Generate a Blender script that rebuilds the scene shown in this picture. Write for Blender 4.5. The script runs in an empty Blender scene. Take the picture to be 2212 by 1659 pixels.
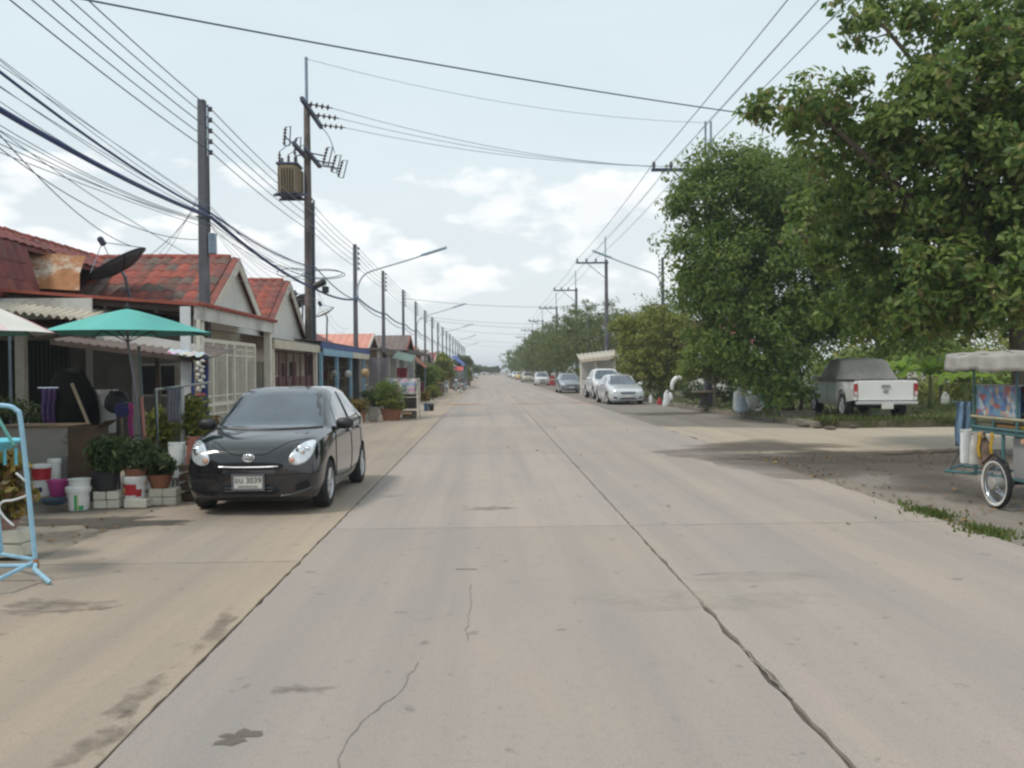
import bpy, bmesh, math, random
import numpy as np
from mathutils import Vector, Matrix
from mathutils.bvhtree import BVHTree

random.seed(7)
R = math.radians
SC = bpy.context.scene
COL = SC.collection

# ------------------------------------------------------------------ camera
FPX, W0, H0 = 1916.0, 2212.0, 1659.0
CAM_LOC = Vector((0.0, 0.0, 1.70))
YAW, PITCH, ROLL = R(1.495), R(0.882), R(0.5)
CAM_ROT = Matrix.Rotation(-YAW, 3, 'Z') @ Matrix.Rotation(R(90) - PITCH, 3, 'X') @ Matrix.Rotation(-ROLL, 3, 'Z')
cd = bpy.data.cameras.new('camera')
cam = bpy.data.objects.new('camera', cd)
COL.objects.link(cam)
cam.matrix_world = Matrix.Translation(CAM_LOC) @ CAM_ROT.to_4x4()
cd.sensor_width = 36.0
cd.lens = 36.0 * FPX / W0
cd.clip_start, cd.clip_end = 0.1, 6000.0
SC.camera = cam
SC.cycles.filter_width = 2.4

# ------------------------------------------------------------------ sky and sun
SUN_EL, SUN_AZ = R(58), R(-118)          # azimuth measured from +Y (down the road) towards +X
wd = bpy.data.worlds.new('World')
SC.world = wd
wd.use_nodes = True
wt = wd.node_tree
wt.nodes.clear()


def WN(kind, **kw):
    n = wt.nodes.new(kind)
    for k, v in kw.items():
        setattr(n, k, v)
    return n


def wl(a, b):
    wt.links.new(a, b)


def wmath(op, a, b=None, clamp=False):
    n = WN('ShaderNodeMath', operation=op, use_clamp=clamp)
    for i, s in enumerate((a, b)):
        if s is None:
            continue
        if isinstance(s, (int, float)):
            n.inputs[i].default_value = s
        else:
            wl(s, n.inputs[i])
    return n.outputs[0]


def wmix(fac, a, b):
    n = WN('ShaderNodeMix', data_type='RGBA')
    if isinstance(fac, (int, float)):
        n.inputs[0].default_value = fac
    else:
        wl(fac, n.inputs[0])
    for i, s in ((6, a), (7, b)):
        if isinstance(s, tuple):
            n.inputs[i].default_value = s
        else:
            wl(s, n.inputs[i])
    return n.outputs[2]


def wramp(fac, p0, p1):
    n = WN('ShaderNodeMapRange', interpolation_type='SMOOTHSTEP')
    n.inputs[1].default_value, n.inputs[2].default_value = p0, p1
    wl(fac, n.inputs[0])
    return n.outputs[0]


sky = WN('ShaderNodeTexSky', sky_type='NISHITA', sun_disc=False)
sky.sun_elevation, sky.sun_rotation = SUN_EL, SUN_AZ
sky.air_density, sky.dust_density, sky.ozone_density = 1.0, 2.5, 1.0
tc = WN('ShaderNodeTexCoord')
sep = WN('ShaderNodeSeparateXYZ')
wl(tc.outputs['Generated'], sep.inputs[0])
elev = sep.outputs[2]
# thin high cloud, a veil over the whole sky
mpv = WN('ShaderNodeMapping')
mpv.inputs['Scale'].default_value = (1.4, 1.4, 5.0)
wl(tc.outputs['Generated'], mpv.inputs[0])
nv = WN('ShaderNodeTexNoise')
nv.inputs['Scale'].default_value, nv.inputs['Detail'].default_value = 1.6, 5.0
wl(mpv.outputs[0], nv.inputs['Vector'])
veil = wramp(nv.outputs[0], 0.25, 0.75)
VE = (5.8, 6.65, 6.98, 1)
HZ = (6.5, 6.75, 6.82, 1)
mv = WN('ShaderNodeMath', operation='MULTIPLY_ADD')
wl(veil, mv.inputs[0])
mv.inputs[1].default_value, mv.inputs[2].default_value = 0.14, 0.84
c1 = wmix(mv.outputs[0], sky.outputs[0], VE)
hz = wramp(elev, 0.32, 0.0)
c1 = wmix(wmath('MULTIPLY', hz, 0.7), c1, HZ)
# cumulus heads low over the houses
mpc = WN('ShaderNodeMapping')
mpc.inputs['Location'].default_value = (1.37, 0.42, 0.21)
mpc.inputs['Scale'].default_value = (1.0, 1.0, 2.1)
wl(tc.outputs['Generated'], mpc.inputs[0])
nc = WN('ShaderNodeTexNoise')
nc.inputs['Scale'].default_value, nc.inputs['Detail'].default_value, nc.inputs['Roughness'].default_value = 11.0, 7.0, 0.50
wl(mpc.outputs[0], nc.inputs['Vector'])
band = wmath('MULTIPLY', wramp(elev, 0.02, 0.10), wramp(elev, 0.27, 0.19))
cum = wramp(wmath('ADD', nc.outputs[0], wmath('MULTIPLY', wmath('SUBTRACT', band, 1.0), 0.35)), 0.45, 0.61)
c2 = wmix(wmath('MULTIPLY', cum, 0.92), c1, (8.5, 8.6, 8.65, 1))
mpg = WN('ShaderNodeMapping')
mpg.inputs['Location'].default_value = (1.37, 0.42, 0.26)
mpg.inputs['Scale'].default_value = (1.0, 1.0, 2.1)
wl(tc.outputs['Generated'], mpg.inputs[0])
ng = WN('ShaderNodeTexNoise')
ng.inputs['Scale'].default_value, ng.inputs['Detail'].default_value = 11.0, 4.0
wl(mpg.outputs[0], ng.inputs['Vector'])
under = wmath('MULTIPLY', cum, wramp(ng.outputs[0], 0.42, 0.62))
c3 = wmix(wmath('MULTIPLY', under, 0.7), c2, (6.7, 6.95, 7.15, 1))
bg = WN('ShaderNodeBackground')
bg.inputs['Strength'].default_value = 0.134
wl(c3, bg.inputs['Color'])
wo = WN('ShaderNodeOutputWorld')
wl(bg.outputs[0], wo.inputs[0])

sd = bpy.data.lights.new('sun', 'SUN')
sd.energy, sd.angle, sd.color = 2.05, R(11), (1.0, 0.95, 0.87)
sun = bpy.data.objects.new('sun', sd)
COL.objects.link(sun)
sdir = Vector((math.sin(SUN_AZ) * math.cos(SUN_EL), math.cos(SUN_AZ) * math.cos(SUN_EL), math.sin(SUN_EL)))
sun.rotation_euler = sdir.to_track_quat('Z', 'Y').to_euler()
sun.location = (0, 0, 30)

vs = SC.view_settings
vs.view_transform, vs.look, vs.exposure, vs.gamma = 'Standard', 'None', 0.0, 1.0
vs.use_curve_mapping = False
SC.cycles.use_denoising = True
SC.cycles.max_bounces = 8
SC.cycles.transparent_max_bounces = 12


# ------------------------------------------------------------------ helpers
def ray(px, py):
    d = CAM_ROT @ Vector(((px - W0 / 2) / FPX, -(py - H0 / 2) / FPX, -1.0))
    return d


def at(px, py, Y=None, X=None, Z=None):
    """world point seen at a place of the photograph, on the plane Y, X or Z"""
    d = ray(px, py)
    if Y is not None:
        t = Y / d.y
    elif X is not None:
        t = X / d.x
    else:
        t = (Z - CAM_LOC.z) / d.z
    return CAM_LOC + d * t


def G(px, py, z=0.0):
    return at(px, py, Z=z)


INV = {}


def link(o, parent=None):
    COL.objects.link(o)
    if parent is not None:
        o.parent = parent
        if parent.name in INV:
            o.matrix_parent_inverse = INV[parent.name]
    return o


def thing(name, label, cat, loc=None, group=None):
    """an Empty at the thing's base; parts built in world space when loc is given, else in local space"""
    o = bpy.data.objects.new(name, None)
    o.empty_display_size = 0.2
    COL.objects.link(o)
    o['label'], o['category'] = label, cat
    if group:
        o['group'] = group
    if loc is not None:
        o.location = loc
        INV[o.name] = Matrix.Translation(-Vector(loc))
    return o


def tag(o, label=None, cat=None, group=None, kind=None):
    for k, v in (('label', label), ('category', cat), ('group', group), ('kind', kind)):
        if v:
            o[k] = v
    return o


def copy_tree(o, parent=None):
    c = o.copy()
    COL.objects.link(c)
    if parent is not None:
        c.parent = parent
    for ch in list(o.children):
        copy_tree(ch, c)
    return c


class MB:
    def __init__(s):
        s.v, s.f = [], []

    def add(s, verts, faces):
        b = len(s.v)
        s.v += [tuple(v) for v in verts]
        s.f += [tuple(b + i for i in f) for f in faces]
        return s

    def box(s, c, size, rot=None, taper=1.0):
        sx, sy, sz = size[0] / 2, size[1] / 2, size[2] / 2
        vs_ = []
        for z, t in ((-sz, 1.0), (sz, taper)):
            for x, y in ((-sx, -sy), (sx, -sy), (sx, sy), (-sx, sy)):
                v = Vector((x * t, y * t, z))
                if rot is not None:
                    v = rot @ v
                vs_.append(v + Vector(c))
        return s.add(vs_, [(3, 2, 1, 0), (4, 5, 6, 7), (0, 1, 5, 4), (1, 2, 6, 5), (2, 3, 7, 6), (3, 0, 4, 7)])

    def bb(s, lo, hi):
        c = [(a + b) / 2 for a, b in zip(lo, hi)]
        return s.box(c, [abs(b - a) for a, b in zip(lo, hi)])

    def tube(s, pts, r, n=8, caps=True, radii=None):
        pts = [Vector(p) for p in pts]
        m = len(pts)
        b = len(s.v)
        up = None
        for i, p in enumerate(pts):
            t = (pts[min(i + 1, m - 1)] - pts[max(i - 1, 0)])
            if t.length < 1e-9:
                t = Vector((0, 0, 1))
            t.normalize()
            if up is None:
                up = Vector((0, 0, 1)) if abs(t.z) < 0.9 else Vector((1, 0, 0))
            a = t.cross(up)
            if a.length < 1e-6:
                a = t.orthogonal()
            a.normalize()
            up = a.cross(t).normalized()
            rr = radii[i] if radii else r
            for k in range(n):
                w = 2 * math.pi * k / n
                s.v.append(tuple(p + a * math.cos(w) * rr + up * math.sin(w) * rr))
        for i in range(m - 1):
            for k in range(n):
                k2 = (k + 1) % n
                s.f.append((b + i * n + k, b + i * n + k2, b + (i + 1) * n + k2, b + (i + 1) * n + k))
        if caps:
            s.f.append(tuple(b + k for k in range(n))[::-1])
            s.f.append(tuple(b + (m - 1) * n + k for k in range(n)))
        return s

    def lathe(s, prof, n=16, c=(0, 0, 0), rot=None, wob=0.0, ring=False):
        """profile of (radius, height) about local z; closed at ends where radius is 0"""
        b = len(s.v)
        c = Vector(c)
        ph = random.random() * 6
        for r, z in prof:
            for k in range(n):
                w = 2 * math.pi * k / n
                rr = r * (1 + wob * math.sin(3 * w + ph) + wob * 0.6 * math.sin(5 * w + 2 * ph))
                v = Vector((rr * math.cos(w), rr * math.sin(w), z))
                if rot is not None:
                    v = rot @ v
                s.v.append(tuple(v + c))
        for i in range(len(prof) - 1):
            for k in range(n):
                k2 = (k + 1) % n
                s.f.append((b + i * n + k, b + i * n + k2, b + (i + 1) * n + k2, b + (i + 1) * n + k))
        if ring:
            e = (len(prof) - 1) * n
            for k in range(n):
                k2 = (k + 1) % n
                s.f.append((b + e + k, b + e + k2, b + k2, b + k))
            return s
        s.f.append(tuple(b + k for k in range(n))[::-1])
        s.f.append(tuple(b + (len(prof) - 1) * n + k for k in range(n)))
        return s

    def prism(s, poly, d):
        """3-D polygon pushed along vector d"""
        n = len(poly)
        d = Vector(d)
        vs_ = [Vector(p) for p in poly] + [Vector(p) + d for p in poly]
        fs = [tuple(range(n))[::-1], tuple(range(n, 2 * n))]
        fs += [(i, (i + 1) % n, n + (i + 1) % n, n + i) for i in range(n)]
        return s.add(vs_, fs)

    def grid(s, P):
        """P[i][j] of points"""
        b = len(s.v)
        m, n = len(P), len(P[0])
        for row in P:
            s.v += [tuple(p) for p in row]
        for i in range(m - 1):
            for j in range(n - 1):
                s.f.append((b + i * n + j, b + i * n + j + 1, b + (i + 1) * n + j + 1, b + (i + 1) * n + j))
        return s

    def mesh(s, name):
        me = bpy.data.meshes.new(name)
        me.from_pydata(s.v, [], s.f)
        bm = bmesh.new()
        bm.from_mesh(me)
        bmesh.ops.recalc_face_normals(bm, faces=bm.faces)
        bm.to_mesh(me)
        bm.free()
        return me

    def build(s, name, mat, parent=None, smooth=False, bevel=0.0, solid=0.0, auto=None):
        me = s.mesh(name)
        if mat is not None:
            me.materials.append(mat)
        if smooth:
            me.polygons.foreach_set('use_smooth', [True] * len(me.polygons))
            if auto:
                try:
                    me.set_sharp_from_angle(angle=R(auto))
                except Exception:
                    pass
        o = bpy.data.objects.new(name, me)
        if solid:
            m = o.modifiers.new('solid', 'SOLIDIFY')
            m.thickness, m.offset = solid, 0
        if bevel:
            m = o.modifiers.new('bevel', 'BEVEL')
            m.width, m.segments, m.limit_method = bevel, 2, 'ANGLE'
        return link(o, parent)


def inst(name, me, parent, mw):
    o = bpy.data.objects.new(name, me)
    o.matrix_local = mw
    return link(o, parent)


def sag(a, b, s, n=14):
    a, b = Vector(a), Vector(b)
    return [a.lerp(b, i / n) - Vector((0, 0, 4 * s * (i / n) * (1 - i / n))) for i in range(n + 1)]


def catmull(pts, n):
    pts = [np.array(p, float) for p in pts]
    out = []
    for i in range(len(pts) - 1):
        p0, p1, p2, p3 = pts[max(i - 1, 0)], pts[i], pts[i + 1], pts[min(i + 2, len(pts) - 1)]
        for k in range(n):
            t = k / n
            out.append(0.5 * ((2 * p1) + (-p0 + p2) * t + (2 * p0 - 5 * p1 + 4 * p2 - p3) * t * t + (-p0 + 3 * p1 - 3 * p2 + p3) * t ** 3))
    out.append(pts[-1])
    return out


# ------------------------------------------------------------------ materials
MC = {}


def M(name, col, rough=0.7, var=0.18, scale=2.5, metal=0.0, bump=0.0, bscale=30.0, coat=0.0, dirt=None, dirtcut=(0.52, 0.7), trans=0.0, spec=0.5, dscale=None, stretch=None):
    if name in MC:
        return MC[name]
    m = bpy.data.materials.new(name)
    m.use_nodes = True
    nt = m.node_tree
    p = nt.nodes['Principled BSDF']
    p.inputs['Roughness'].default_value = rough
    p.inputs['Metallic'].default_value = metal
    p.inputs['Specular IOR Level'].default_value = spec
    if coat:
        p.inputs['Coat Weight'].default_value = coat
        p.inputs['Coat Roughness'].default_value = 0.03
    if trans:
        p.inputs['Transmission Weight'].default_value = trans
    geo = nt.nodes.new('ShaderNodeNewGeometry')
    vec = geo.outputs['Position']
    if stretch:
        mp = nt.nodes.new('ShaderNodeMapping')
        mp.inputs['Scale'].default_value = stretch
        nt.links.new(vec, mp.inputs[0])
        vec = mp.outputs[0]
    no = nt.nodes.new('ShaderNodeTexNoise')
    no.inputs['Scale'].default_value = scale
    no.inputs['Detail'].default_value = 6
    no.inputs['Roughness'].default_value = 0.62
    nt.links.new(vec, no.inputs['Vector'])
    rp = nt.nodes.new('ShaderNodeValToRGB')
    rp.color_ramp.elements[0].position, rp.color_ramp.elements[1].position = 0.28, 0.72
    lo = [max(c * (1 - var), 0) for c in col]
    hi = [min(c * (1 + var), 1) for c in col]
    rp.color_ramp.elements[0].color = (*lo, 1)
    rp.color_ramp.elements[1].color = (*hi, 1)
    nt.links.new(no.outputs[0], rp.inputs[0])
    out = rp.outputs[0]
    if dirt:
        n2 = nt.nodes.new('ShaderNodeTexNoise')
        n2.inputs['Scale'].default_value = dscale or scale * 0.45
        n2.inputs['Detail'].default_value = 9
        n2.inputs['Roughness'].default_value = 0.68
        nt.links.new(vec, n2.inputs['Vector'])
        mr = nt.nodes.new('ShaderNodeMapRange')
        mr.inputs[1].default_value, mr.inputs[2].default_value = dirtcut
        nt.links.new(n2.outputs[0], mr.inputs[0])
        mx = nt.nodes.new('ShaderNodeMix')
        mx.data_type = 'RGBA'
        nt.links.new(mr.outputs[0], mx.inputs[0])
        nt.links.new(out, mx.inputs[6])
        mx.inputs[7].default_value = (*dirt, 1)
        out = mx.outputs[2]
    nt.links.new(out, p.inputs['Base Color'])
    if bump:
        n3 = nt.nodes.new('ShaderNodeTexNoise')
        n3.inputs['Scale'].default_value = bscale
        n3.inputs['Detail'].default_value = 5
        nt.links.new(vec, n3.inputs['Vector'])
        bp = nt.nodes.new('ShaderNodeBump')
        bp.inputs['Strength'].default_value = bump
        bp.inputs['Distance'].default_value = 0.02
        nt.links.new(n3.outputs[0], bp.inputs['Height'])
        nt.links.new(bp.outputs[0], p.inputs['Normal'])
    MC[name] = m
    return m


def leaf_mat(name, cols, rough=0.5, trans=0.35):
    """leaf colour differs from leaf to leaf"""
    if name in MC:
        return MC[name]
    m = bpy.data.materials.new(name)
    m.use_nodes = True
    nt = m.node_tree
    p = nt.nodes['Principled BSDF']
    p.inputs['Roughness'].default_value = rough
    p.inputs['Specular IOR Level'].default_value = 0.35
    geo = nt.nodes.new('ShaderNodeNewGeometry')
    rp = nt.nodes.new('ShaderNodeValToRGB')
    el = rp.color_ramp.elements
    while len(el) < len(cols):
        el.new(0.5)
    for i, c in enumerate(cols):
        el[i].position = i / (len(cols) - 1)
        el[i].color = (*c, 1)
    nt.links.new(geo.outputs['Random Per Island'], rp.inputs[0])
    nt.links.new(rp.outputs[0], p.inputs['Base Color'])
    tr = nt.nodes.new('ShaderNodeBsdfTranslucent')
    hs = nt.nodes.new('ShaderNodeHueSaturation')
    hs.inputs['Value'].default_value = 1.5
    nt.links.new(rp.outputs[0], hs.inputs['Color'])
    nt.links.new(hs.outputs[0], tr.inputs['Color'])
    mx = nt.nodes.new('ShaderNodeMixShader')
    mx.inputs[0].default_value = trans
    nt.links.new(p.outputs[0], mx.inputs[1])
    nt.links.new(tr.outputs[0], mx.inputs[2])
    nt.links.new(mx.outputs[0], nt.nodes['Material Output'].inputs[0])
    MC[name] = m
    return m


def concrete_mat(name, base, warm, grey, spots=True):
    """weathered road concrete: broad tan and grey areas, brushed texture, small dark spots"""
    m = bpy.data.materials.new(name)
    m.use_nodes = True
    nt = m.node_tree
    p = nt.nodes['Principled BSDF']
    p.inputs['Roughness'].default_value = 0.85
    p.inputs['Specular IOR Level'].default_value = 0.25
    geo = nt.nodes.new('ShaderNodeNewGeometry')

    def noise(scale, detail, rough=0.6, st=None):
        v = geo.outputs['Position']
        if st:
            mp = nt.nodes.new('ShaderNodeMapping')
            mp.inputs['Scale'].default_value = st
            nt.links.new(v, mp.inputs[0])
            v = mp.outputs[0]
        n = nt.nodes.new('ShaderNodeTexNoise')
        n.inputs['Scale'].default_value, n.inputs['Detail'].default_value, n.inputs['Roughness'].default_value = scale, detail, rough
        nt.links.new(v, n.inputs['Vector'])
        return n.outputs[0]

    def rng(s, a, b, lo=0.0, hi=1.0):
        r_ = nt.nodes.new('ShaderNodeMapRange')
        r_.inputs[1].default_value, r_.inputs[2].default_value, r_.inputs[3].default_value, r_.inputs[4].default_value = a, b, lo, hi
        nt.links.new(s, r_.inputs[0])
        return r_.outputs[0]

    def mix(f, a, b, mode='MIX'):
        x = nt.nodes.new('ShaderNodeMix')
        x.data_type, x.blend_type = 'RGBA', mode
        if isinstance(f, float):
            x.inputs[0].default_value = f
        else:
            nt.links.new(f, x.inputs[0])
        for i, s in ((6, a), (7, b)):
            if isinstance(s, tuple):
                x.inputs[i].default_value = (*s, 1)
            else:
                nt.links.new(s, x.inputs[i])
        return x.outputs[2]
    oi = nt.nodes.new('ShaderNodeObjectInfo')
    c = mix(rng(noise(0.33, 5), 0.35, 0.65), base, warm)
    c = mix(rng(noise(0.8, 7, 0.65, (1.0, 0.25, 1.0)), 0.42, 0.72, 0.0, 0.75), c, grey)
    tone = rng(oi.outputs['Random'], 0.0, 1.0, 0.93, 1.05)
    cmb = nt.nodes.new('ShaderNodeCombineColor')
    for i in range(3):
        nt.links.new(tone, cmb.inputs[i])
    c = mix(1.0, c, cmb.outputs[0], 'MULTIPLY')
    c = mix(rng(noise(1.0, 4, 0.6, (1.9, 0.045, 1.0)), 0.44, 0.68, 0.0, 0.6), c, tuple(v * 0.86 for v in grey))
    c = mix(rng(noise(16, 5, 0.75), 0.52, 0.75, 0.0, 0.45), c, tuple(v * 0.72 for v in grey))
    fine = rng(noise(70, 5, 0.75), 0.2, 0.8, 0.74, 1.22)
    cm2 = nt.nodes.new('ShaderNodeCombineColor')
    for i in range(3):
        nt.links.new(fine, cm2.inputs[i])
    c = mix(1.0, c, cm2.outputs[0], 'MULTIPLY')
    if spots:
        dk = tuple(v * 0.5 for v in grey)
        c = mix(rng(noise(5.5, 3, 0.5), 0.665, 0.72, 0.0, 0.55), c, dk)
        c = mix(rng(noise(1.1, 9, 0.75), 0.60, 0.74, 0.0, 0.42), c, dk)
    nt.links.new(c, p.inputs['Base Color'])
    bp = nt.nodes.new('ShaderNodeBump')
    bp.inputs['Strength'].default_value, bp.inputs['Distance'].default_value = 0.25, 0.01
    nt.links.new(noise(40, 6, 0.7, (1.0, 0.35, 1.0)), bp.inputs['Height'])
    nt.links.new(bp.outputs[0], p.inputs['Normal'])
    MC[name] = m
    return m


# common paints
STEEL = M('galvanised steel', (0.22, 0.28, 0.34), 0.45, 0.2, 6, metal=0.6)
POLE = M('grey pole concrete', (0.125, 0.125, 0.14), 0.9, 0.25, 1.6, bump=0.3, dirt=(0.072, 0.072, 0.085))
WIRE = M('black cable sheath', (0.05, 0.085, 0.13), 0.6, 0.2)
WIREB = M('blue black bundled cable', (0.03, 0.05, 0.16), 0.6, 0.3)
ALUW = M('dull aluminium wire', (0.19, 0.25, 0.30), 0.5, 0.1, metal=0.1)
CERAM = M('brown glazed insulator', (0.07, 0.05, 0.06), 0.25, 0.2)
RUBBER = M('black tyre rubber', (0.018, 0.018, 0.02), 0.85, 0.2)
DARK = M('dark interior', (0.012, 0.012, 0.014), 0.9, 0.2)
BLACKPL = M('black plastic', (0.02, 0.02, 0.022), 0.45, 0.2)
GLASS = M('mirror tinted car glass', (0.13, 0.15, 0.175), 0.05, 0.25, 1.6, metal=0.6, spec=0.9, coat=0.8)
CHROME = M('chrome', (0.75, 0.76, 0.78), 0.12, 0.03, metal=1.0)
ALLOY = M('alloy wheel', (0.62, 0.62, 0.63), 0.3, 0.1, metal=0.7)
LAMP = M('clear head lamp', (0.72, 0.76, 0.80), 0.12, 0.25, 14, metal=0.35, coat=1.0)
REDLAMP = M('red lamp lens', (0.35, 0.012, 0.02), 0.2, 0.2, coat=0.6)
AMBER = M('amber lens', (0.62, 0.34, 0.22), 0.25, 0.1, coat=0.5)
PLATE = M('white number plate', (0.62, 0.61, 0.56), 0.5, 0.06)
INK = M('black print', (0.03, 0.03, 0.035), 0.6, 0.05)
WHITEP = M('white plastic', (0.72, 0.72, 0.70), 0.45, 0.08, 4, dirt=(0.45, 0.42, 0.36), dirtcut=(0.6, 0.8))
WOOD = M('weathered wood', (0.22, 0.15, 0.09), 0.8, 0.3, 5, bump=0.3)
RED_T = [M('red roof tile ' + k, c, 0.85, 0.3, 3.0, bump=0.25, dirt=(0.09, 0.065, 0.06), dirtcut=d) for k, c, d in (
    ('fresh', (0.30, 0.075, 0.052), (0.60, 0.85)), ('worn', (0.235, 0.072, 0.055), (0.48, 0.75)),
    ('mossy', (0.145, 0.08, 0.062), (0.44, 0.75)), ('grey', (0.15, 0.105, 0.085), (0.45, 0.75)))]
MAROON = M('maroon tile', (0.19, 0.042, 0.038), 0.7, 0.22, 2.0, bump=0.15, dirt=(0.07, 0.03, 0.03))

# ================================================================== setting
rng = np.random.default_rng(11)


def sheet(name, poly, z, mat, parent=None, thick=0.0, kind='structure'):
    mb = MB()
    P = [(x, y, z) for x, y in poly]
    if thick:
        mb.prism(P, (0, 0, -thick))
    else:
        mb.add(P, [tuple(range(len(P)))])
    o = mb.build(name, mat, parent)
    if parent is None:
        o['kind'] = kind
    return o


def ragged(poly, step=0.35, amp=0.05):
    out = []
    for i in range(len(poly)):
        a, b = Vector(poly[i]), Vector(poly[(i + 1) % len(poly)])
        n = max(1, int((b - a).length / step))
        nrm = Vector((-(b - a).y, (b - a).x)).normalized()
        for k in range(n):
            q = a.lerp(b, k / n)
            if k:
                q = q + nrm * random.uniform(-amp, amp)
            out.append((q.x, q.y))
    return out


EARTH = M('dry earth', (0.20, 0.165, 0.125), 0.95, 0.3, 0.6, bump=0.5, bscale=12, dirt=(0.12, 0.10, 0.075))
CONC = concrete_mat('road concrete', (0.375, 0.320, 0.285), (0.41, 0.340, 0.283), (0.315, 0.285, 0.268))
CONC_L = concrete_mat('left lane concrete', (0.42, 0.336, 0.255), (0.40, 0.318, 0.245), (0.305, 0.265, 0.23))
CONC_S = concrete_mat('side road concrete', (0.44, 0.37, 0.29), (0.46, 0.38, 0.285), (0.37, 0.32, 0.27))
APRON = concrete_mat('apron concrete', (0.27, 0.235, 0.19), (0.33, 0.28, 0.215), (0.19, 0.17, 0.15))
SHOULD = concrete_mat('shoulder gravel concrete', (0.265, 0.235, 0.20), (0.24, 0.20, 0.16), (0.19, 0.175, 0.16))
JOINT = M('joint dirt', (0.10, 0.085, 0.07), 0.95, 0.3, 20)
SOIL = M('dark damp soil', (0.105, 0.082, 0.062), 0.9, 0.35, 2.2, bump=0.4, dirt=(0.20, 0.165, 0.13), dirtcut=(0.5, 0.75))

sheet('ground', [(-900, -60), (900, -60), (900, 1800), (-900, 1800)], -0.11, EARTH)

road = sheet('road', [(-4.15, -12), (5.02, -12), (5.02, 330), (-4.15, 330)], -0.022, JOINT)


def slab(x0, x1, y0, y1, mat, jit, g=0.0055, big=None):
    x0, x1, y0, y1 = x0 + g, x1 - g, y0 + g, y1 - g
    pts = []

    def edge(ax, ay, bx, by, amp):
        L = math.hypot(bx - ax, by - ay)
        n = max(1, int(L / 0.13)) if jit else 1
        for k in range(n):
            t = k / n
            px, py = ax + (bx - ax) * t, ay + (by - ay) * t
            if jit and k:
                am = amp
                if big and abs(px - big[0]) < 0.1 and big[1] < py < big[2]:
                    am = amp + big[3] * math.sin(math.pi * (py - big[1]) / (big[2] - big[1]))
                inw = abs(random.gauss(0, am)) * (1 if ax <= bx or ay <= by else 1)
                if ax == bx:
                    px += inw if ax == x0 else -inw
                else:
                    py += inw if ay == y0 else -inw
            pts.append((px, py, 0.0))
    edge(x0, y0, x1, y0, 0.004)
    edge(x1, y0, x1, y1, 0.007)
    edge(x1, y1, x0, y1, 0.004)
    edge(x0, y1, x0, y0, 0.007)
    mb = MB().prism(pts, (0, 0, -0.085))
    return mb.build('slab', mat, road)


JL = [-12, -1.2, 8.0, 17.2, 26.4]
JM = [-12, 0.9, 9.6, 18.0, 26.5]
far = [35.2, 44, 53, 62, 71, 80, 90, 100, 115, 130, 150, 175, 200, 330]
for lane, (x0, x1, js, mt) in enumerate(((-4.15, -1.71, JL, CONC_L), (-1.71, 1.53, JM, CONC), (1.53, 5.02, JM, CONC))):
    js = js + far
    for a, b in zip(js[:-1], js[1:]):
        slab(x0, x1, a, b, mt, a < 27, big=(1.53, 3.9, 6.6, 0.012))


CRACKM = M('dusty crack', (0.22, 0.19, 0.16), 0.95, 0.4, 25)


def crack(px, w=0.008, z=0.003):
    """a thin jagged crack through the concrete, along points of the photograph"""
    P = [G(*p) for p in px]
    C = []
    for a, b in zip(P[:-1], P[1:]):
        n = max(2, int((b - a).length / 0.07))
        d = (b - a).normalized()
        nr = Vector((-d.y, d.x, 0))
        for k in range(n):
            C.append((a.lerp(b, k / n) + nr * random.gauss(0, 0.008), nr))
    C.append((P[-1], nr))
    mb = MB()
    mb.grid([[c + n_ * ww + Vector((0, 0, z)), c - n_ * ww + Vector((0, 0, z))] for c, n_ in C for ww in [w * random.uniform(0.3, 1.0)]])
    return mb.build('crack', CRACKM, road)


crack([(905, 1430), (893, 1448), (868, 1490), (800, 1545), (765, 1577), (733, 1640), (725, 1675)], 0.0045)
crack([(1016, 1262), (1020, 1300), (1012, 1345), (1010, 1385)], 0.004)
crack([(1605, 1400), (1640, 1437), (1690, 1490), (1712, 1510)], 0.012)
crack([(0, 1318), (90, 1322), (230, 1316), (262, 1306)], 0.005)
crack([(1495, 1243), (1560, 1238), (1640, 1236), (1715, 1240), (1765, 1246)], 0.006)
crack([(985, 1229), (1030, 1230)], 0.022)


def stain(px, py, rx, ry, mat, n=28, rough=0.3, name='stain', z=0.004):
    """thin film of colour; the attribute 'cover' fades towards its ragged edge"""
    c = G(px, py)
    ph = [random.random() * 6.3 for _ in range(4)]
    rings = [0.02, 0.3, 0.55, 0.75, 0.9, 1.0]
    V, F, A = [], [], []
    for f, a_ in zip(rings, (1, 1, .85, .55, .25, 0)):
        for k in range(n):
            w = 2 * math.pi * k / n
            q = 1 + rough * (0.5 * math.sin(2 * w + ph[0]) + 0.35 * math.sin(3 * w + ph[1]) + 0.4 * math.sin(5 * w + ph[2]) + 0.3 * math.sin(8 * w + ph[3]))
            V.append((c.x + rx * q * f * math.cos(w), c.y + ry * q * f * math.sin(w), z))
            A.append(a_)
    for i in range(len(rings) - 1):
        for k in range(n):
            k2 = (k + 1) % n
            F.append((i * n + k, (i + 1) * n + k, (i + 1) * n + k2, i * n + k2))
    F.append(tuple(range(n)))
    me = bpy.data.meshes.new(name)
    me.from_pydata(V, [], F)
    at_ = me.attributes.new('cover', 'FLOAT', 'POINT')
    at_.data.foreach_set('value', A)
    me.materials.append(mat)
    o = bpy.data.objects.new(name, me)
    return link(o, road)


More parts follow.
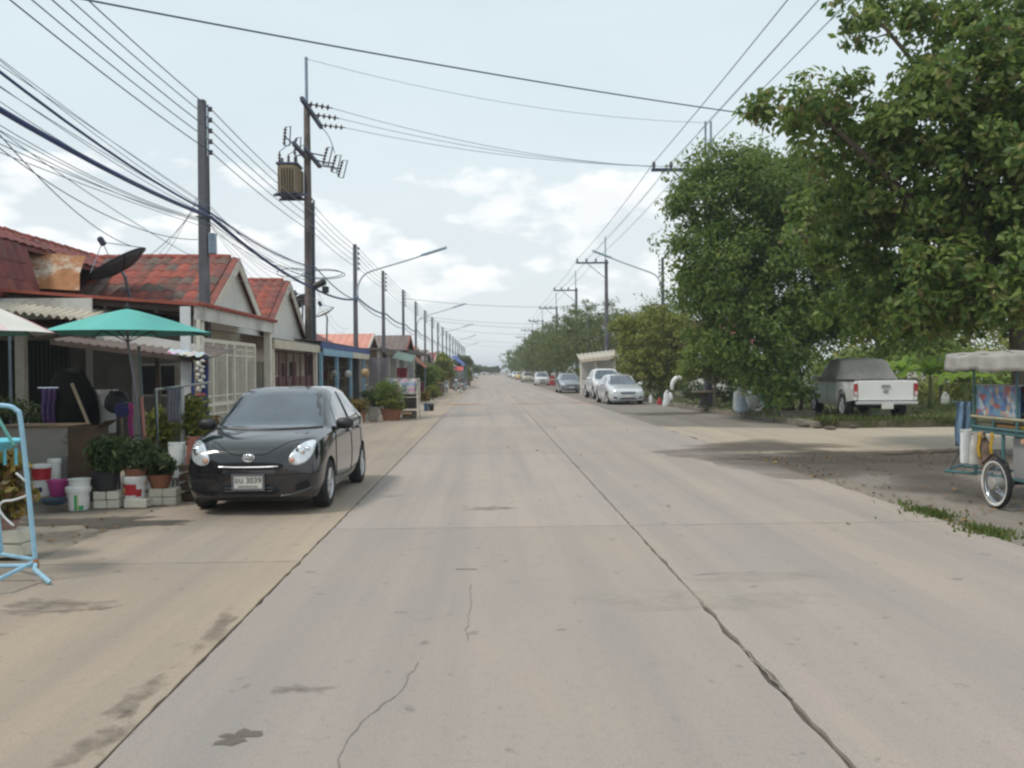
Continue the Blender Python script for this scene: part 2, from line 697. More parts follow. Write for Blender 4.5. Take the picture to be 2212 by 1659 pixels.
def soft_stain_mat(name, col, cut, scale=7.0):
    """blotchy stain: opaque only where its noise says, so the outline breaks up"""
    m = M(name, col, 0.85, 0.2, 4.0)
    nt = m.node_tree
    geo = nt.nodes.new('ShaderNodeNewGeometry')
    n = nt.nodes.new('ShaderNodeTexNoise')
    n.inputs['Scale'].default_value, n.inputs['Detail'].default_value, n.inputs['Roughness'].default_value = scale, 6, 0.65
    nt.links.new(geo.outputs['Position'], n.inputs['Vector'])
    mr = nt.nodes.new('ShaderNodeMapRange')
    mr.inputs[1].default_value, mr.inputs[2].default_value, mr.inputs[4].default_value = cut[0], cut[1], cut[2]
    nt.links.new(n.outputs[0], mr.inputs[0])
    at_ = nt.nodes.new('ShaderNodeAttribute')
    at_.attribute_name = 'cover'
    ad = nt.nodes.new('ShaderNodeMath')
    ad.operation = 'MULTIPLY_ADD'
    ad.inputs[1].default_value = 0.5
    nt.links.new(at_.outputs['Fac'], ad.inputs[0])
    n2 = nt.nodes.new('ShaderNodeMath')
    n2.operation = 'ADD'
    n2.inputs[1].default_value = -0.42
    nt.links.new(n.outputs[0], n2.inputs[0])
    nt.links.new(n2.outputs[0], ad.inputs[2])
    nt.links.new(ad.outputs[0], mr.inputs[0])
    nt.links.new(mr.outputs[0], nt.nodes['Principled BSDF'].inputs['Alpha'])
    return m


DAMP = soft_stain_mat('damp concrete', (0.17, 0.142, 0.115), (0.12, 0.2, 0.75), 9.0)
BLOT = soft_stain_mat('dark blotches on concrete', (0.16, 0.135, 0.11), (0.42, 0.75, 0.55))
FADE = soft_stain_mat('pale patch on concrete', (0.47, 0.42, 0.36), (0.35, 0.8, 0.6), 5.0)
DKGROUND = soft_stain_mat('dark ground patch', (0.105, 0.085, 0.066), (-0.05, 0.75, 0.85), 0.8)  # darker brown film on the right-hand ground, fading out towards its edge
TAN = soft_stain_mat('orange laterite dust', (0.55, 0.26, 0.15), (0.2, 0.7, 0.7), 2.5)
stain(513, 1593, 0.10, 0.075, DAMP, rough=0.6)
stain(300, 1505, 0.16, 0.5, BLOT, rough=0.5)
stain(640, 1490, 0.2, 0.12, BLOT, rough=0.6, z=0.005)
stain(215, 1600, 0.16, 0.4, BLOT, rough=0.5, z=0.006)
stain(465, 1365, 0.13, 0.8, BLOT, rough=0.5)
stain(120, 1310, 0.75, 0.3, BLOT, rough=0.4)
stain(1660, 1245, 0.75, 0.28, FADE, rough=0.3)
stain(1500, 1295, 1.1, 0.5, FADE, rough=0.3, z=0.005)
stain(1060, 1098, 0.6, 0.22, BLOT, rough=0.4)
stain(1262, 870, 0.9, 0.9, TAN, rough=0.3, z=0.006)
stain(1145, 872, 1.6, 0.5, TAN, rough=0.4, z=0.007)
stain(1000, 874, 1.7, 0.9, TAN, rough=0.4, z=0.006)

apron = sheet('left_apron', ragged([(-30, -12), (-4.15, -12), (-4.15, 330), (-30, 330)], 0.5, 0.0), -0.006, APRON)
# worn dark wet patch by the flower pots
stain(215, 1128, 1.05, 0.42, soft_stain_mat('wet stained concrete', (0.10, 0.085, 0.068), (0.15, 0.45, 0.85), 3.0), rough=0.5, name='wet_patch')
stain(120, 1160, 1.0, 0.55, BLOT, rough=0.35, name='wet_patch', z=0.006)

# right hand side: strip of gravel concrete, dark ground patches, side road, raised lot
sheet('right_shoulder', [(5.02, -12), (40, -12), (40, 17.9), (5.02, 17.9)], -0.012, SHOULD)
sheet('parking_strip', [(5.02, 24.6), (9.2, 24.6), (8.25, 40), (8.2, 330), (5.02, 330)], -0.012, SHOULD)
side = sheet('side_road', ragged([(5.02, 17.6), (13, 17.9), (60, 18.2), (60, 24.8), (9.2, 24.6), (5.02, 26.2)], 0.5, 0.07), -0.004, CONC_S)
stain(1850, 1000, 2.6, 2.6, DKGROUND, rough=0.35, name='dark_patch', n=40)
stain(1990, 985, 3.0, 1.5, DKGROUND, rough=0.3, name='dark_patch', n=40, z=0.006)
stain(2150, 1060, 1.3, 1.6, DKGROUND, rough=0.3, name='dark_patch', n=40, z=0.0075)
stain(1640, 965, 2.0, 1.4, DKGROUND, rough=0.4, name='dark_patch', n=40, z=0.0065)
stain(1450, 893, 1.6, 1.4, DKGROUND, rough=0.4, name='dark_patch', n=30, z=0.005)

LOTSOIL = M('lot earth', (0.155, 0.125, 0.085), 0.95, 0.35, 1.2, bump=0.5, bscale=10, dirt=(0.07, 0.095, 0.03), dirtcut=(0.46, 0.62))
lot = sheet('lot_ground', ragged([(9.35, 25.0), (60, 25.2), (60, 330), (8.55, 330), (8.55, 40)], 0.4, 0.05), 0.17, LOTSOIL, thick=0.3)
lot['label'] = 'raised earth lot behind the kerb'
KERB = M('old kerb stone', (0.25, 0.215, 0.17), 0.9, 0.25, 3, bump=0.4, dirt=(0.13, 0.11, 0.085))
kb = thing('kerb', 'low stained concrete kerb along the raised earth lot', 'kerb', (9.2, 24.9, 0))
ln = [(9.28, 24.85), (8.42, 40.0), (8.40, 62.0)]
for (ax, ay), (bx, by) in zip(ln[:-1], ln[1:]):
    L = math.hypot(bx - ax, by - ay)
    n = int(L / 1.0)
    for k in range(n):
        t = (k + 0.5) / n
        rz = Matrix.Rotation(math.atan2(by - ay, bx - ax) + random.uniform(-0.02, 0.02), 3, 'Z')
        MB().box((ax + (bx - ax) * t + random.uniform(-.02, .02), ay + (by - ay) * t, 0.075 + random.uniform(-.02, .01)), (0.985, 0.14, 0.20), rz).build('kerb_stone', KERB, kb, bevel=0.015)


def grass(name, pts, h, mat, label):
    """pts: list of (x, y, z)"""
    n = len(pts)
    P = np.array(pts)
    V = np.zeros((n * 3, 3))
    w = rng.uniform(0, 2 * math.pi, n)
    hh = h * rng.uniform(0.5, 1.3, n)
    bw = 0.012 + 0.012 * rng.random(n)
    lean = hh * rng.uniform(0.1, 0.7, n)
    wl_ = rng.uniform(0, 2 * math.pi, n)
    V[0::3] = P + np.stack([np.cos(w) * bw, np.sin(w) * bw, 0 * w], 1)
    V[1::3] = P - np.stack([np.cos(w) * bw, np.sin(w) * bw, 0 * w], 1)
    V[2::3] = P + np.stack([np.cos(wl_) * lean, np.sin(wl_) * lean, hh], 1)
    me = bpy.data.meshes.new(name)
    me.from_pydata(V.tolist(), [], np.arange(n * 3).reshape(-1, 3).tolist())
    me.materials.append(mat)
    o = bpy.data.objects.new(name, me)
    COL.objects.link(o)
    return tag(o, label, 'grass', kind='stuff')


GRASSM = leaf_mat('grass blades', [(0.05, 0.085, 0.018), (0.085, 0.13, 0.025), (0.12, 0.155, 0.035), (0.16, 0.15, 0.05)], trans=0.25)
pts = []
for _ in range(26000):
    x, y = rng.uniform(10.0, 30), rng.uniform(25.1, 46)
    if math.sin(x * 1.7 + y) + math.sin(y * 2.3 - x) + rng.normal(0, .7) > -0.6 and not (9.3 < x < 13.2 and 27 < y < 30 and rng.random() < .7):
        pts.append((x, y, 0.165))
for _ in range(2500):
    x = rng.uniform(9.3, 14)
    pts.append((x, 25.0 + abs(rng.normal(0, .25)), rng.uniform(0.0, 0.16)))
grass('lot_grass', pts, 0.2, GRASSM, 'short green grass around the parked pickup truck')
pts = []
for (px, py, rx, ry, n) in ((1995, 1108, .13, .36, 800), (2118, 1149, .13, .26, 700)):
    c = G(px, py)
    for _ in range(n):
        q_ = 2.2 if rng.random() < .18 else 1.0
        pts.append((c.x + rng.normal(0, rx) * rng.random() * q_ + 0.07, c.y + rng.normal(0, ry * .5) * q_, -0.01))
grass('edge_grass', pts, 0.055, GRASSM, 'tufts of grass along the right edge of the concrete road')
pts = []
for _ in range(2500):
    t = rng.random()
    pts.append((8.75 + rng.uniform(-.2, 1.6) - .7 * t, 26 + 36 * t, 0.16))
grass('kerb_weeds', pts, 0.16, GRASSM, 'sparse weeds behind the kerb under the trees')

# ================================================================== left row of houses
CREAM = M('cream plaster', (0.58, 0.52, 0.41), 0.8, 0.12, 1.2, bump=0.1, dirt=(0.33, 0.29, 0.22), dirtcut=(0.58, 0.8))
WHITEW = M('white plaster', (0.74, 0.72, 0.68), 0.8, 0.08, 1.2, dirt=(0.45, 0.42, 0.38), dirtcut=(0.58, 0.8))
GREYW = M('grey rendered wall', (0.27, 0.255, 0.22), 0.85, 0.2, 1.0, dirt=(0.18, 0.165, 0.14))
FASCIA = M('stained white fascia', (0.60, 0.59, 0.56), 0.7, 0.1, 1.5, dirt=(0.20, 0.185, 0.165), dirtcut=(0.5, 0.68))
REDTRIM = M('red trim', (0.34, 0.085, 0.055), 0.7, 0.25, 3)
BROWNM = M('brown steel frame', (0.075, 0.05, 0.04), 0.6, 0.25, 4)
CORR = M('grey fibre cement sheet', (0.27, 0.25, 0.225), 0.9, 0.25, 1.5, dirt=(0.15, 0.13, 0.11))
PALECORR = M('pale corrugated sheet', (0.56, 0.50, 0.40), 0.6, 0.15, 2)
RUST = M('rusty sheet', (0.34, 0.15, 0.06), 0.8, 0.35, 3.0, dirt=(0.52, 0.46, 0.38), dirtcut=(0.5, 0.6))
BLUEP = M('blue painted steel', (0.02, 0.06, 0.22), 0.55, 0.2, 3)
SKYBL = M('pale blue paint', (0.24, 0.42, 0.55), 0.55, 0.18, 3)
PINKR = M('salmon metal roof', (0.62, 0.27, 0.20), 0.6, 0.12, 1.0)
GREYR = M('grey brown roof sheet', (0.17, 0.13, 0.115), 0.85, 0.25, 1.2)
ORANGER = M('orange roof sheet', (0.55, 0.15, 0.07), 0.65, 0.15, 1.2)
WINGL = M('window glass', (0.03, 0.035, 0.04), 0.08, 0.1, spec=0.8)
MAROONP = M('maroon painted slats', (0.11, 0.028, 0.03), 0.6, 0.2, 2.0)
CREAMP = M('cream painted steel', (0.68, 0.63, 0.54), 0.55, 0.12, 4, dirt=(0.30, 0.24, 0.17), dirtcut=(0.6, 0.8))


def tile_mesh(w, l, h, name, mat):
    mb = MB()
    xs = [-0.5, -0.32, -0.12, 0.12, 0.32, 0.5]
    zs = [0.0, 0.35, 1.0, 1.0, 0.35, 0.0]
    top = [[(x * w, y, z * h + 0.012 + (0.012 if y < 0 else 0.0)) for x, z in zip(xs, zs)] for y in (-l / 2, l / 2)]
    mb.grid(top)
    bot = [(x * w, -l / 2, z * h - 0.004) for x, z in zip(xs, zs)]
    mb.grid([bot, top[0]])
    me = mb.mesh(name)
    me.materials.append(mat)
    me.polygons.foreach_set('use_smooth', [True] * len(me.polygons))
    return me


TILE = [tile_mesh(0.315, 0.42, 0.042, 'tile', m) for m in RED_T]
TILE_M = [tile_mesh(0.36, 0.44, 0.03, 'tile', m) for m in (MAROON, MAROON, RED_T[1])]
RIDGE_ME = MB().tube([(-0.2, 0, 0), (0.2, 0, 0)], 0.085, 8, radii=[0.095, 0.075]).mesh('ridge_tile')
RIDGE_ME.materials.append(RED_T[0])


def lay_tiles(roof, o, u, v, lu, lv, kinds, keep=None, wgt=None, tw=0.30, tl=0.385):
    """o eave corner, u along the eave, v up the slope (unit vectors)"""
    o, u, v = Vector(o), Vector(u).normalized(), Vector(v).normalized()
    n = u.cross(v).normalized()
    m3 = Matrix((u, v, n)).transposed()
    nu, nv = int(lu / tw), int(lv / tl + 0.5)
    for j in range(nv):
        for i in range(nu):
            p = o + u * ((i + 0.5) * tw) + v * ((j + 0.5) * tl) + n * (0.01 + random.uniform(0, 0.006))
            if keep and not keep(p):
                continue
            if wgt:
                # weathering runs down the slope in streaks of one column
                rs = random.Random(i * 7 + 3 + (j + i) // 5 * 31)
                k = rs.choices(range(len(kinds)), wgt)[0] if random.random() < 0.6 else random.choices(range(len(kinds)), wgt)[0]
            else:
                k = random.randrange(len(kinds))
            mw = Matrix.Translation(p) @ (m3 @ Matrix.Rotation(random.uniform(-.012, .012), 3, 'Z')).to_4x4()
            inst('tile', kinds[k], roof, mw)


def ridge_tiles(roof, a, b):
    a, b = Vector(a), Vector(b)
    n = int((b - a).length / 0.36)
    d = (b - a).normalized()
    q = Vector((1, 0, 0)).rotation_difference(d).to_matrix().to_4x4()
    for k in range(n):
        inst('ridge_tile', RIDGE_ME, roof, Matrix.Translation(a + d * (k + 0.5) * 0.36 + Vector((0, 0, random.uniform(0, .015)))) @ q)


def window(parent, c, w, h, axis='x', frame=CREAMP):
    """a framed window with mullion and two panes; axis = direction it faces"""
    c = Vector(c)
    U = Vector((0, 1, 0)) if axis == 'x' else Vector((1, 0, 0))
    N = Vector((1, 0, 0)) if axis == 'x' else Vector((0, -1, 0))
    mb = MB()

    def bar(u0, u1, z0, z1):
        a, b = c + U * u0, c + U * u1
        lo = Vector((min(a.x, b.x), min(a.y, b.y), c.z + z0)) - N * 0.02
        hi = Vector((max(a.x, b.x), max(a.y, b.y), c.z + z1)) + N * 0.03
        mb.bb([min(p, q) for p, q in zip(lo, hi)], [max(p, q) for p, q in zip(lo, hi)])
    t = 0.05
    bar(-w / 2, w / 2, h / 2 - t, h / 2)
    bar(-w / 2, w / 2, -h / 2, -h / 2 + t)
    for u in (-w / 2, -t / 2, w / 2 - t):
        bar(u, u + t, -h / 2 + t, h / 2 - t)
    f = mb.build('window', frame, parent)
    for s in (-1, 1):
        cc = c + U * s * (w / 4)
        mp = MB()
        a, b = cc - U * (w / 4 - t), cc + U * (w / 4 - t)
        mp.add([a + Vector((0, 0, -h / 2 + t)), b + Vector((0, 0, -h / 2 + t)), b + Vector((0, 0, h / 2 - t)), a + Vector((0, 0, h / 2 - t))], [(0, 1, 2, 3)])
        o = mp.build('pane', WINGL, f)
    return f


RX, RZ, EX, EZ = -10.5, 4.80, -7.0, 2.82       # main ridge and front eave


def house(label, y0, y1, apex=None, tiles=None, wall=CREAM, roofm=None, cat='house', wing_x=-6.55, az=4.72, slope=0.62, group=None, wx=-7.75, ex=EX):
    ez = RZ - (ex - RX) * (RZ - EZ) / (EX - RX)
    yc = (y0 + y1) / 2
    h = thing('row_house', label, cat, (-9.5, yc, 0), group)
    MB().bb((-14.0, y0 + 0.01, 0), (wx, y1 - 0.01, 2.8)).build('wall', wall, h)
    rm = roofm or RED_T[1]
    mb = MB()
    P = [(ex, ez), (RX, RZ), (-14.2, 2.7), (-14.2, 2.62), (RX, RZ - 0.09), (ex, ez - 0.09)]
    mb.prism([(x, y0, z) for x, z in P], (0, y1 - y0, 0))
    roof = mb.build('roof', rm, h)
    vdir = Vector((RX - ex, 0, RZ - ez))
    if tiles == 'main':
        lay_tiles(roof, (ex, y0, ez), (0, 1, 0), vdir, y1 - y0, vdir.length, TILE_M, tw=0.34, tl=0.41)
        ridge_tiles(roof, (RX, y0, RZ + 0.02), (RX, y1, RZ + 0.02))
    if apex:
        ya, za = apex, az
        hw = (y1 - y0) / 2
        lz = za - hw * slope
        P = [(y0, lz), (ya, za), (y1, lz), (y1, lz - 0.08), (ya, za - 0.08), (y0, lz - 0.08)]
        w = MB().prism([(wing_x, y, z) for y, z in P], (-4.3, 0, 0)).build('wing_roof', rm, h)
        if tiles:
            v = Vector((0, ya - y0, za - lz))
            lay_tiles(w, (wing_x - 4.4, y0, lz), (1, 0, 0), v, 4.4, v.length, TILE, wgt=(0.22, 0.4, 0.2, 0.18))
            v2 = Vector((0, ya - y1, za - lz))
            lay_tiles(w, (wing_x, y1, lz), (-1, 0, 0), v2, 0.65, v2.length, TILE, wgt=(0.6, 0.3, 0.05, 0.05))
            ridge_tiles(w, (wing_x - 4.2, ya, za + 0.02), (wing_x, ya, za + 0.02))
            lay_tiles(roof, (ex, y0, ez), (0, 1, 0), vdir, y1 - y0, vdir.length, TILE_M, tw=0.34, tl=0.41)
            ridge_tiles(roof, (RX, y0, RZ + 0.02), (RX, y1, RZ + 0.02))
        # gable wall set back under the verge, barge boards, front wall
        gx = wing_x - 0.16
        MB().prism([(gx, y0 + 0.1, lz - 0.1), (gx, ya, za - 0.12), (gx, y1 - 0.1, lz - 0.1)], (-0.12, 0, 0)).build('gable_wall', WHITEW, h)
        for ys, sg in ((y0, -1), (y1, 1)):
            MB().prism([(wing_x + .02, ya, za - 0.03), (wing_x + .02, ys, lz - 0.03), (wing_x + .02, ys, lz - 0.30), (wing_x + .02, ya, za - 0.30)], (-0.035, 0, 0)).build('barge_board', CREAMP, h)
        MB().bb((gx - 0.13, y0 + 0.05, 0), (gx - 0.01, y1 - 0.05, lz - 0.12)).build('front_wall', wall, h)
        window(h, (gx + 0.02, yc - 1.0, 1.5), 1.5, 1.1)
        d = MB().bb((gx - 0.005, yc + 0.5, 0.02), (gx + 0.03, yc + 1.4, 2.05)).build('door', BROWNM, h)
        MB().box((gx + 0.05, yc + 0.6, 1.0), (0.05, 0.03, 0.14)).build('handle', CHROME, d)
    else:
        window(h, (wx + .02, yc - 1.0, 1.5), 1.5, 1.1)
        d = MB().bb((wx - .01, yc + 0.5, 0.02), (wx + .04, yc + 1.4, 2.05)).build('door', BROWNM, h)
        MB().box((wx + .06, yc + 0.6, 1.0), (0.05, 0.03, 0.14)).build('handle', CHROME, d)
    return h


h0 = house('nearest row house with plain maroon tiled roof at the left picture edge', 14.6, 20.6, tiles='main', wall=GREYW, wx=-11.2, ex=-9.9)
house('unseen row house added beyond the left picture edge to darken the stall', 0.6, 12.5, wall=GREYW, roofm=MAROON)  # never in view; added to block sky light coming in from the left
h1 = house('row house with weathered tiled gable behind the first concrete pole', 20.6, 26.6, apex=23.6, tiles='wing', ex=-9.6)
h2 = house('second gabled row house, above the dark red slatted gate', 26.6, 32.6, apex=29.6, tiles='wing', ex=-9.6)
# steep lower skirt of the maroon roof, down to the carport
sk = MB().prism([(-9.9, 14.6, 4.44), (-9.9, 19.35, 4.44), (-9.55, 19.35, 3.25), (-9.55, 14.6, 3.25)], (-.06, 0, -.02)).build('lower_roof', MAROON, h0)
lay_tiles(sk, (-9.55, 14.6, 3.25), (0, 1, 0), (-.35, 0, 1.19), 4.75, 1.2, TILE_M, tw=0.34, tl=0.41)
# rusty flashing sheet where the first gable wing meets the main roof
mb = MB()
mb.grid([[at(px, py, Y=yy) for px, py, yy in row] for row in (
    ((76, 624, 19.40), (105, 624, 19.4), (135, 626, 19.4), (172, 628, 19.5)),
    ((66, 590, 19.6), (103, 590, 19.7), (132, 590, 19.7), (172, 592, 19.9)),
    ((50, 545, 20.0), (100, 548, 20.2), (140, 550, 20.4), (185, 554, 20.6)))])
fl = mb.build('rusty_sheet', RUST, None, solid=0.01)
tag(fl, 'rust stained metal flashing sheet lying in the roof valley', 'metal sheet')


def corr_sheet(name, a, b, c, d, mat, parent=None, amp=0.02, pitch=0.16, thick=0.006):
    """corrugated sheet; ridges run from edge a-b to edge d-c"""
    a, b, c, d = map(Vector, (a, b, c, d))
    L = (b - a).length
    n = max(4, int(L / pitch * 6))
    nr = (b - a).cross(d - a).normalized()
    rows = []
    for t in (0.0, 0.5, 1.0):
        rows.append([(a.lerp(b, k / n)).lerp(d.lerp(c, k / n), t) + nr * amp * math.sin(2 * math.pi * k / n * L / pitch) for k in range(n + 1)])
    return MB().grid(rows).build(name, mat, parent, smooth=True, solid=thick)


# carport built against the first gabled house, with the pole coming up through it
cp = thing('carport', 'open carport with white fascia and red edging in front of first gable', 'carport', (-7.5, 20.5, 0))
N0, N1 = 17.7, 24.1
Z = lambda x: 3.06 + (-5.8 - x) * 0.08
corr_sheet('roof_sheet', (-5.75, N0, Z(-5.75)), (-5.75, N1, Z(-5.75)), (-9.9, N1, Z(-9.9)), (-9.9, N0, Z(-9.9)), GREYR, cp, 0.02, 0.2)
MB().bb((-5.81, N0, 2.76), (-5.77, N1, 3.04)).build('fascia', FASCIA, cp)
MB().prism([(-5.72, N0 - 0.05, Z(-5.72) + 0.03), (-9.9, N0 - 0.05, Z(-9.9) + 0.03), (-9.9, N0 - 0.05, Z(-9.9) - 0.03), (-5.72, N0 - 0.05, Z(-5.72) - 0.03)], (0, 0.12, 0)).build('edge_trim', REDTRIM, cp)
for k in range(21):
    y = N0 + 0.15 + k * 0.305
    MB().tube([(-5.70, y - .1, 3.075), (-5.70, y + .1, 3.075)], 0.045, 6).build('edge_tile', RED_T[0], cp)
pw = at(0, 650, Y=17.62)
p2 = at(199, 650, Y=17.62)
MB().bb((pw.x - 0.6, 17.60, 2.78), (p2.x, 17.64, 3.19)).build('side_panel', FASCIA, cp)
for y in (N0 + .1, 19.8, 21.9, N1 - .15):
    MB().prism([(-5.82, y, Z(-5.8) - 0.04), (-9.8, y, Z(-9.8) - 0.04), (-9.8, y, Z(-9.8) - 0.16), (-5.82, y, Z(-5.8) - 0.16)], (0, 0.06, 0)).build('rafter', BROWNM, cp)
for x in (-6.6, -7.6, -8.6, -9.4):
    MB().bb((x, N0 + .05, Z(x) - .22), (x + .05, N1 - .05, Z(x) - .162)).build('purlin', BROWNM, cp)
for (x, y) in ((-5.9, 18.25), (-5.9, 23.9), (-9.5, 18.3)):
    MB().bb((x - .09, y - .09, 0), (x + .09, y + .09, 2.9)).build('post', CREAMP, cp, bevel=0.01)

# things under and beside the carport on the near side
aw = thing('lean_to_awning', 'pale corrugated awning with wavy edge below the stained fascia panel', 'awning', (-9, 17.3, 2.6))
a0, a1 = at(-60, 664, Y=16.9), at(190, 692, Y=16.9)
corr_sheet('sheet', a0, a1, a1 + Vector((0, 1.5, .35)), a0 + Vector((0, 1.5, .35)), PALECORR, aw, 0.035, 0.155)
MB().tube([a0 + Vector((0, .6, .02)), a1 + Vector((0, .6, .02))], 0.025, 6).build('bar', BROWNM, aw)
MB().tube([at(20, 690, Y=16.95), (at(20, 690, Y=16.95).x, 16.95, 0)], 0.03, 8).build('post', STEEL, aw)

sw = thing('slatted_gate', 'tall black vertical slat gate in the shade behind the striped umbrella', 'gate', (-9.5, 18.9, 0))
xa, xb = at(-70, 800, Y=18.9).x, at(152, 800, Y=18.9).x
n = 24
for k in range(n):
    x = xa + (xb - xa) * (k + .5) / n
    MB().bb((x - 0.035, 18.88, 0.05), (x + 0.035, 18.92, 2.42)).build('slat', M('black painted slat', (0.02, 0.022, 0.018), 0.6, 0.3, 5), sw)
for z in (0.12, 1.2, 2.38):
    MB().bb((xa, 18.922, z - .04), (xb, 18.96, z + .04)).build('rail', BLACKPL, sw)

pt = thing('partition_wall', 'dim grey rendered partition wall behind the green umbrella', 'wall', (-7.6, 20.3, 0))
xa, xb = at(150, 800, Y=20.3).x, at(432, 800, Y=20.3).x
MB().bb((xa, 20.3, 0), (xb, 20.42, 2.75)).build('panel', GREYW, pt)
for px in (193, 292):
    x = at(px, 780, Y=20.25).x
    MB().bb((x - .06, 20.2, 0), (x + .06, 20.29, 2.7)).build('pillar', WHITEW, pt)
window(pt, (at(345, 800, Y=20.27).x, 20.26, 1.55), 0.95, 0.75, 'y')
MB().bb((at(378, 800, Y=20.27).x, 20.24, 1.1), (at(402, 800, Y=20.27).x, 20.29, 1.95)).build('shutter', CREAM, pt)

# lower dark awning edge with the pale board above it
lo_ = thing('lower_awning', 'low dark sloping awning under the green umbrella with pale board', 'awning', (-6.8, 16.3, 2.0))
A0, A1 = at(108, 734, Y=16.2), at(448, 776, Y=15.6)
MB().prism([A0, A1, A1 - Vector((0, 0, .085)), A0 - Vector((0, 0, .085))], (0, 0.05, 0)).build('edge', BROWNM, lo_)
corr_sheet('sheet', A0 + Vector((0, .05, 0)), A1 + Vector((0, .05, 0)), A1 + Vector((-.1, 2.2, .22)), A0 + Vector((-.1, 2.2, .22)), GREYR, lo_, .02, .18)
B0, B1 = at(205, 732, Y=17.2), at(440, 768, Y=16.6)
MB().prism([B0, B1, B1 + Vector((0, 0, .19)), B0 + Vector((0, 0, .2))], (0, 0.03, 0)).build('board', FASCIA, lo_)
for px in (386, 400):
    pass
w0 = at(400, 662, Y=15.9)
MB().bb((w0.x - .085, 15.87, 0.0), (w0.x + .085, 15.93, w0.z)).build('post', M('white post', (0.70, 0.70, 0.70), .6, .06), lo_)
w1 = at(427, 690, Y=15.9)
MB().bb((w1.x - .025, 15.9, 0.0), (w1.x + .03, 15.95, w1.z)).build('post', CREAMP, lo_)
w2 = at(338, 700, Y=17.0)
MB().bb((w2.x - .04, 17.0, 0.0), (w2.x + .04, 17.05, w2.z)).build('post', BROWNM, lo_)

# cream steel gate
gt = thing('folding_gate', 'cream steel bar gate between posts beside the black hatchback', 'gate', (-5.95, 20.6, 0))
GX, g0, g1, gh = -5.95, 18.5, 22.7, 2.42


def gbar(lo, hi, nm='bar'):
    MB().bb(lo, hi).build(nm, CREAMP, gt)


ups = [g0, g0 + .75, g0 + 1.75, g0 + 2.35, g0 + 3.35, g1]
for y in ups:
    gbar((GX - .03, y - .045, .05), (GX + .03, y + .045, gh), 'upright')
for z in (.1, .82, 1.02, 1.2, 2.1, 2.24, gh - .03):
    for a, b in zip(ups[:-1], ups[1:]):
        t = .04 if z in (.1, 1.02) or z > 2.3 else .016
        gbar((GX - t * .7, a + .046, z - t), (GX + t * .7, b - .046, z + t), 'rail')
for a, b in zip(ups[:-1], ups[1:]):
    m = max(3, int((b - a) / .125))
    for k in range(1, m):
        y = a + (b - a) * k / m
        gbar((GX - .012, y - .012, .14), (GX + .012, y + .012, gh - .06))
MB().bb((GX - .4, 22.85, 2.0), (GX - .36, 26.0, 2.36)).build('transom', CREAMP, gt)

# second house: cream canopy, dark red slatted gate
c2_ = thing('carport', 'cream edged canopy over the dark red slatted gate', 'carport', (-6.5, 27.5, 0))
MB().bb((-5.84, 24.2, 2.36), (-5.78, 30.6, 2.60)).build('fascia', CREAM, c2_)
corr_sheet('roof_sheet', (-5.8, 24.2, 2.62), (-5.8, 30.6, 2.62), (-7.5, 30.6, 2.85), (-7.5, 24.2, 2.85), CORR, c2_, .02, .2)
for y in (24.35, 30.4):
    MB().bb((-5.98, y - .08, 0), (-5.85, y + .08, 2.5)).build('post', CREAMP, c2_)
g2 = thing('slatted_gate', 'dark red slatted gate of the second gabled house', 'gate', (-6.02, 27.3, 0))
for k in range(26):
    z = .08 + k * .058
    MB().bb((-6.04, 24.5, z), (-6.0, 30.25, z + .048)).build('slat', MAROONP, g2)
for k in range(7):
    y = 24.5 + k * .96
    MB().bb((-6.0 + .002, y - .04, .05), (-5.96, y + .04, 2.3)).build('upright', MAROONP, g2)
for k in range(9):
    MB().bb((-6.03, 24.9 + .2 * k, 1.62), (-6.01, 24.93 + .2 * k, 2.3)).build('bar', MAROONP, g2)
MB().bb((-6.03, 24.5, 2.28), (-6.0, 30.2, 2.33)).build('rail', MAROONP, g2)
MB().bb((-6.2, 25.55, 1.3), (-6.08, 25.95, 2.25)).build('sign_board', CREAMP, g2)

# third: long blue edged canopy
house('row house behind the long blue canopy', 32.6, 43.4, wall=GREYW, roofm=MAROON)
c3_ = thing('carport', 'long canopy with blue fascia and pale blue posts', 'carport', (-6.5, 36, 0))
MB().bb((-5.80, 30.8, 2.52), (-5.75, 43.2, 2.74)).build('fascia', BLUEP, c3_)
MB().bb((-5.76, 31.0, 2.28), (-5.72, 37.6, 2.52)).build('fascia_lower', SKYBL, c3_)
MB().bb((-5.76, 37.7, 2.28), (-5.72, 42.8, 2.52)).build('fascia_lower', CREAM, c3_)
corr_sheet('roof_sheet', (-5.75, 30.8, 2.76), (-5.75, 43.2, 2.76), (-7.8, 43.2, 2.95), (-7.8, 30.8, 2.95), GREYR, c3_, .02, .25)
for y in (31.0, 34.2, 37.6, 41.5):
    MB().bb((-5.88, y - .1, 0), (-5.70 - .08, y + .1, 2.4)).build('post', SKYBL, c3_)
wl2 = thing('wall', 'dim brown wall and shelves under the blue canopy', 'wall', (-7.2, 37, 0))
MB().bb((-7.3, 31, 0), (-7.2, 43, 2.4)).build('panel', M('brown wall', (0.10, 0.07, 0.055), .85, .3, 1.5), wl2)

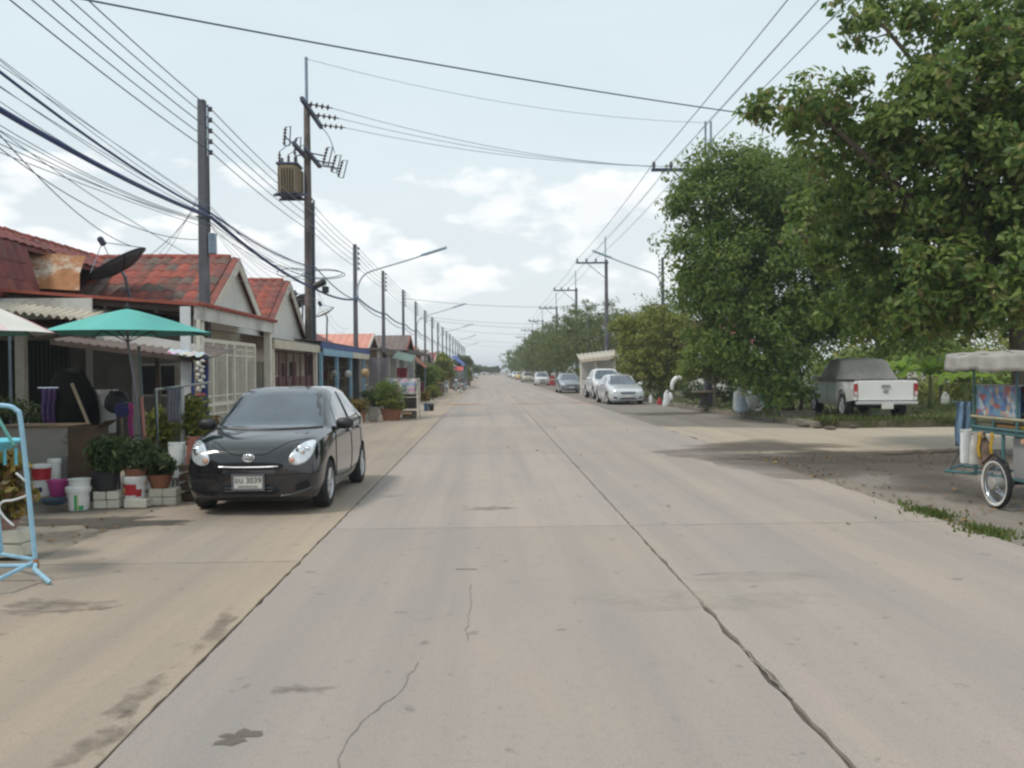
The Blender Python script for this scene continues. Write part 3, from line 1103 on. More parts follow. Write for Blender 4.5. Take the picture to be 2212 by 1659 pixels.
# salmon roof, grey roof, further houses
def simple_wing(label, y0, ya, x0, x1, za, ze, mat, ev=None):
    t = thing('house', label, 'house', ((x0 + x1) / 2, ya, 0))
    y2 = 2 * ya - y0
    P = [(y0, ze), (ya, za), (y2, ze), (y2, ze - .07), (ya, za - .07), (y0, ze - .07)]
    rf = MB().prism([(x1, y, z) for y, z in P], (x0 - x1, 0, 0)).build('roof', mat, t)
    n = int((x1 - x0) / 0.35)
    for k in range(n):
        x = x0 + (k + .5) * (x1 - x0) / n
        MB().prism([(x, y0 - .01, ze + .02), (x, ya, za + .02), (x, ya, za - .01), (x, y0 - .01, ze - .01)], (.05, 0, 0)).build('seam', mat, rf)
    MB().prism([(x1 + .01, y0, ze - .02), (x1 + .01, ya, za + .04), (x1 + .01, y2, ze - .02), (x1 + .01, y2, ze - .2), (x1 + .01, ya, za - .16), (x1 + .01, y0, ze - .2)], (.04, 0, 0)).build('barge_board', ev or CREAMP, t)
    MB().prism([(x1 - .3, y0 + .2, 0), (x1 - .3, y2 - .2, 0), (x1 - .3, y2 - .2, ze), (x1 - .3, ya, za - .1), (x1 - .3, y0 + .2, ze)], (x0 - x1 + .6, 0, 0)).build('wall', GREYW, t)
    window(t, (x1 - .28, ya - 1.2, 1.5), 1.3, 1.0)
    return t


simple_wing('low house with salmon pink metal roof past the blue canopy', 43.2, 46.6, -11.5, -6.0, 3.68, 2.55, PINKR)
simple_wing('low house with grey brown roof and red verge', 54.0, 58.0, -9.5, -5.1, 4.05, 2.75, GREYR, REDTRIM)
cdark = thing('carport', 'long dark flat canopy past the blue canopy', 'carport', (-6, 55, 0))
MB().bb((-7.6, 43.6, 2.78), (-5.3, 53.5, 2.86)).build('roof_sheet', GREYR, cdark)
MB().bb((-5.31, 43.6, 2.66), (-5.26, 53.5, 2.9)).build('fascia', BROWNM, cdark)
for y in (44, 48.5, 53):
    MB().bb((-5.5, y - .06, 0), (-5.38, y + .06, 2.8)).build('post', CREAMP, cdark)
cdk2 = thing('carport', 'dark brown canopy in front of the grey roofed house', 'carport', (-6, 62, 0))
MB().bb((-7.2, 54.2, 2.95), (-4.9, 72, 3.03)).build('roof_sheet', GREYR, cdk2)
MB().bb((-4.91, 54.2, 2.82), (-4.86, 72, 3.06)).build('fascia', BROWNM, cdk2)
for y in (55, 60, 66, 71.5):
    MB().bb((-5.1, y - .06, 0), (-4.98, y + .06, 2.95)).build('post', CREAMP, cdk2)

dim = thing('shop_front', 'dim brown shop front under the dark canopies', 'shop front', (-7, 55, 0))
MB().bb((-8.6, 43.8, 0), (-7.4, 53.8, 2.7)).build('wall', M('brown shop wall', (0.13, 0.10, 0.085), .85, .35, .8), dim)
for k in range(4):
    MB().bb((-7.42, 44.6 + 2.3 * k, .2), (-7.36, 46.4 + 2.3 * k, 2.2)).build('shutter', M('grey lilac shutter', (0.22, 0.20, 0.24), .6, .2, 1), dim)

far_specs = [(66, 'red', MAROON, 'dark red roofed house beyond the grey roofed one'), (78, 'orange', ORANGER, 'house with bright orange roof behind the green trees'),
             (92, 'grey', GREYR, 'grey roofed house beyond the orange roof'), (106, 'red', RED_T[0], 'red roofed house near the blue tarpaulin'),
             (120, 'blue', CORR, 'pale roofed house past the blue tarpaulin'), (136, 'red', MAROON, 'small dark red roofed house far down the street'),
             (154, 'grey', GREYR, 'small grey roofed house far down the left side'), (174, 'orange', ORANGER, 'tiny orange roofed house far down the left side'),
             (198, 'red', RED_T[1], 'tiny red roofed house far down the left side'), (225, 'grey', CORR, 'farthest pale roofed house on the left side'),
             (255, 'end', MAROON, 'tiny house closing the far end of the street')]
for y, k, m_, lb in far_specs:
    simple_wing(lb, y - 5, y, -11, -6.2 if k != 'end' else -5.0, 3.9, 2.7, m_)

# satellite dishes
def dish(name, label, c, ax, r, mat, depth=0.16, mount=None):
    c, ax = Vector(c), Vector(ax).normalized()
    t = thing(name, label, 'satellite dish', c)
    q = Vector((0, 0, 1)).rotation_difference(ax).to_matrix()
    mb = MB()
    prof = [(r * f, depth * r * 2 * f * f) for f in (0.02, .25, .5, .75, 1.0)]
    n = 28
    rows = [[q @ Vector((rr * math.cos(2 * math.pi * k / n), rr * math.sin(2 * math.pi * k / n), z)) + c for k in range(n + 1)] for rr, z in prof]
    mb.grid(rows)
    mb.build('reflector', mat, t, smooth=True, solid=0.012)
    rim = rows[-1]
    MB().tube(rim, 0.018, 6, caps=False).build('rim', BLACKPL, t)
    for k in range(0, n, 4):
        MB().tube([row[k] - ax * 0.012 for row in rows], 0.011, 5).build('rib', BLACKPL, t)
    f = c + ax * r * 1.05
    MB().lathe([(.05, -.08), (.075, -.06), (.075, .10), (.04, .14)], 10, f, q).build('feed_horn', M('dark feed horn', (0.03, 0.03, 0.06), .4, .1), t)
    for k in (0, 9, 18):
        MB().tube([rim[k], f], 0.011, 5).build('strut', STEEL, t)
    b = Vector(mount) if mount else c - Vector((0, 0, .7))
    MB().tube([c - ax * .03, c - ax * .15, b], 0.035, 8).build('mast', STEEL, t)
    return t


MESHD = M('dark mesh dish', (0.085, 0.08, 0.082), .7, .3, 30)
cdish = at(262, 585, Y=21.3)
dish('satellite_dish', 'large dark mesh satellite dish on the first weathered gable roof', cdish, (-0.50, -0.13, 0.85), 0.74, MESHD, 0.13, cdish - Vector((-.1, -.3, .75)))
cd2 = at(703, 678, Y=36.5)
dish('satellite_dish', 'small white satellite dish behind the transformer pole', cd2, (-0.42, -.25, 0.87), 0.42, WHITEP, .1, cd2 - Vector((0, -.2, 1.2)))
cd3 = at(650, 655, Y=34.0)
dish('satellite_dish', 'small grey dish half hidden behind the second gable', cd3, (-0.5, .3, 0.8), 0.45, MESHD, .1, cd3 - Vector((0, -.2, 1.2)))

# ================================================================== poles, lamps, wires
PX = -6.2
RX_ = 8.95


def lv_pole(name, label, x, y, h=7.65, side=1, spools=5, box=False, group=None):
    t = thing(name, label, 'utility pole', (x, y, 0), group)
    MB().prism([(x - .13, y - .11, -.05), (x + .13, y - .11, -.05), (x + .13, y + .11, -.05), (x - .13, y + .11, -.05)], (0, 0, .05)).build('footing', POLE, t)
    mb = MB()
    b, c = .115, .078
    mb.add([(x - b, y - b, 0), (x + b, y - b, 0), (x + b, y + b, 0), (x - b, y + b, 0), (x - c, y - c, h), (x + c, y - c, h), (x + c, y + c, h), (x - c, y + c, h)],
           [(3, 2, 1, 0), (4, 5, 6, 7), (0, 1, 5, 4), (1, 2, 6, 5), (2, 3, 7, 6), (3, 0, 4, 7)])
    mb.build('shaft', POLE, t, bevel=.012)
    xs = x + side * .18
    MB().bb((xs - .012 - .05, y - .02, h - 1.25), (xs + .012 - .05, y + .02, h - .1)).build('rack', STEEL, t)
    for k in range(spools):
        z = h - .2 - k * .235
        MB().lathe([(.025, -.05), (.045, -.045), (.045, -.015), (.028, 0), (.045, .015), (.045, .045), (.025, .05)], 10, (xs, y, z)).build('insulator', CERAM, t, smooth=True)
        MB().tube([(x + side * .09, y, z + .055), (xs + .02, y, z + .055)], .008, 5).build('bracket', STEEL, t)
    if box:
        z = h - 2.9
        MB().bb((x + side * .12, y - .09, z - .45), (x + side * .26, y + .09, z)).build('meter_box', STEEL, t, bevel=.01)
        MB().tube([(x + side * .16, y - .11, h - 1.25), (x + side * .17, y - .12, z)], .02, 6).build('conduit', BLACKPL, t)
    MB().tube([(x - .12, y - .12, 5.1), (x + .14, y - .13, 5.1), (x + .14, y + .12, 5.1)], .018, 6).build('cable_clamp', BLACKPL, t)
    return t


Y_LV = [19.6, 41.7, 52.7, 65.0, 76.0, 87.0, 98.0, 109.0, 120.0, 131.0, 142.0, 154.0, 166.0, 178.0, 190.0, 203.0, 216.0, 230.0]
ORD = ['second', 'third', 'fourth', 'fifth', 'sixth', 'seventh', 'eighth', 'ninth', 'tenth', 'eleventh', 'twelfth', 'thirteenth', 'fourteenth', 'fifteenth', 'sixteenth', 'seventeenth', 'eighteenth']
for k, y in enumerate(Y_LV):
    lb = 'square concrete pole rising through the carport beside the weathered gable' if k == 0 else f'{ORD[k - 1]} short concrete pole along the left houses, counted from the camera'
    lv_pole('utility_pole', lb, PX, y, box=(k == 0), group='short concrete poles along the left side')
lv_pole('utility_pole', 'concrete pole off the left picture edge carrying the cables', PX, 8.6, group='short concrete poles along the left side')

# transformer pole
tx, ty = -6.25, 31.2
tp = thing('transformer_pole', 'tall stained pole with brown transformer and fuse cutouts over the houses', 'utility pole', (tx, ty, 0))
MB().tube([(tx, ty, 0), (tx, ty, 5), (tx, ty, 10.95)], .17, 12, radii=[.175, .15, .11]).build('shaft', M('stained pole', (0.17, 0.14, 0.125), .9, .45, 1.3, bump=.3, dirt=(0.07, 0.06, 0.06), dirtcut=(.45, .62)), tp, smooth=True, auto=40)
MB().tube([(tx, ty, 10.8), (tx, ty, 12.65)], .055, 8).build('earth_pipe', STEEL, tp)
DKST = M('dark steel', (0.045, 0.06, 0.11), .6, .25, 5)
MB().bb((tx + .13, ty - 1.75, 10.62), (tx + .25, ty + 1.7, 10.76)).build('cross_arm', DKST, tp)
MB().bb((tx - .25, ty - 1.3, 9.28), (tx - .13, ty + 1.3, 9.40)).build('cross_arm', DKST, tp)
MB().bb((tx + .13, ty - 1.3, 9.10), (tx + .25, ty + 1.3, 9.22)).build('cross_arm', DKST, tp)
HVY = (ty - 1.15, ty + .15, ty + 1.45)
RARM = [(6.78, 36.0, 9.92), (7.45, 36.0, 9.92), (8.15, 36.0, 9.92)]
for k in range(3):
    a, b = Vector((tx + .25, HVY[k], 10.7)), Vector(RARM[k])
    d = (b - a).normalized()
    q = Vector((0, 0, 1)).rotation_difference(d).to_matrix()
    prof = [(.02, 0)]
    for i in range(4):
        z = .12 + i * .19
        prof += [(.022, z - .05), (.10, z), (.085, z + .03), (.022, z + .05)]
    prof.append((.02, .85))
    MB().lathe(prof, 10, a, q).build('strain_insulator', CERAM, tp, smooth=True)
for k, (dx, dy) in enumerate(((-.55, -1.0), (-.5, .4), (.75, -.75), (.85, .35), (.95, 1.15))):
    c = Vector((tx + dx, ty + dy, 9.05 if dx > 0 else 9.65))
    tilt = Matrix.Rotation(R(16 if dx > 0 else 5), 3, 'Y')
    prof = [(.03, -.30)] + [p for i in range(5) for p in ((.03, -.25 + i * .11), (.07, -.22 + i * .11), (.03, -.18 + i * .11))] + [(.03, .30)]
    cut = MB().lathe(prof, 8, c, tilt).build('fuse_cutout', CERAM, tp, smooth=True)
    MB().tube([c + tilt @ Vector((.0, 0, .30)), c + tilt @ Vector((.17, 0, .36)), c + tilt @ Vector((.19, 0, -.30)), c + tilt @ Vector((0, 0, -.30))], .022, 6).build('fuse_tube', DKST, cut)
    MB().tube([c + Vector((0, 0, 0)), (tx + (.2 if dx > 0 else -.2), c.y, 9.16 if dx > 0 else 9.34)], .025, 5).build('bracket', DKST, tp)
# transformer tank with fins, lid, bushings
TANK = M('brown grey transformer paint', (0.25, 0.20, 0.125), .55, .15, 2.0)
cx, cy, cz = tx - .56, ty - .25, 8.22
MB().prism([(cx - .33, cy - .36, cz - .42), (cx - .2, cy - .46, cz - .42), (cx + .2, cy - .46, cz - .42), (cx + .33, cy - .36, cz - .42), (cx + .33, cy + .36, cz - .42), (cx - .33, cy + .36, cz - .42)], (0, 0, .98)).build('tank', TANK, tp, bevel=.03)
MB().bb((cx - .37, cy - .48, cz + .57), (cx + .37, cy + .40, cz + .64)).build('lid', DKST, tp, bevel=.01)
for k in range(7):
    x = cx - .27 + k * .09
    MB().bb((x - .012, cy - .60, cz - .35), (x + .012, cy - .46, cz + .45)).build('fin', TANK, tp)
for k in range(6):
    y = cy - .3 + k * .11
    MB().bb((cx + .33, y - .01, cz - .35), (cx + .42, y + .01, cz + .45)).build('fin', TANK, tp)
for k, (dx, dy, hh) in enumerate(((-.3, -.2, .42), (-.05, .05, .38), (.2, .1, .36), (-.3, .2, .3), (.25, -.25, .22))):
    prof = [(.04, 0)] + [p for i in range(3) for p in ((.035, .06 + i * hh / 4), (.065, .09 + i * hh / 4), (.035, .12 + i * hh / 4))] + [(.02, hh)]
    MB().lathe(prof, 8, (cx + dx, cy + dy, cz + .64)).build('bushing', CERAM, tp, smooth=True)
MB().bb((cx - .45, cy - .5, cz - .52), (tx + .15, cy - .42, cz - .44)).build('platform_bar', DKST, tp)
MB().bb((cx - .45, cy + .3, cz - .52), (tx + .15, cy + .38, cz - .44)).build('platform_bar', DKST, tp)
MB().bb((cx - .36, cy - .6, cz - .44), (cx + .36, cy + .4, cz - .43)).build('platform', DKST, tp)
for i, pp in enumerate((((-.3, -.2, 1.05), (-.1, -.1, 1.25), (.3, .1, 1.6)), ((-.05, .05, 1.0), (.3, .2, 1.3), (.55, .3, 1.45)), ((.2, .1, 1.0), (.6, .0, .95), (1.2, .3, .75), (1.55, .4, .55)), ((.9, .2, 2.2), (1.3, .3, 1.7), (1.45, .6, 1.2)))):
    P = [Vector((cx + a, cy + b, cz + c)) for a, b, c in pp]
    MB().tube([Vector(p) for p in catmull(P, 6)], .014, 5).build('jumper_wire', WIRE, tp)
# cables strapped down the shaft and the coil lower down
for k in range(5):
    w = .6 + k * .5
    P = [(tx + (.2 + .02 * random.random()) * math.sin(w), ty - .2 * math.cos(w) - .02, z + random.uniform(-.1, .1)) for z in (7.6, 6.4, 5.2, 4.0, 2.6)]
    MB().tube([Vector(p) for p in catmull(P, 4)], .028, 6).build('riser_cable', WIRE if k % 2 else M('grey riser', (.12, .11, .11), .7, .3), tp)
for k in range(3):
    cc = Vector((tx + (.55 if k else -.5), ty - .25, 5.15 - .04 * k))
    MB().tube([cc + Vector(((.55 + .1 * k) * math.cos(w), .1 * math.sin(w), .16 * math.sin(w))) for w in np.linspace(0, 6.28, 24)], .014, 5).build('spare_coil', WIRE, tp)
MB().lathe([(.02, -.25), (.11, -.22), (.12, .2), (.03, .25)], 10, (tx + .42, ty - .25, 4.75), Matrix.Rotation(R(65), 3, 'Y')).build('splice_box', BLACKPL, tp)
MB().lathe([(.02, -.13), (.12, -.1), (.12, .1), (.03, .13)], 10, (tx + .62, ty - .25, 4.55)).build('splice_box', BLACKPL, tp)


# tall right hand poles with one sided cross arms
def hv_pole(label, x, y, arm_z=9.75, n_pipe=1, faint=False):
    t = thing('transmission_pole', label, 'utility pole', (x, y, 0), 'tall cross arm poles along the right side')
    MB().tube([(x, y, -.1), (x, y, arm_z + .25)], .16, 10, radii=[.19, .12]).build('shaft', POLE, t, smooth=True, auto=40)
    for k in range(n_pipe):
        MB().tube([(x - .05 + k * .22, y, arm_z - .3), (x - .05 + k * .22, y, arm_z + 2.0)], .045, 8).build('earth_pipe', STEEL, t)
    MB().bb((x - 2.3, y - .20, arm_z - .06), (x + .15, y - .13, arm_z + .07)).build('cross_arm', DKST, t)
    MB().tube([(x - 1.45, y - .2, arm_z - .05), (x - .1, y - .17, arm_z - 1.15)], .025, 6).build('brace', DKST, t)
    for dx in (-2.2, -1.5, -.8):
        MB().lathe([(.03, 0), (.05, .04), (.10, .08), (.05, .11), (.09, .15), (.05, .19), (.07, .22), (.04, .27)], 10, (x + dx, y - .165, arm_z + .07)).build('pin_insulator', CERAM, t, smooth=True)
    return t


Y_HV = [36.0, 67.0, 90.0, 116.0, 146.0, 180.0, 218.0]
HL = ['nearest tall cross arm pole, half hidden behind the dark tree', 'tall cross arm pole rising behind the small shed', 'tall cross arm pole just past the one at the shed', 'cross arm pole standing over the far row of trees',
      'small distant cross arm pole above the tree row', 'tiny cross arm pole over the far trees', 'farthest tiny cross arm pole on the right']
for k, y in enumerate(Y_HV):
    hv_pole(HL[k], RX_, y, n_pipe=2 if k == 0 else 1)
for lb, px, y, hh in (('short concrete pole carrying the right hand street lamp', 1432, 54.0, 8.5), ('short concrete pole behind the yellow green tree', 1475, 52.0, 7.6),
                      ('thin concrete pole in front of the far tree row', 1272, 72.0, 6.2), ('thin pole in front of the far trees, next to the cross arm pole', 1247, 84.0, 5.9)):
    lv_pole('utility_pole', lb, at(px, 700, Y=y).x, y, hh, side=-1, group='short poles on the right side')


def lamp(label, x, y, z, L, sgn, rise):
    t = thing('street_lamp', label, 'street lamp', (x, y, z))
    P = [(x + sgn * .12, y - .1, z), (x + sgn * .13, y - .1, z + .55), (x + sgn * .35, y - .12, z + 1.0), (x + sgn * .8, y - .2, z + 1.28), (x + sgn * L * .62, y - .4, z + 1.28 + rise * .5), (x + sgn * L, y - .6, z + 1.28 + rise)]
    MB().tube([Vector(p) for p in catmull(P, 5)], .04, 8).build('arm', M('pale galvanised arm', (.42, .48, .53), .5, .1, metal=.2), t, smooth=True)
    d = Vector((sgn * L * .38, -.2, rise * .5)).normalized()
    e = Vector(P[-1])
    q = Matrix.Rotation(math.atan2(d.z, abs(d.x)) * -sgn, 3, 'Y')
    MB().box(e - d * .35, (1.25, .20, .10), q).build('head', M('lamp housing', (0.26, 0.38, 0.47), .5, .15), t, bevel=.03)
    MB().box(e - d * .3 - Vector((0, 0, .062)), (1.0, .14, .02), q).build('diffuser', M('lamp cover', (0.6, 0.62, 0.6), .3, .05), t)
    MB().bb((x - .1, y - .14, z + .05), (x + sgn * .17, y - .06, z + .13)).build('clamp', STEEL, t)
    return t


lamp('long armed street lamp on the third left pole', PX, 41.7, 5.1, 4.05, 1, .95)
lamp('long armed street lamp on the sixth left pole, its arm above the far roofs', PX, 76.0, 5.1, 4.05, 1, .95)
lamp('distant street lamp reaching out over the left houses', PX, 109.0, 5.1, 4.05, 1, .95)
lamp('small far street lamp arm on the left side', PX, 142.0, 5.1, 4.05, 1, .95)
lamp('tiny far street lamp arm on the left side', PX, 178.0, 5.1, 4.05, 1, .95)
xr = at(1432, 700, Y=54.0).x
lamp('street lamp reaching left from the pole beside the dark tree', xr, 54.0, 6.3, 4.1, -1, 1.2)
lamp('distant right hand street lamp before the far trees', RX_, 116.0, 6.0, 3.5, -1, .9)


def wire(name, label, pts, r, mat, n=5, group=None):
    o = MB().tube(pts, r, n).build(name, mat, None)
    return tag(o, label, 'cable', group)


def chain(ptsl, s, n=10):
    out = []
    for a, b in zip(ptsl[:-1], ptsl[1:]):
        out += sag(a, b, s, n)[(1 if out else 0):]
    return out


ys = [8.6] + Y_LV[:1] + [31.2] + Y_LV[1:]
LVZ = [7.45, 7.215, 6.98, 6.745, 6.51]
LVL = ['top', 'second from top', 'middle', 'second from bottom', 'bottom']
for k, z in enumerate(LVZ):
    wire('overhead_wire', f'{LVL[k]} of the five stacked power wires along the left poles', chain([(PX + .2, y, z) for y in ys], .10), .011, ALUW if k % 2 else WIRE, group='stacked power wires on the left poles')
# telephone bundle, thick, sagging from pole to pole
wire('cable_bundle', 'thick blue black telephone cable bundle along the left poles', chain([(PX + .17, y, 5.1 if y != 31.2 else 4.6) for y in ys], .16), .042, WIREB)
wire('cable_bundle', 'second cable bundle strung just above the thick one on the left', chain([(PX + .15, 8.6, 5.75), (PX + .15, 19.6, 5.2), (PX + .2, 31.2, 5.35), (PX + .15, 41.7, 5.0)] + [(PX + .15, y, 4.85) for y in Y_LV[2:]], .2), .022, WIREB)
zz = [(5.95, 5.25), (5.83, 5.3), (5.62, 5.3), (5.55, 5.15), (5.4, 5.2), (5.3, 5.1), (5.05, 5.05), (4.9, 5.0), (4.75, 4.95), (4.62, 5.0), (4.4, 4.85)]
for k, (za, zb) in enumerate(zz):
    x0 = PX + .1 + .05 * (k % 3)
    s_ = random.uniform(.02, .3)
    pts = sag((x0, 8.6, za), (x0, 19.6, zb), s_) + sag((x0, 19.6, zb), (PX + .1, 31.2, 5.3 - .12 * (k % 5)), random.uniform(.1, .4))[1:]
    wire('telephone_wire', 'thin grey telephone wire fanning out beside the thick bundle', pts, .0065, ALUW if k % 3 else WIRE, 4, 'fan of thin telephone wires on the left')
# drop wires
for k, (px, py, y) in enumerate(((318, 560, 21), (330, 556, 21.5), (345, 556, 22), (362, 556, 22.2))):
    wire('drop_wire', 'thin drop wire from the carport pole down to the gable roof', sag((PX - .1, 19.5, 5.3 + .07 * k), at(px - 10, py, Y=y), .1), .006, ALUW, 4, 'drop wires at the first gable')
wire('drop_wire', 'long sagging wire from the top left edge down to the mesh dish', sag(at(-40, 245, Y=12), at(285, 532, Y=21.3), .28), .009, WIRE, 5)
wire('drop_wire', 'slack wire dipping from the left edge to the carport pole', sag(at(-40, 290, Y=12), (PX - .1, 19.5, 4.6), .35), .008, WIRE, 5)
wire('drop_wire', 'slack wire passing behind the carport pole to the far poles', sag(at(-40, 255, Y=12), (PX, 31.2, 4.2), .5), .007, ALUW, 5)
for k in range(5):
    b = Vector((PX - .6 - .5 * random.random(), 20.6 + 2.3 * k, 3.6))
    wire('drop_wire', 'thin slack drop wire below the bundle towards the gabled roofs', sag((PX + .1, 19.6 + (k > 2) * 11.6, 5.0), (PX + .3 - .2 * k, 31.2 + (k > 2) * 10.5, 4.2 - .15 * k), .3 + .1 * k), .006, ALUW, 4, 'slack drop wires under the bundle')
# wires over the road
wire('overhead_wire', 'single heavy wire crossing the whole sky from the top left', sag(at(60, -25, Y=15), at(1660, 252, Y=27), .12, 20), .017, WIRE, 6)
wire('overhead_wire', 'thin guard wire from the transformer pole top across the road', sag((tx, ty, 12.6), (RX_ - .05, 36, 11.7), .45, 20), .009, ALUW)
for k in range(3):
    a, b = Vector((tx + .25, HVY[k], 10.7)), Vector(RARM[k])
    d = (b - a).normalized()
    wire('overhead_wire', ['near', 'middle', 'far'][k] + ' one of three wires from the transformer pole across the road', sag(a + d * .85, b, .35, 20), .011, ALUW, 5, 'three road crossing wires')
for k, dx in enumerate((-2.2, -1.5, -.8)):
    P = [(RX_ + dx, -2.0, 9.95 + .3)] + [(RX_ + dx, y - .165, 10.05) for y in Y_HV]
    wire('overhead_wire', ['road side', 'middle', 'pole side'][k] + ' one of three wires on the right hand cross arms', chain(P, .22), .014, WIRE if k == 0 else ALUW, 5, 'three wires on the right cross arms')
wire('overhead_wire', 'thin top wire between the pipes of the right hand poles', chain([(RX_, -2, 11.9)] + [(RX_, y, 11.7) for y in Y_HV], .2), .008, ALUW)
for k, (ya, za, yb, zb) in enumerate(((65.0, 7.0, 67.0, 6.6), (76.0, 6.2, 90, 6.0), (87, 7.0, 90, 6.5), (109, 7.0, 116, 6.4), (131, 6.8, 146, 6.2), (154, 6.8, 180, 6.2))):
    wire('overhead_wire', ['nearest', 'second', 'third', 'fourth', 'fifth', 'farthest'][k] + ' of the wires crossing the street before the horizon', sag((PX + .2, ya, za), (RX_, yb, zb), .35, 16), .016, ALUW, 5, 'distant street crossing wires')
for k in range(2):
    P = [(9.4, 25, 5.6 - .3 * k)] + [(9.1, 46, 5.4 - .3 * k), (9.1, 72, 5.2 - .3 * k), (8.9, 84, 5.0 - .3 * k)]
    wire('telephone_wire', ['upper', 'lower'][k] + ' telephone wire behind the yellow green tree', chain(P, .3), .018, WIREB, 5)

# ================================================================== vehicles (local space: front at y=0 facing -y, rear at y=L)
def hermite(xs, ys, q):
    """monotone cubic through the stations"""
    xs, ys = np.array(xs, float), np.array(ys, float)
    d = np.diff(ys) / np.diff(xs)
    m = np.zeros_like(ys)
    m[0], m[-1] = d[0], d[-1]
    for i in range(1, len(xs) - 1):
        m[i] = 0 if d[i - 1] * d[i] <= 0 else 2 * d[i - 1] * d[i] / (d[i - 1] + d[i])
    i = np.clip(np.searchsorted(xs, q) - 1, 0, len(xs) - 2)
    h = xs[i + 1] - xs[i]
    t = (q - xs[i]) / h
    return (2 * t**3 - 3 * t**2 + 1) * ys[i] + (t**3 - 2 * t**2 + t) * h * m[i] + (-2 * t**3 + 3 * t**2) * ys[i + 1] + (t**3 - t**2) * h * m[i + 1]


def loft_body(st, axles, rw, wheel_x, mat, ny=64):
    """st rows: y, z bottom, half width sill, half width max, half width belt, z belt, half width roof, z roof"""
    st = np.array(st)
    ys = st[:, 0]
    q = np.unique(np.concatenate([np.linspace(ys[0], ys[-1], ny), ys]))
    C = [hermite(ys, st[:, k], q) for k in range(1, 8)]
    rings = []
    for i in range(len(q)):
        zb, ws, wm, wb, ze, wr, zr = [c[i] for c in C]
        g = zr - ze
        zm = zb + (ze - zb) * .52
        half = [(0, zb), (ws * .8, zb), (ws * .96, zb + .02), (ws, zb + .08), (wm * .995, (zb + .08 + zm) / 2), (wm, zm), (wb + (wm - wb) * .72, zm + (ze - zm) * .5), (wb + (wm - wb) * .3, ze - .05 * (ze - zb)), (wb, ze),
                (wb + (wr - wb) * .16, ze + g * .16), (wb + (wr - wb) * .5, ze + g * .5), (wb + (wr - wb) * .86, ze + g * .84), (wr * .97, ze + g * .925), (wr * .86, ze + g * .968), (wr * .5, zr - g * .008), (0, zr)]
        ring = [(x, q[i], z) for x, z in half] + [(-x, q[i], z) for x, z in half[-2:0:-1]]
        rings.append(ring)
    mb = MB()
    n = len(rings[0])
    for r_ in rings:
        mb.v += r_
    for i in range(len(rings) - 1):
        for k in range(n):
            k2 = (k + 1) % n
            mb.f.append((i * n + k, i * n + k2, (i + 1) * n + k2, (i + 1) * n + k))
    mb.f.append(tuple(range(n))[::-1])
    mb.f.append(tuple((len(rings) - 1) * n + k for k in range(n)))
    me = mb.mesh('body')
    me.materials.append(mat)
    me.materials.append(DARK)
    o = bpy.data.objects.new('body', me)
    COL.objects.link(o)
    bvh = BVHTree.FromPolygons([v.co.copy() for v in me.vertices], [tuple(p.vertices) for p in me.polygons])
    for (ay, az) in axles:
        cut = MB()
        for s in (-1, 1):
            cut.tube([(s * (wheel_x - .14), ay, az), (s * 1.3, ay, az)], rw, 28)
        cm = cut.mesh('cut')
        co = bpy.data.objects.new('cut', cm)
        COL.objects.link(co)
        md = o.modifiers.new('b', 'BOOLEAN')
        md.operation, md.solver, md.object = 'DIFFERENCE', 'EXACT', co
        dg = bpy.context.evaluated_depsgraph_get()
        nm = bpy.data.meshes.new_from_object(o.evaluated_get(dg))
        o.modifiers.clear()
        o.data = nm
        bpy.data.objects.remove(co)
    me = o.data
    if len(me.materials) == 0:
        me.materials.append(mat)
        me.materials.append(DARK)
    for p in me.polygons:
        c = p.center
        for ay, az in axles:
            if math.hypot(c.y - ay, c.z - az) < rw * .995 and abs(c.x) > wheel_x - .2:
                p.material_index = 1
            if abs(math.hypot(c.y - ay, c.z - az) - rw) < .012 and abs(p.normal.x) < .5 and abs(c.x) > wheel_x - .2:
                p.material_index = 1
        p.use_smooth = True
    try:
        me.set_sharp_from_angle(angle=R(38))
    except Exception:
        pass
    return o, bvh


AX = {'front': (Vector((1, 0, 0)), Vector((0, 0, 1)), Vector((0, 1, 0)), Vector((0, -3, 0))),
      'rear': (Vector((1, 0, 0)), Vector((0, 0, 1)), Vector((0, -1, 0)), Vector((0, 12, 0))),
      'left': (Vector((0, 1, 0)), Vector((0, 0, 1)), Vector((1, 0, 0)), Vector((-3, 0, 0))),
      'right': (Vector((0, 1, 0)), Vector((0, 0, 1)), Vector((-1, 0, 0)), Vector((3, 0, 0))),
      'top': (Vector((1, 0, 0)), Vector((0, 1, 0)), Vector((0, 0, -1)), Vector((0, 0, 4)))}


def cast(bvh, a, b, view, off=0.006):
    U, V, D, O = AX[view] if isinstance(view, str) else view
    o = O + U * a + V * b
    h, n, i, d = bvh.ray_cast(o, D)
    if h is None:
        h, n, i, d = bvh.find_nearest(o + D * 3)
    return h - D * off + (n * 0.0)


def patch(bvh, outline, view, mat, name, parent, off=0.006, rings=6, sm=True, sub=5):
    """a skin of the outline laid on the body"""
    P = [np.array(p, float) for p in outline]
    if sub > 1:
        Q = []
        for i in range(len(P)):
            for k in range(sub):
                Q.append(P[i] + (P[(i + 1) % len(P)] - P[i]) * k / sub)
        P = Q
    c = sum(P) / len(P)
    mb = MB()
    n = len(P)
    rows = []
    for r_ in range(rings + 1):
        f = 1 - r_ / rings * .985
        rows.append([cast(bvh, *(c + (p - c) * f), view, off * (1 if r_ else .15)) for p in P])
    rows.insert(1, [cast(bvh, *(c + (p - c) * .985), view, off) for p in P])
    for r_ in rows:
        r_.append(r_[0])
    mb.grid(rows)
    return mb.build(name, mat, parent, smooth=sm)


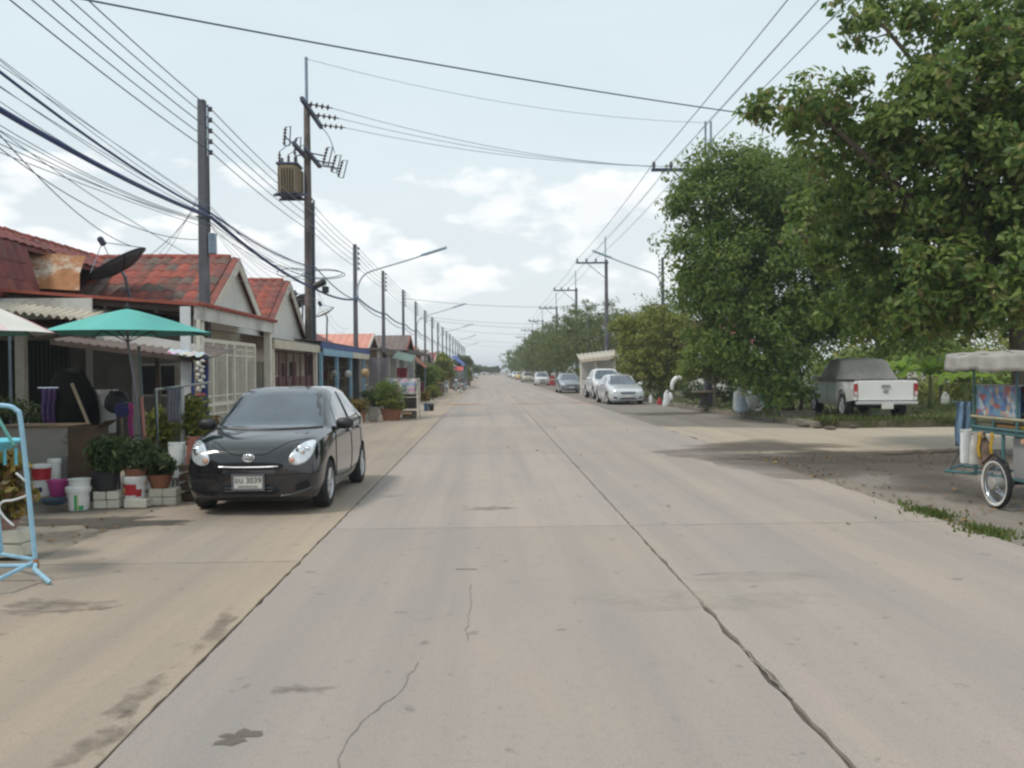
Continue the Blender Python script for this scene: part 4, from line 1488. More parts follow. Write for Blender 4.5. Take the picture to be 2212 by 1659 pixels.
def line(bvh, pts, view, mat, name, parent, w=.006, off=.003):
    Q = [cast(bvh, *p, view, off) for p in catmull(pts, 6)]
    return MB().tube(Q, w, 5).build(name, mat, parent)


def smooth_loop(pts, n=4):
    p = [np.array(q, float) for q in pts]
    m = len(p)
    out = []
    for i in range(m):
        p0, p1, p2, p3 = p[i - 1], p[i], p[(i + 1) % m], p[(i + 2) % m]
        for k in range(n):
            t = k / n
            out.append(0.5 * ((2 * p1) + (-p0 + p2) * t + (2 * p0 - 5 * p1 + 4 * p2 - p3) * t * t + (-p0 + 3 * p1 - 3 * p2 + p3) * t ** 3))
    return out


def wheel(parent, x, y, z, r, w=.19, spokes=5, rim_mat=ALLOY):
    s = 1 if x > 0 else -1
    q = Matrix.Rotation(R(90) * s, 3, 'Y')
    prof = [(r * .66, -w * .48), (r * .9, -w * .5), (r * .98, -w * .38), (r, -w * .2), (r, w * .2), (r * .98, w * .38), (r * .9, w * .5), (r * .66, w * .48), (r * .64, w * .3), (r * .64, -w * .3)]
    RG = True
    wo = bpy.data.objects.new('wheel', None)
    wo.empty_display_size = .1
    wo.parent = parent
    COL.objects.link(wo)
    MB().lathe(prof, 28, (x, y, z), q, ring=True).build('tyre', RUBBER, wo, smooth=True, auto=40)
    mb = MB()
    mb.lathe([(r * .67, w * .30), (r * .67, w * .47), (r * .62, w * .47), (r * .58, w * .25), (r * .62, -w * .3)], 28, (x, y, z), q, ring=True)
    for k in range(spokes):
        a = 2 * math.pi * k / spokes + .3
        for da in (-.14, .14):
            p0 = q @ Vector((r * .10 * math.cos(a), r * .10 * math.sin(a), w * .36)) + Vector((x, y, z))
            p1 = q @ Vector((r * .62 * math.cos(a + da), r * .62 * math.sin(a + da), w * .36)) + Vector((x, y, z))
            mb.tube([p0, p1], r * .05, 6)
    mb.lathe([(.0, w * .3), (r * .16, w * .3), (r * .15, w * .43), (.0, w * .45)], 14, (x, y, z), q)
    mb.build('rim', rim_mat, wo, smooth=True, auto=40)
    MB().lathe([(.0, -w * .1), (r * .60, -w * .1), (r * .60, -w * .05), (0, -w * .05)], 20, (x, y, z), q).build('brake_disc', M('brake steel', (.12, .12, .13), .5, .1, metal=.5), wo)
    return wo


def mirror_pod(parent, x, y, z, mat, s, size=1.0):
    m = MB().lathe([(.0, -.11), (.05, -.105), (.085, -.06), (.09, .0), (.085, .06), (.05, .105), (0, .11)], 14, (x + s * .11 * size, y, z), Matrix.Rotation(R(90), 3, 'Y') @ Matrix.Diagonal((.85 * size, .75 * size, 1.05 * size))).build('mirror', mat, parent, smooth=True)
    MB().tube([(x - s * .03, y + .0, z - .06), (x + s * .06, y, z - .03)], .028, 6).build('mirror_foot', BLACKPL, m)
    return m


def text_mesh(body, size, name):
    cu = bpy.data.curves.new(name, 'FONT')
    cu.body, cu.size, cu.align_x, cu.align_y, cu.extrude = body, size, 'CENTER', 'CENTER', .001
    o = bpy.data.objects.new(name, cu)
    COL.objects.link(o)
    me = bpy.data.meshes.new_from_object(o.evaluated_get(bpy.context.evaluated_depsgraph_get()))
    bpy.data.objects.remove(o)
    return me


def plate(parent, c, w, h, txt=None, sub=None, facing=-1, frame=True):
    x, y, z = c
    p = MB().box(c, (w, .012, h)).build('number_plate', PLATE, parent, bevel=.004)
    if frame:
        mb = MB()
        for a in (-1, 1):
            mb.box((x + a * (w / 2 + .012), y, z), (.024, .022, h + .05))
            mb.box((x, y, z + a * (h / 2 + .012)), (w, .022, .024))
        mb.build('plate_frame', M('grey plate frame', (.13, .13, .14), .4, .1), p)
    for t, s, dz in ((txt, h * .62, h * .14), (sub, h * .24, -h * .33)):
        if t:
            me = text_mesh(t, s, 'plate_text')
            me.materials.append(INK)
            o = bpy.data.objects.new('lettering', me)
            o.matrix_local = Matrix.Translation((x, y + facing * .0085, z + dz)) @ Matrix.Rotation(R(90), 4, 'X') @ (Matrix.Rotation(R(180), 4, 'Y') if facing > 0 else Matrix())
            link(o, p)
    return p


def add_seams(bvh, t, ysd, zlo, zhi, view, mat):
    for y in ysd:
        line(bvh, [(y, zlo), (y + .01, (zlo + zhi) / 2), (y, zhi)], view, mat, 'door_seam', t, .005)


# ---- the black hatchback
BLACKC = M('dark plum black car paint', (0.006, 0.0055, 0.009), .16, .1, 2, coat=1.0, spec=.5)
HATCH = [
    (0.00, .27, .30, .36, .28, .60, .14, .63),
    (0.03, .23, .52, .58, .49, .70, .30, .73),
    (0.10, .19, .68, .73, .63, .765, .44, .805),
    (0.24, .175, .76, .80, .725, .825, .54, .875),
    (0.45, .17, .785, .825, .77, .875, .60, .93),
    (0.75, .17, .795, .832, .79, .915, .64, .98),
    (0.98, .17, .80, .833, .80, .94, .655, 1.01),
    (1.20, .17, .80, .833, .80, .955, .63, 1.155),
    (1.48, .17, .80, .833, .80, .965, .59, 1.33),
    (1.74, .17, .80, .833, .80, .97, .57, 1.455),
    (2.00, .17, .80, .833, .80, .98, .565, 1.50),
    (2.45, .17, .80, .833, .80, .99, .56, 1.505),
    (2.95, .18, .795, .832, .80, 1.01, .545, 1.46),
    (3.30, .19, .78, .825, .79, 1.02, .52, 1.37),
    (3.58, .21, .74, .80, .75, 1.00, .48, 1.18),
    (3.72, .26, .66, .74, .68, .93, .40, 1.00),
    (3.78, .34, .50, .58, .52, .84, .28, .88)]


def hatchback(name, label, paint, txt=None, detail=True, group=None):
    t = thing(name, label, 'car', None, group)
    b, bvh = loft_body(HATCH, [(.72, .30), (3.17, .30)], .345, .83, paint)
    b.parent = t
    patch(bvh, smooth_loop([(-.66, 1.01), (-.35, 1.0), (0, .995), (.35, 1.0), (.66, 1.01), (.64, 1.12), (.575, 1.33), (.545, 1.415), (.3, 1.445), (0, 1.452), (-.3, 1.445), (-.545, 1.415), (-.575, 1.33), (-.64, 1.12)], 2), 'front', GLASS, 'windscreen', t, sub=2)
    line(bvh, [(-.68, .992), (-.3, .982), (0, .978), (.3, .982), (.68, .992)], 'front', BLACKPL, 'wiper_cowl', t, .018)
    patch(bvh, smooth_loop([(-.5, 1.1), (.5, 1.1), (.46, 1.34), (-.46, 1.34)], 3), 'rear', GLASS, 'rear_window', t, sub=2)
    for v, s in (('left', -1), ('right', 1)):
        patch(bvh, [(1.36, 1.0), (2.18, 1.01), (2.20, 1.42), (1.86, 1.40), (1.60, 1.27)], v, GLASS, 'side_window', t)
        patch(bvh, [(2.27, 1.015), (2.98, 1.05), (3.10, 1.16), (2.90, 1.36), (2.60, 1.415), (2.28, 1.425)], v, GLASS, 'side_window', t)
        for d0, d1 in ((1.12, 2.23), (2.23, 3.05)):
            line(bvh, [(d1, .32), (d1 + .01, .7), (d1, 1.0), (d1 - .03, 1.42)], v, DARK, 'door_seam', t, .004)
            patch(bvh, [(d1 - .24, .86), (d1 - .06, .865), (d1 - .06, .90), (d1 - .24, .895)], v, paint, 'door_handle', t, .03, 3)
        line(bvh, [(1.12, .34), (1.08, .6), (1.16, .92)], v, DARK, 'door_seam', t, .004)
        line(bvh, [(1.12, .34), (2.0, .30), (2.75, .34)], v, DARK, 'door_seam', t, .004)
        mirror_pod(t, s * .80, 1.28, 1.02, BLACKPL if detail else paint, s)
        # tall almond head lamps on the wing
        hl = patch(bvh, smooth_loop([(s * .49, .62), (s * .58, .60), (s * .68, .65), (s * .735, .75), (s * .735, .85), (s * .68, .875), (s * .585, .84), (s * .51, .76), (s * .47, .68)], 3), 'front', LAMP, 'headlight', t, .012, sub=2)
        c = cast(bvh, s * .63, .72, 'front', .016)
        for (dx, dz, rr, mt) in ((-.01, .03, .062, CHROME), (s * -.10, -.075, .034, AMBER), (s * .06, .05, .03, CHROME)):
            cc = cast(bvh, s * .61 + dx, .735 + dz, 'front', .014)
            MB().lathe([(0, 0), (rr, 0), (rr * .92, .012), (rr * .5, .02), (0, .022)], 14, cc, Matrix.Rotation(R(90), 3, 'X')).build('reflector', mt, hl, smooth=True)
        patch(bvh, smooth_loop([(s * .60, .74), (s * .68, .76), (s * .70, .98), (s * .63, 1.0), (s * .61, .9)], 3), 'rear', REDLAMP, 'tail_light', t, .01, sub=2)
        for (yy, zz) in ((.72, .30), (3.17, .30)):
            wheel(t, s * .735, yy, zz, .302, .19, 5)
        # fog lamp recess and bumper blade
        patch(bvh, smooth_loop([(s * .55, .30), (s * .70, .34), (s * .68, .42), (s * .56, .38)], 3), 'front', DARK, 'fog_recess', t, .004, sub=2)
        line(bvh, [(s * .38, .235), (s * .55, .26), (s * .72, .32)], 'front', paint, 'bumper_blade', t, .016, .006)
    line(bvh, [(-.70, .89), (-.45, .865), (-.2, .735), (0, .725), (.2, .735), (.45, .865), (.70, .89)], 'front', DARK, 'bonnet_seam', t, .004)
    patch(bvh, smooth_loop([(-.40, .585), (-.36, .625), (0, .64), (.36, .625), (.40, .585), (.36, .555), (0, .545), (-.36, .555)], 3), 'front', DARK, 'grille', t, .004, sub=2)
    line(bvh, [(-.35, .588), (-.18, .582), (0, .58), (.18, .582), (.35, .588)], 'front', M('dull chrome', (.5, .5, .52), .3, .05, metal=.8), 'grille_bar', t, .009, .010)
    patch(bvh, smooth_loop([(-.34, .27), (-.30, .375), (0, .385), (.30, .375), (.34, .27), (0, .255)], 3), 'front', DARK, 'lower_intake', t, .004, sub=2)
    for zz in (.30, .335):
        line(bvh, [(-.28, zz), (0, zz - .004), (.28, zz)], 'front', BLACKPL, 'intake_slat', t, .007, .012)
    line(bvh, [(-.66, .50), (-.4, .49), (0, .485), (.4, .49), (.66, .50)], 'front', DARK, 'bumper_seam', t, .005)
    line(bvh, [(-.70, .20), (-.4, .19), (0, .185), (.4, .19), (.70, .20)], 'front', BLACKPL, 'lip', t, .018, .008)
    cb = cast(bvh, 0, .69, 'front', .012)
    bd = MB().lathe([(0, 0), (.075, 0), (.078, .008), (.062, .014), (.058, .006), (0, .006)], 24, cb, Matrix.Rotation(R(90), 3, 'X') @ Matrix.Diagonal((1, .68, 1))).build('badge', CHROME, t, smooth=True)
    MB().box(cb + Vector((0, -.014, 0)), (.15, .008, .018)).build('badge_bar', CHROME, bd)
    yp = cast(bvh, 0, .40, 'front', .012).y
    plate(t, (.0, yp - .012, .405), .34, .15, txt, 'กรุงเทพมหานคร' if txt else None)
    MB().box((0, 3.77, .62), (.34, .012, .15)).build('number_plate', PLATE, t)
    MB().tube([(0, 2.0, 1.505), (0, 2.12, 1.60), (0, 2.16, 1.62)], .006, 5).build('aerial', BLACKPL, t)
    return t


hb = hatchback('parked_car', 'black hatchback with round headlights parked beside the flower pots', BLACKC, 'ขน 3039')
# rear wheel and bumper corner fix its place; it stands almost parallel to the road
c0 = G(716, 1090)
hb.location = (-2.85, 10.55, 0)
hb.rotation_euler = (0, 0, R(-1.2))

# ---- silver saloon and other cars
SEDAN = [
    (0.00, .28, .40, .46, .36, .60, .2, .62),
    (0.04, .22, .58, .64, .54, .66, .38, .68),
    (0.14, .18, .74, .78, .68, .71, .5, .74),
    (0.40, .17, .82, .86, .78, .78, .62, .82),
    (0.85, .17, .84, .878, .83, .86, .68, .91),
    (1.25, .17, .845, .88, .84, .905, .69, .965),
    (1.42, .17, .845, .88, .84, .92, .67, 1.06),
    (1.75, .17, .845, .88, .84, .93, .62, 1.28),
    (2.05, .17, .845, .88, .84, .94, .59, 1.43),
    (2.50, .17, .845, .88, .84, .95, .585, 1.475),
    (3.05, .17, .845, .88, .84, .96, .58, 1.45),
    (3.45, .18, .84, .878, .83, .97, .58, 1.30),
    (3.80, .19, .83, .87, .82, .98, .62, 1.09),
    (4.15, .21, .80, .85, .79, .98, .62, 1.03),
    (4.40, .25, .72, .80, .72, .95, .55, .99),
    (4.54, .34, .55, .62, .55, .86, .4, .90)]


def sedan(name, label, paint, group=None, grille=M('blue grey grille', (.05, .07, .11), .35, .15)):
    t = thing(name, label, 'car', None, group)
    b, bvh = loft_body(SEDAN, [(.92, .31), (3.52, .31)], .355, .88, paint, 56)
    b.parent = t
    patch(bvh, smooth_loop([(-.70, .975), (-.35, .968), (0, .965), (.35, .968), (.70, .975), (.66, 1.12), (.59, 1.36), (.3, 1.40), (0, 1.41), (-.3, 1.40), (-.59, 1.36), (-.66, 1.12)], 2), 'front', GLASS, 'windscreen', t, sub=2)
    patch(bvh, smooth_loop([(-.55, 1.10), (.55, 1.10), (.5, 1.36), (-.5, 1.36)], 3), 'rear', GLASS, 'rear_window', t, sub=2)
    for v, s in (('left', -1), ('right', 1)):
        patch(bvh, [(1.62, .965), (2.45, .975), (2.46, 1.38), (2.12, 1.36), (1.85, 1.22)], v, GLASS, 'side_window', t)
        patch(bvh, [(2.54, .98), (3.38, 1.0), (3.42, 1.10), (3.15, 1.33), (2.8, 1.385), (2.55, 1.39)], v, GLASS, 'side_window', t)
        for d1 in (1.30, 2.5, 3.42):
            line(bvh, [(d1, .32), (d1 + .01, .7), (d1, .95)], v, DARK, 'door_seam', t, .004)
        mirror_pod(t, s * .84, 1.55, .99, paint, s)
        patch(bvh, smooth_loop([(s * .50, .625), (s * .62, .62), (s * .78, .68), (s * .80, .73), (s * .66, .72), (s * .52, .67)], 3), 'front', LAMP, 'headlight', t, .01, sub=2)
        patch(bvh, smooth_loop([(s * .50, .30), (s * .68, .31), (s * .70, .39), (s * .56, .385)], 3), 'front', grille, 'fog_recess', t, .004, sub=2)
        patch(bvh, smooth_loop([(s * .45, .76), (s * .70, .76), (s * .72, .90), (s * .48, .90)], 3), 'rear', REDLAMP, 'tail_light', t, .01, sub=2)
        for yy in (.92, 3.52):
            wheel(t, s * .775, yy, .31, .315, .20, 5)
    patch(bvh, smooth_loop([(-.36, .62), (0, .635), (.36, .62), (.30, .53), (0, .52), (-.30, .53)], 3), 'front', grille, 'grille', t, .006, sub=2)
    line(bvh, [(-.3, .58), (0, .585), (.3, .58)], 'front', CHROME, 'grille_bar', t, .009, .01)
    patch(bvh, smooth_loop([(-.42, .27), (-.36, .34), (0, .345), (.36, .34), (.42, .27), (0, .26)], 3), 'front', grille, 'lower_intake', t, .004, sub=2)
    line(bvh, [(-.72, .20), (-.4, .19), (0, .185), (.4, .19), (.72, .20)], 'front', BLACKPL, 'lip', t, .016, .006)
    yp = cast(bvh, 0, .43, 'front', .012).y
    plate(t, (0, yp - .01, .43), .36, .12, frame=False)
    MB().box((0, 4.53, .66), (.34, .012, .13)).build('number_plate', PLATE, t)
    return t


SILVER = M('pearl silver car paint', (.62, .63, .65), .25, .05, 2, coat=.8, metal=.15)
WHITEC = M('white car paint', (.72, .72, .71), .3, .05, 2, coat=.7)
GREYC = M('grey car paint', (.26, .27, .29), .28, .05, 2, coat=.8, metal=.4)
TANC = M('champagne car paint', (.48, .40, .29), .3, .05, 2, coat=.7, metal=.3)
s1 = sedan('parked_car', 'silver saloon car parked on the right, nearest of the facing row', SILVER)
s1.location = (6.7, 42.5, -.01)
s1.rotation_euler = (0, 0, R(3.5))


def recolour(root, old, new):
    for ch in root.children_recursive:
        if ch.type == 'MESH' and any(m == old for m in ch.data.materials):
            ch.data = ch.data.copy()
            for i, m in enumerate(ch.data.materials):
                if m == old:
                    ch.data.materials[i] = new


def place_copy(src, label, loc, rz, old=None, new=None):
    c = copy_tree(src)
    c.location, c.rotation_euler = loc, (0, 0, R(rz))
    c['label'] = label
    if new:
        recolour(c, old, new)
    return c


d1 = place_copy(s1, 'dark grey saloon car parked behind the silver one', (6.05, 64.5, -.01), 1.0, SILVER, GREYC)
d2 = place_copy(s1, 'champagne coloured car parked past the white hatchback', (5.65, 126, -.01), 0, SILVER, TANC)
d3 = place_copy(hb, 'white hatchback parked next to the red barrier', (5.95, 98, -.01), 0, BLACKC, WHITEC)
d4 = place_copy(s1, 'dark car parked under the far tree row', (6.0, 139, -.01), 0, SILVER, GREYC)
d5 = place_copy(s1, 'yellowish car parked far down the right side', (5.6, 156, -.01), 0, SILVER, M('yellow car paint', (.62, .40, .12), .3, .05, coat=.6))
d6 = place_copy(s1, 'tiny pale car parked far down the right side', (5.6, 182, -.01), 0, SILVER, WHITEC)
d7 = place_copy(s1, 'tiny silver car at the far right end of the parked row', (5.6, 215, -.01), 0)
d8 = place_copy(s1, 'tiny pale car parked far down the left side', (-3.3, 190, 0), 0, SILVER, WHITEC)
d9 = place_copy(hb, 'tiny dark car parked far down the left side', (-3.6, 150, 0), 0)

# ---- pickup trucks: cab and bonnet loft, separate load bed
PICK = [
    (0.00, .42, .55, .60, .50, .78, .35, .80),
    (0.06, .36, .74, .78, .68, .86, .50, .88),
    (0.25, .34, .84, .88, .80, .95, .66, .99),
    (0.80, .34, .87, .90, .86, 1.04, .72, 1.09),
    (1.30, .34, .87, .905, .87, 1.08, .73, 1.14),
    (1.45, .34, .87, .905, .87, 1.09, .71, 1.24),
    (1.75, .34, .87, .905, .87, 1.10, .66, 1.54),
    (1.98, .34, .87, .905, .87, 1.11, .63, 1.73),
    (2.35, .34, .87, .905, .87, 1.12, .62, 1.77),
    (2.90, .34, .87, .905, .87, 1.12, .62, 1.75),
    (3.30, .34, .87, .905, .87, 1.12, .63, 1.68),
    (3.46, .34, .87, .905, .87, 1.12, .68, 1.40),
    (3.52, .36, .85, .89, .85, 1.10, .75, 1.16)]


def pickup(name, label, paint, cover=True):
    t = thing(name, label, 'pickup truck', None)
    b, bvh = loft_body(PICK, [(.95, .38)], .43, .905, paint, 50)
    b.parent = t
    patch(bvh, smooth_loop([(-.70, 1.16), (0, 1.15), (.70, 1.16), (.63, 1.50), (.6, 1.66), (0, 1.69), (-.6, 1.66), (-.63, 1.50)], 2), 'front', GLASS, 'windscreen', t, sub=2)
    for v, s in (('left', -1), ('right', 1)):
        patch(bvh, [(1.66, 1.14), (2.50, 1.15), (2.50, 1.64), (2.05, 1.64), (1.88, 1.5)], v, GLASS, 'side_window', t)
        patch(bvh, [(2.58, 1.15), (3.26, 1.15), (3.18, 1.58), (2.58, 1.63)], v, GLASS, 'side_window', t)
        for d_ in (1.35, 2.54, 3.36):
            line(bvh, [(d_, .42), (d_ + .01, .8), (d_, 1.1)], v, DARK, 'door_seam', t, .004)
        patch(bvh, [(2.30, .98), (2.48, .98), (2.48, 1.02), (2.30, 1.02)], v, paint, 'door_handle', t, .03, 3)
        mirror_pod(t, s * .88, 1.62, 1.18, paint, s, 1.25)
        patch(bvh, smooth_loop([(s * .56, .80), (s * .70, .80), (s * .80, .90), (s * .72, .95), (s * .58, .90)], 3), 'front', LAMP, 'headlight', t, .012, sub=2)
        for yy in (.95, 4.05):
            wheel(t, s * .78, yy, .38, .38, .25, 6)
    patch(bvh, smooth_loop([(-.42, .88), (0, .9), (.42, .88), (.38, .68), (-.38, .68)], 3), 'front', CHROME, 'grille', t, .012, sub=2)
    patch(bvh, smooth_loop([(-.5, .42), (-.46, .55), (.46, .55), (.5, .42)], 3), 'front', DARK, 'lower_intake', t, .004, sub=2)
    # load bed: side panels with wheel arches cut in the outline, floor, headboard, tailgate
    L0, L1, zt, zb = 3.56, 5.22, 1.14, .52
    for s in (-1, 1):
        P = [(L0, zb - .06), (L0, zt), (L1 - .03, zt), (L1, zt - .05), (L1, zb + .05)]
        P += [(4.05 + .47 * math.cos(w), .40 + .47 * math.sin(w)) for w in np.linspace(R(12), R(168), 14)]
        MB().prism([(s * .905, y, z) for y, z in P], (-s * .10, 0, 0)).build('bed_side', paint, t, bevel=.015)
        MB().tube([(s * .90, L0, zt + .015), (s * .90, L1, zt + .015)], .035, 6).build('bed_rail', BLACKPL, t)
        patch_y = L1 + .004
        tl = MB().bb((s * .80, L1 - .02, .70), (s * .91, L1 + .03, 1.06)).build('tail_light', REDLAMP, t, bevel=.02)
        MB().bb((s * .815, L1 + .031, .72), (s * .895, L1 + .036, .83)).build('reverse_lens', M('clear lens', (.6, .55, .5), .3, .1), tl)
    MB().bb((-.80, L0, zb + .05), (.80, L1 - .06, zb + .1)).build('bed_floor', DARK, t)
    MB().bb((-.80, L0, zb + .1), (.80, L0 + .05, zt + .01)).build('headboard', paint, t)
    tg = MB().bb((-.79, L1 - .06, zb + .04), (.79, L1 + .02, zt + .005)).build('tailgate', paint, t, bevel=.02)
    MB().bb((-.12, L1 + .02, .93), (.12, L1 + .045, 1.02)).build('handle', M('grey handle', (.25, .25, .26), .4, .1), tg)
    MB().lathe([(0, 0), (.07, 0), (.06, .02), (0, .022)], 20, (0, L1 + .02, .83), Matrix.Rotation(R(-90), 3, 'X') @ Matrix.Diagonal((1.2, .8, 1))).build('badge', M('grey badge', (.3, .3, .32), .3, .1, metal=.6), tg)
    MB().bb((-.88, L1 - .02, .44), (.88, L1 + .14, .54)).build('rear_bumper', M('silver bumper', (.5, .5, .5), .35, .1, metal=.4), t, bevel=.03)
    MB().bb((-.55, L1 - .1, .34), (.55, L1 + .02, .44)).build('bumper_bracket', DARK, t)
    plate(t, (0, L1 + .15, .40), .34, .16, facing=1, frame=False)
    MB().bb((-.45, .5, .34), (.45, L1 - .2, .5)).build('chassis', DARK, t)
    MB().tube([(-.75, 4.05, .38), (.75, 4.05, .38)], .06, 8).build('axle', DARK, t)
    if cover:
        # loose grey dust cover over the cab, draped to the belt and over the bed front
        V = []
        prof = [(1.15, 1.13, .74), (1.5, 1.34, .74), (1.85, 1.66, .69), (2.1, 1.80, .67), (2.6, 1.83, .66), (3.1, 1.80, .67), (3.35, 1.72, .70), (3.55, 1.38, .82), (3.75, 1.16, .90)]
        PR = catmull(prof, 4)
        rows = []
        for i, (y, z, w) in enumerate(PR):
            row = []
            for k in range(17):
                a = -1 + 2 * k / 16
                u = abs(a)
                lowz = 1.12 + .02 * math.sin(y * 11)
                xx = math.copysign(min(u / .62, 1) * w + max(0, (u - .62) / .38) * (.945 - w), a)
                zz_ = z - .03 * (min(u / .62, 1)) ** 3 - max(0, (u - .62) / .38) ** 1.1 * (z - .03 - lowz)
                rr = .012 * math.sin(k * 2.7 + i * 1.3)
                row.append((xx * (1 + rr), y, max(zz_ + rr, 1.08)))
            rows.append(row)
        MB().grid(rows).build('dust_cover', M('grey dust cover', (.27, .255, .23), .85, .18, 5, bump=.3), t, smooth=True, solid=.01)
        # strip of the cover hanging behind the cab door
        MB().grid([[(-.935 - .01 * math.sin(k + j), 3.26 + .07 * j, 1.15 - .085 * k + .01 * math.sin(j * 2)) for j in range(5)] for k in range(4)]).build('cover_flap', MC['grey dust cover'], t, smooth=True, solid=.01)
    return t


pk = pickup('parked_pickup', 'white pickup truck with grey covered cab on the grass lot', WHITEC)
# seen from behind its left rear corner: nose away to the left
# seen from behind its left rear corner, nose pointing away down the road
PKR = R(175)
v = Matrix.Rotation(PKR, 3, 'Z') @ Vector((0, 5.25, 0))
tail = at(1914, 850, Y=25.5)
pk.rotation_euler = (0, 0, PKR)
pk.location = (tail.x - v.x, 25.5 - v.y, .165)

pk2 = pickup('parked_pickup', 'white pickup truck with dark window parked behind the silver saloon', WHITEC, cover=False)
pk2.location = (6.95, 50.3, -.01)
pk2.rotation_euler = (0, 0, R(2))

# ================================================================== vegetation
def leaf_mesh(name, C, N, size, aspect=.5, fold=.25, drop=.25):
    """C leaf centres, N leaf normals (arrays); one folded four sided blade each"""
    n = len(C)
    r1 = rng.normal(size=(n, 3))
    T = r1 - N * np.sum(r1 * N, 1, keepdims=True)
    T[:, 2] -= drop
    T /= np.linalg.norm(T, axis=1, keepdims=True) + 1e-9
    B = np.cross(N, T)
    s = (size * rng.uniform(.6, 1.25, n))[:, None]
    V = np.zeros((n * 4, 3))
    V[0::4] = C - T * s * .5
    V[1::4] = C + B * s * aspect * .5 + N * s * fold * .4
    V[2::4] = C + T * s * .5 - N * s * .08
    V[3::4] = C - B * s * aspect * .5 + N * s * fold * .4
    me = bpy.data.meshes.new(name)
    me.vertices.add(n * 4)
    me.vertices.foreach_set('co', V.ravel())
    F = np.zeros((n * 2, 3), int)
    i = np.arange(n) * 4
    F[0::2] = np.stack([i, i + 1, i + 2], 1)
    F[1::2] = np.stack([i, i + 2, i + 3], 1)
    me.loops.add(n * 6)
    me.loops.foreach_set('vertex_index', F.ravel())
    me.polygons.add(n * 2)
    me.polygons.foreach_set('loop_start', np.arange(n * 2) * 3)
    me.polygons.foreach_set('loop_total', np.full(n * 2, 3))
    me.update(calc_edges=True)
    me.validate()
    return me


def foliage(name, lobes, clumps, per, csize, lsize, mat, parent, shell=.55, aspect=.5, up=.5, lat=None, drop=.25, loose=.1):
    """lobes: (centre, (rx, ry, rz)); clumps of leaves through each lobe, thicker towards its skin"""
    Cs, Ns = [], []
    vol = np.array([l[1][0] * l[1][1] * l[1][2] for l in lobes]) ** .7
    vol /= vol.sum()
    for (c, r), w in zip(lobes, vol):
        k = max(3, int(clumps * w))
        d = rng.normal(size=(k, 3))
        d /= np.linalg.norm(d, axis=1, keepdims=True)
        rad = np.where(rng.random(k) < shell, rng.uniform(.78, 1.05, k), rng.random(k) ** .5)[:, None]
        rad = np.where(rng.random((k, 1)) < loose, rng.uniform(1.0, 1.32, (k, 1)), rad)
        cc = np.array(c) + d * rad * np.array(r)
        for j in range(k):
            m = int(per * rng.uniform(.5, 1.4))
            e = rng.normal(size=(m, 3))
            e /= np.linalg.norm(e, axis=1, keepdims=True)
            rr = (rng.random(m) ** .45)[:, None] * csize * rng.uniform(.6, 1.3)
            Cs.append(cc[j] + e * rr * np.array([1, 1, .75]))
            nn = e * .5 + d[j] * .4 + np.array([0, 0, up]) + rng.normal(size=(m, 3)) * .45
            Ns.append(nn / np.linalg.norm(nn, axis=1, keepdims=True))
    C, N = np.concatenate(Cs), np.concatenate(Ns)
    if lat is not None:
        k = lat(C)
        C, N = C[k], N[k]
    me = leaf_mesh(name, C, N, lsize, aspect, drop=drop)
    me.materials.append(mat)
    o = bpy.data.objects.new(name, me)
    link(o, parent)
    return o


def limbs(parent, base, tips, r0, mat, name='trunk', fork=.45):
    """trunk with limbs bending out to the lobes"""
    base = Vector(base)
    cen = sum((Vector(t) for t in tips), Vector()) / len(tips)
    f = base.lerp(Vector((base.x * .75 + cen.x * .25, base.y * .75 + cen.y * .25, cen.z)), fork)
    mb = MB()
    P = [base - Vector((0, 0, .1)), base + Vector((.02, 0, .15)), base.lerp(f, .5) + Vector((random.uniform(-.08, .08), random.uniform(-.08, .08), 0)), f]
    PP = [Vector(p) for p in catmull(P, 4)]
    mb.tube(PP, r0, 10, radii=[r0 * (1.35 - .65 * min(1, i / 4)) if i < 4 else r0 * (.85 - .2 * i / len(PP)) for i in range(len(PP))])
    tr = mb.build(name, mat, parent, smooth=True)
    for t in tips:
        t = Vector(t)
        m1 = f.lerp(t, .35) + Vector((random.uniform(-.2, .2), random.uniform(-.2, .2), random.uniform(0, .35)))
        m2 = f.lerp(t, .7) + Vector((random.uniform(-.2, .2), random.uniform(-.2, .2), random.uniform(0, .3)))
        Q = [Vector(p) for p in catmull([f - Vector((0, 0, .1)), m1, m2, t], 4)]
        MB().tube(Q, .05, 7, radii=[r0 * .42 * (1 - .85 * i / len(Q)) + .012 for i in range(len(Q))]).build('limb', mat, tr, smooth=True)
        for k in range(3):
            a = Q[random.randrange(len(Q) // 2, len(Q))]
            MB().tube([a, a + Vector((random.gauss(0, .4), random.gauss(0, .4), random.uniform(-.1, .6)))], .02, 5, radii=[.025, .008]).build('twig', mat, tr)
    return tr


def px_lobes(spec):
    out = []
    for s in spec:
        px, py, Y, rp = s[:4]
        rz = (s[4] if len(s) > 4 else rp) * Y / FPX
        r = rp * Y / FPX
        out.append((at(px, py, Y=Y), (r, s[5] if len(s) > 5 else r, rz)))
    return out


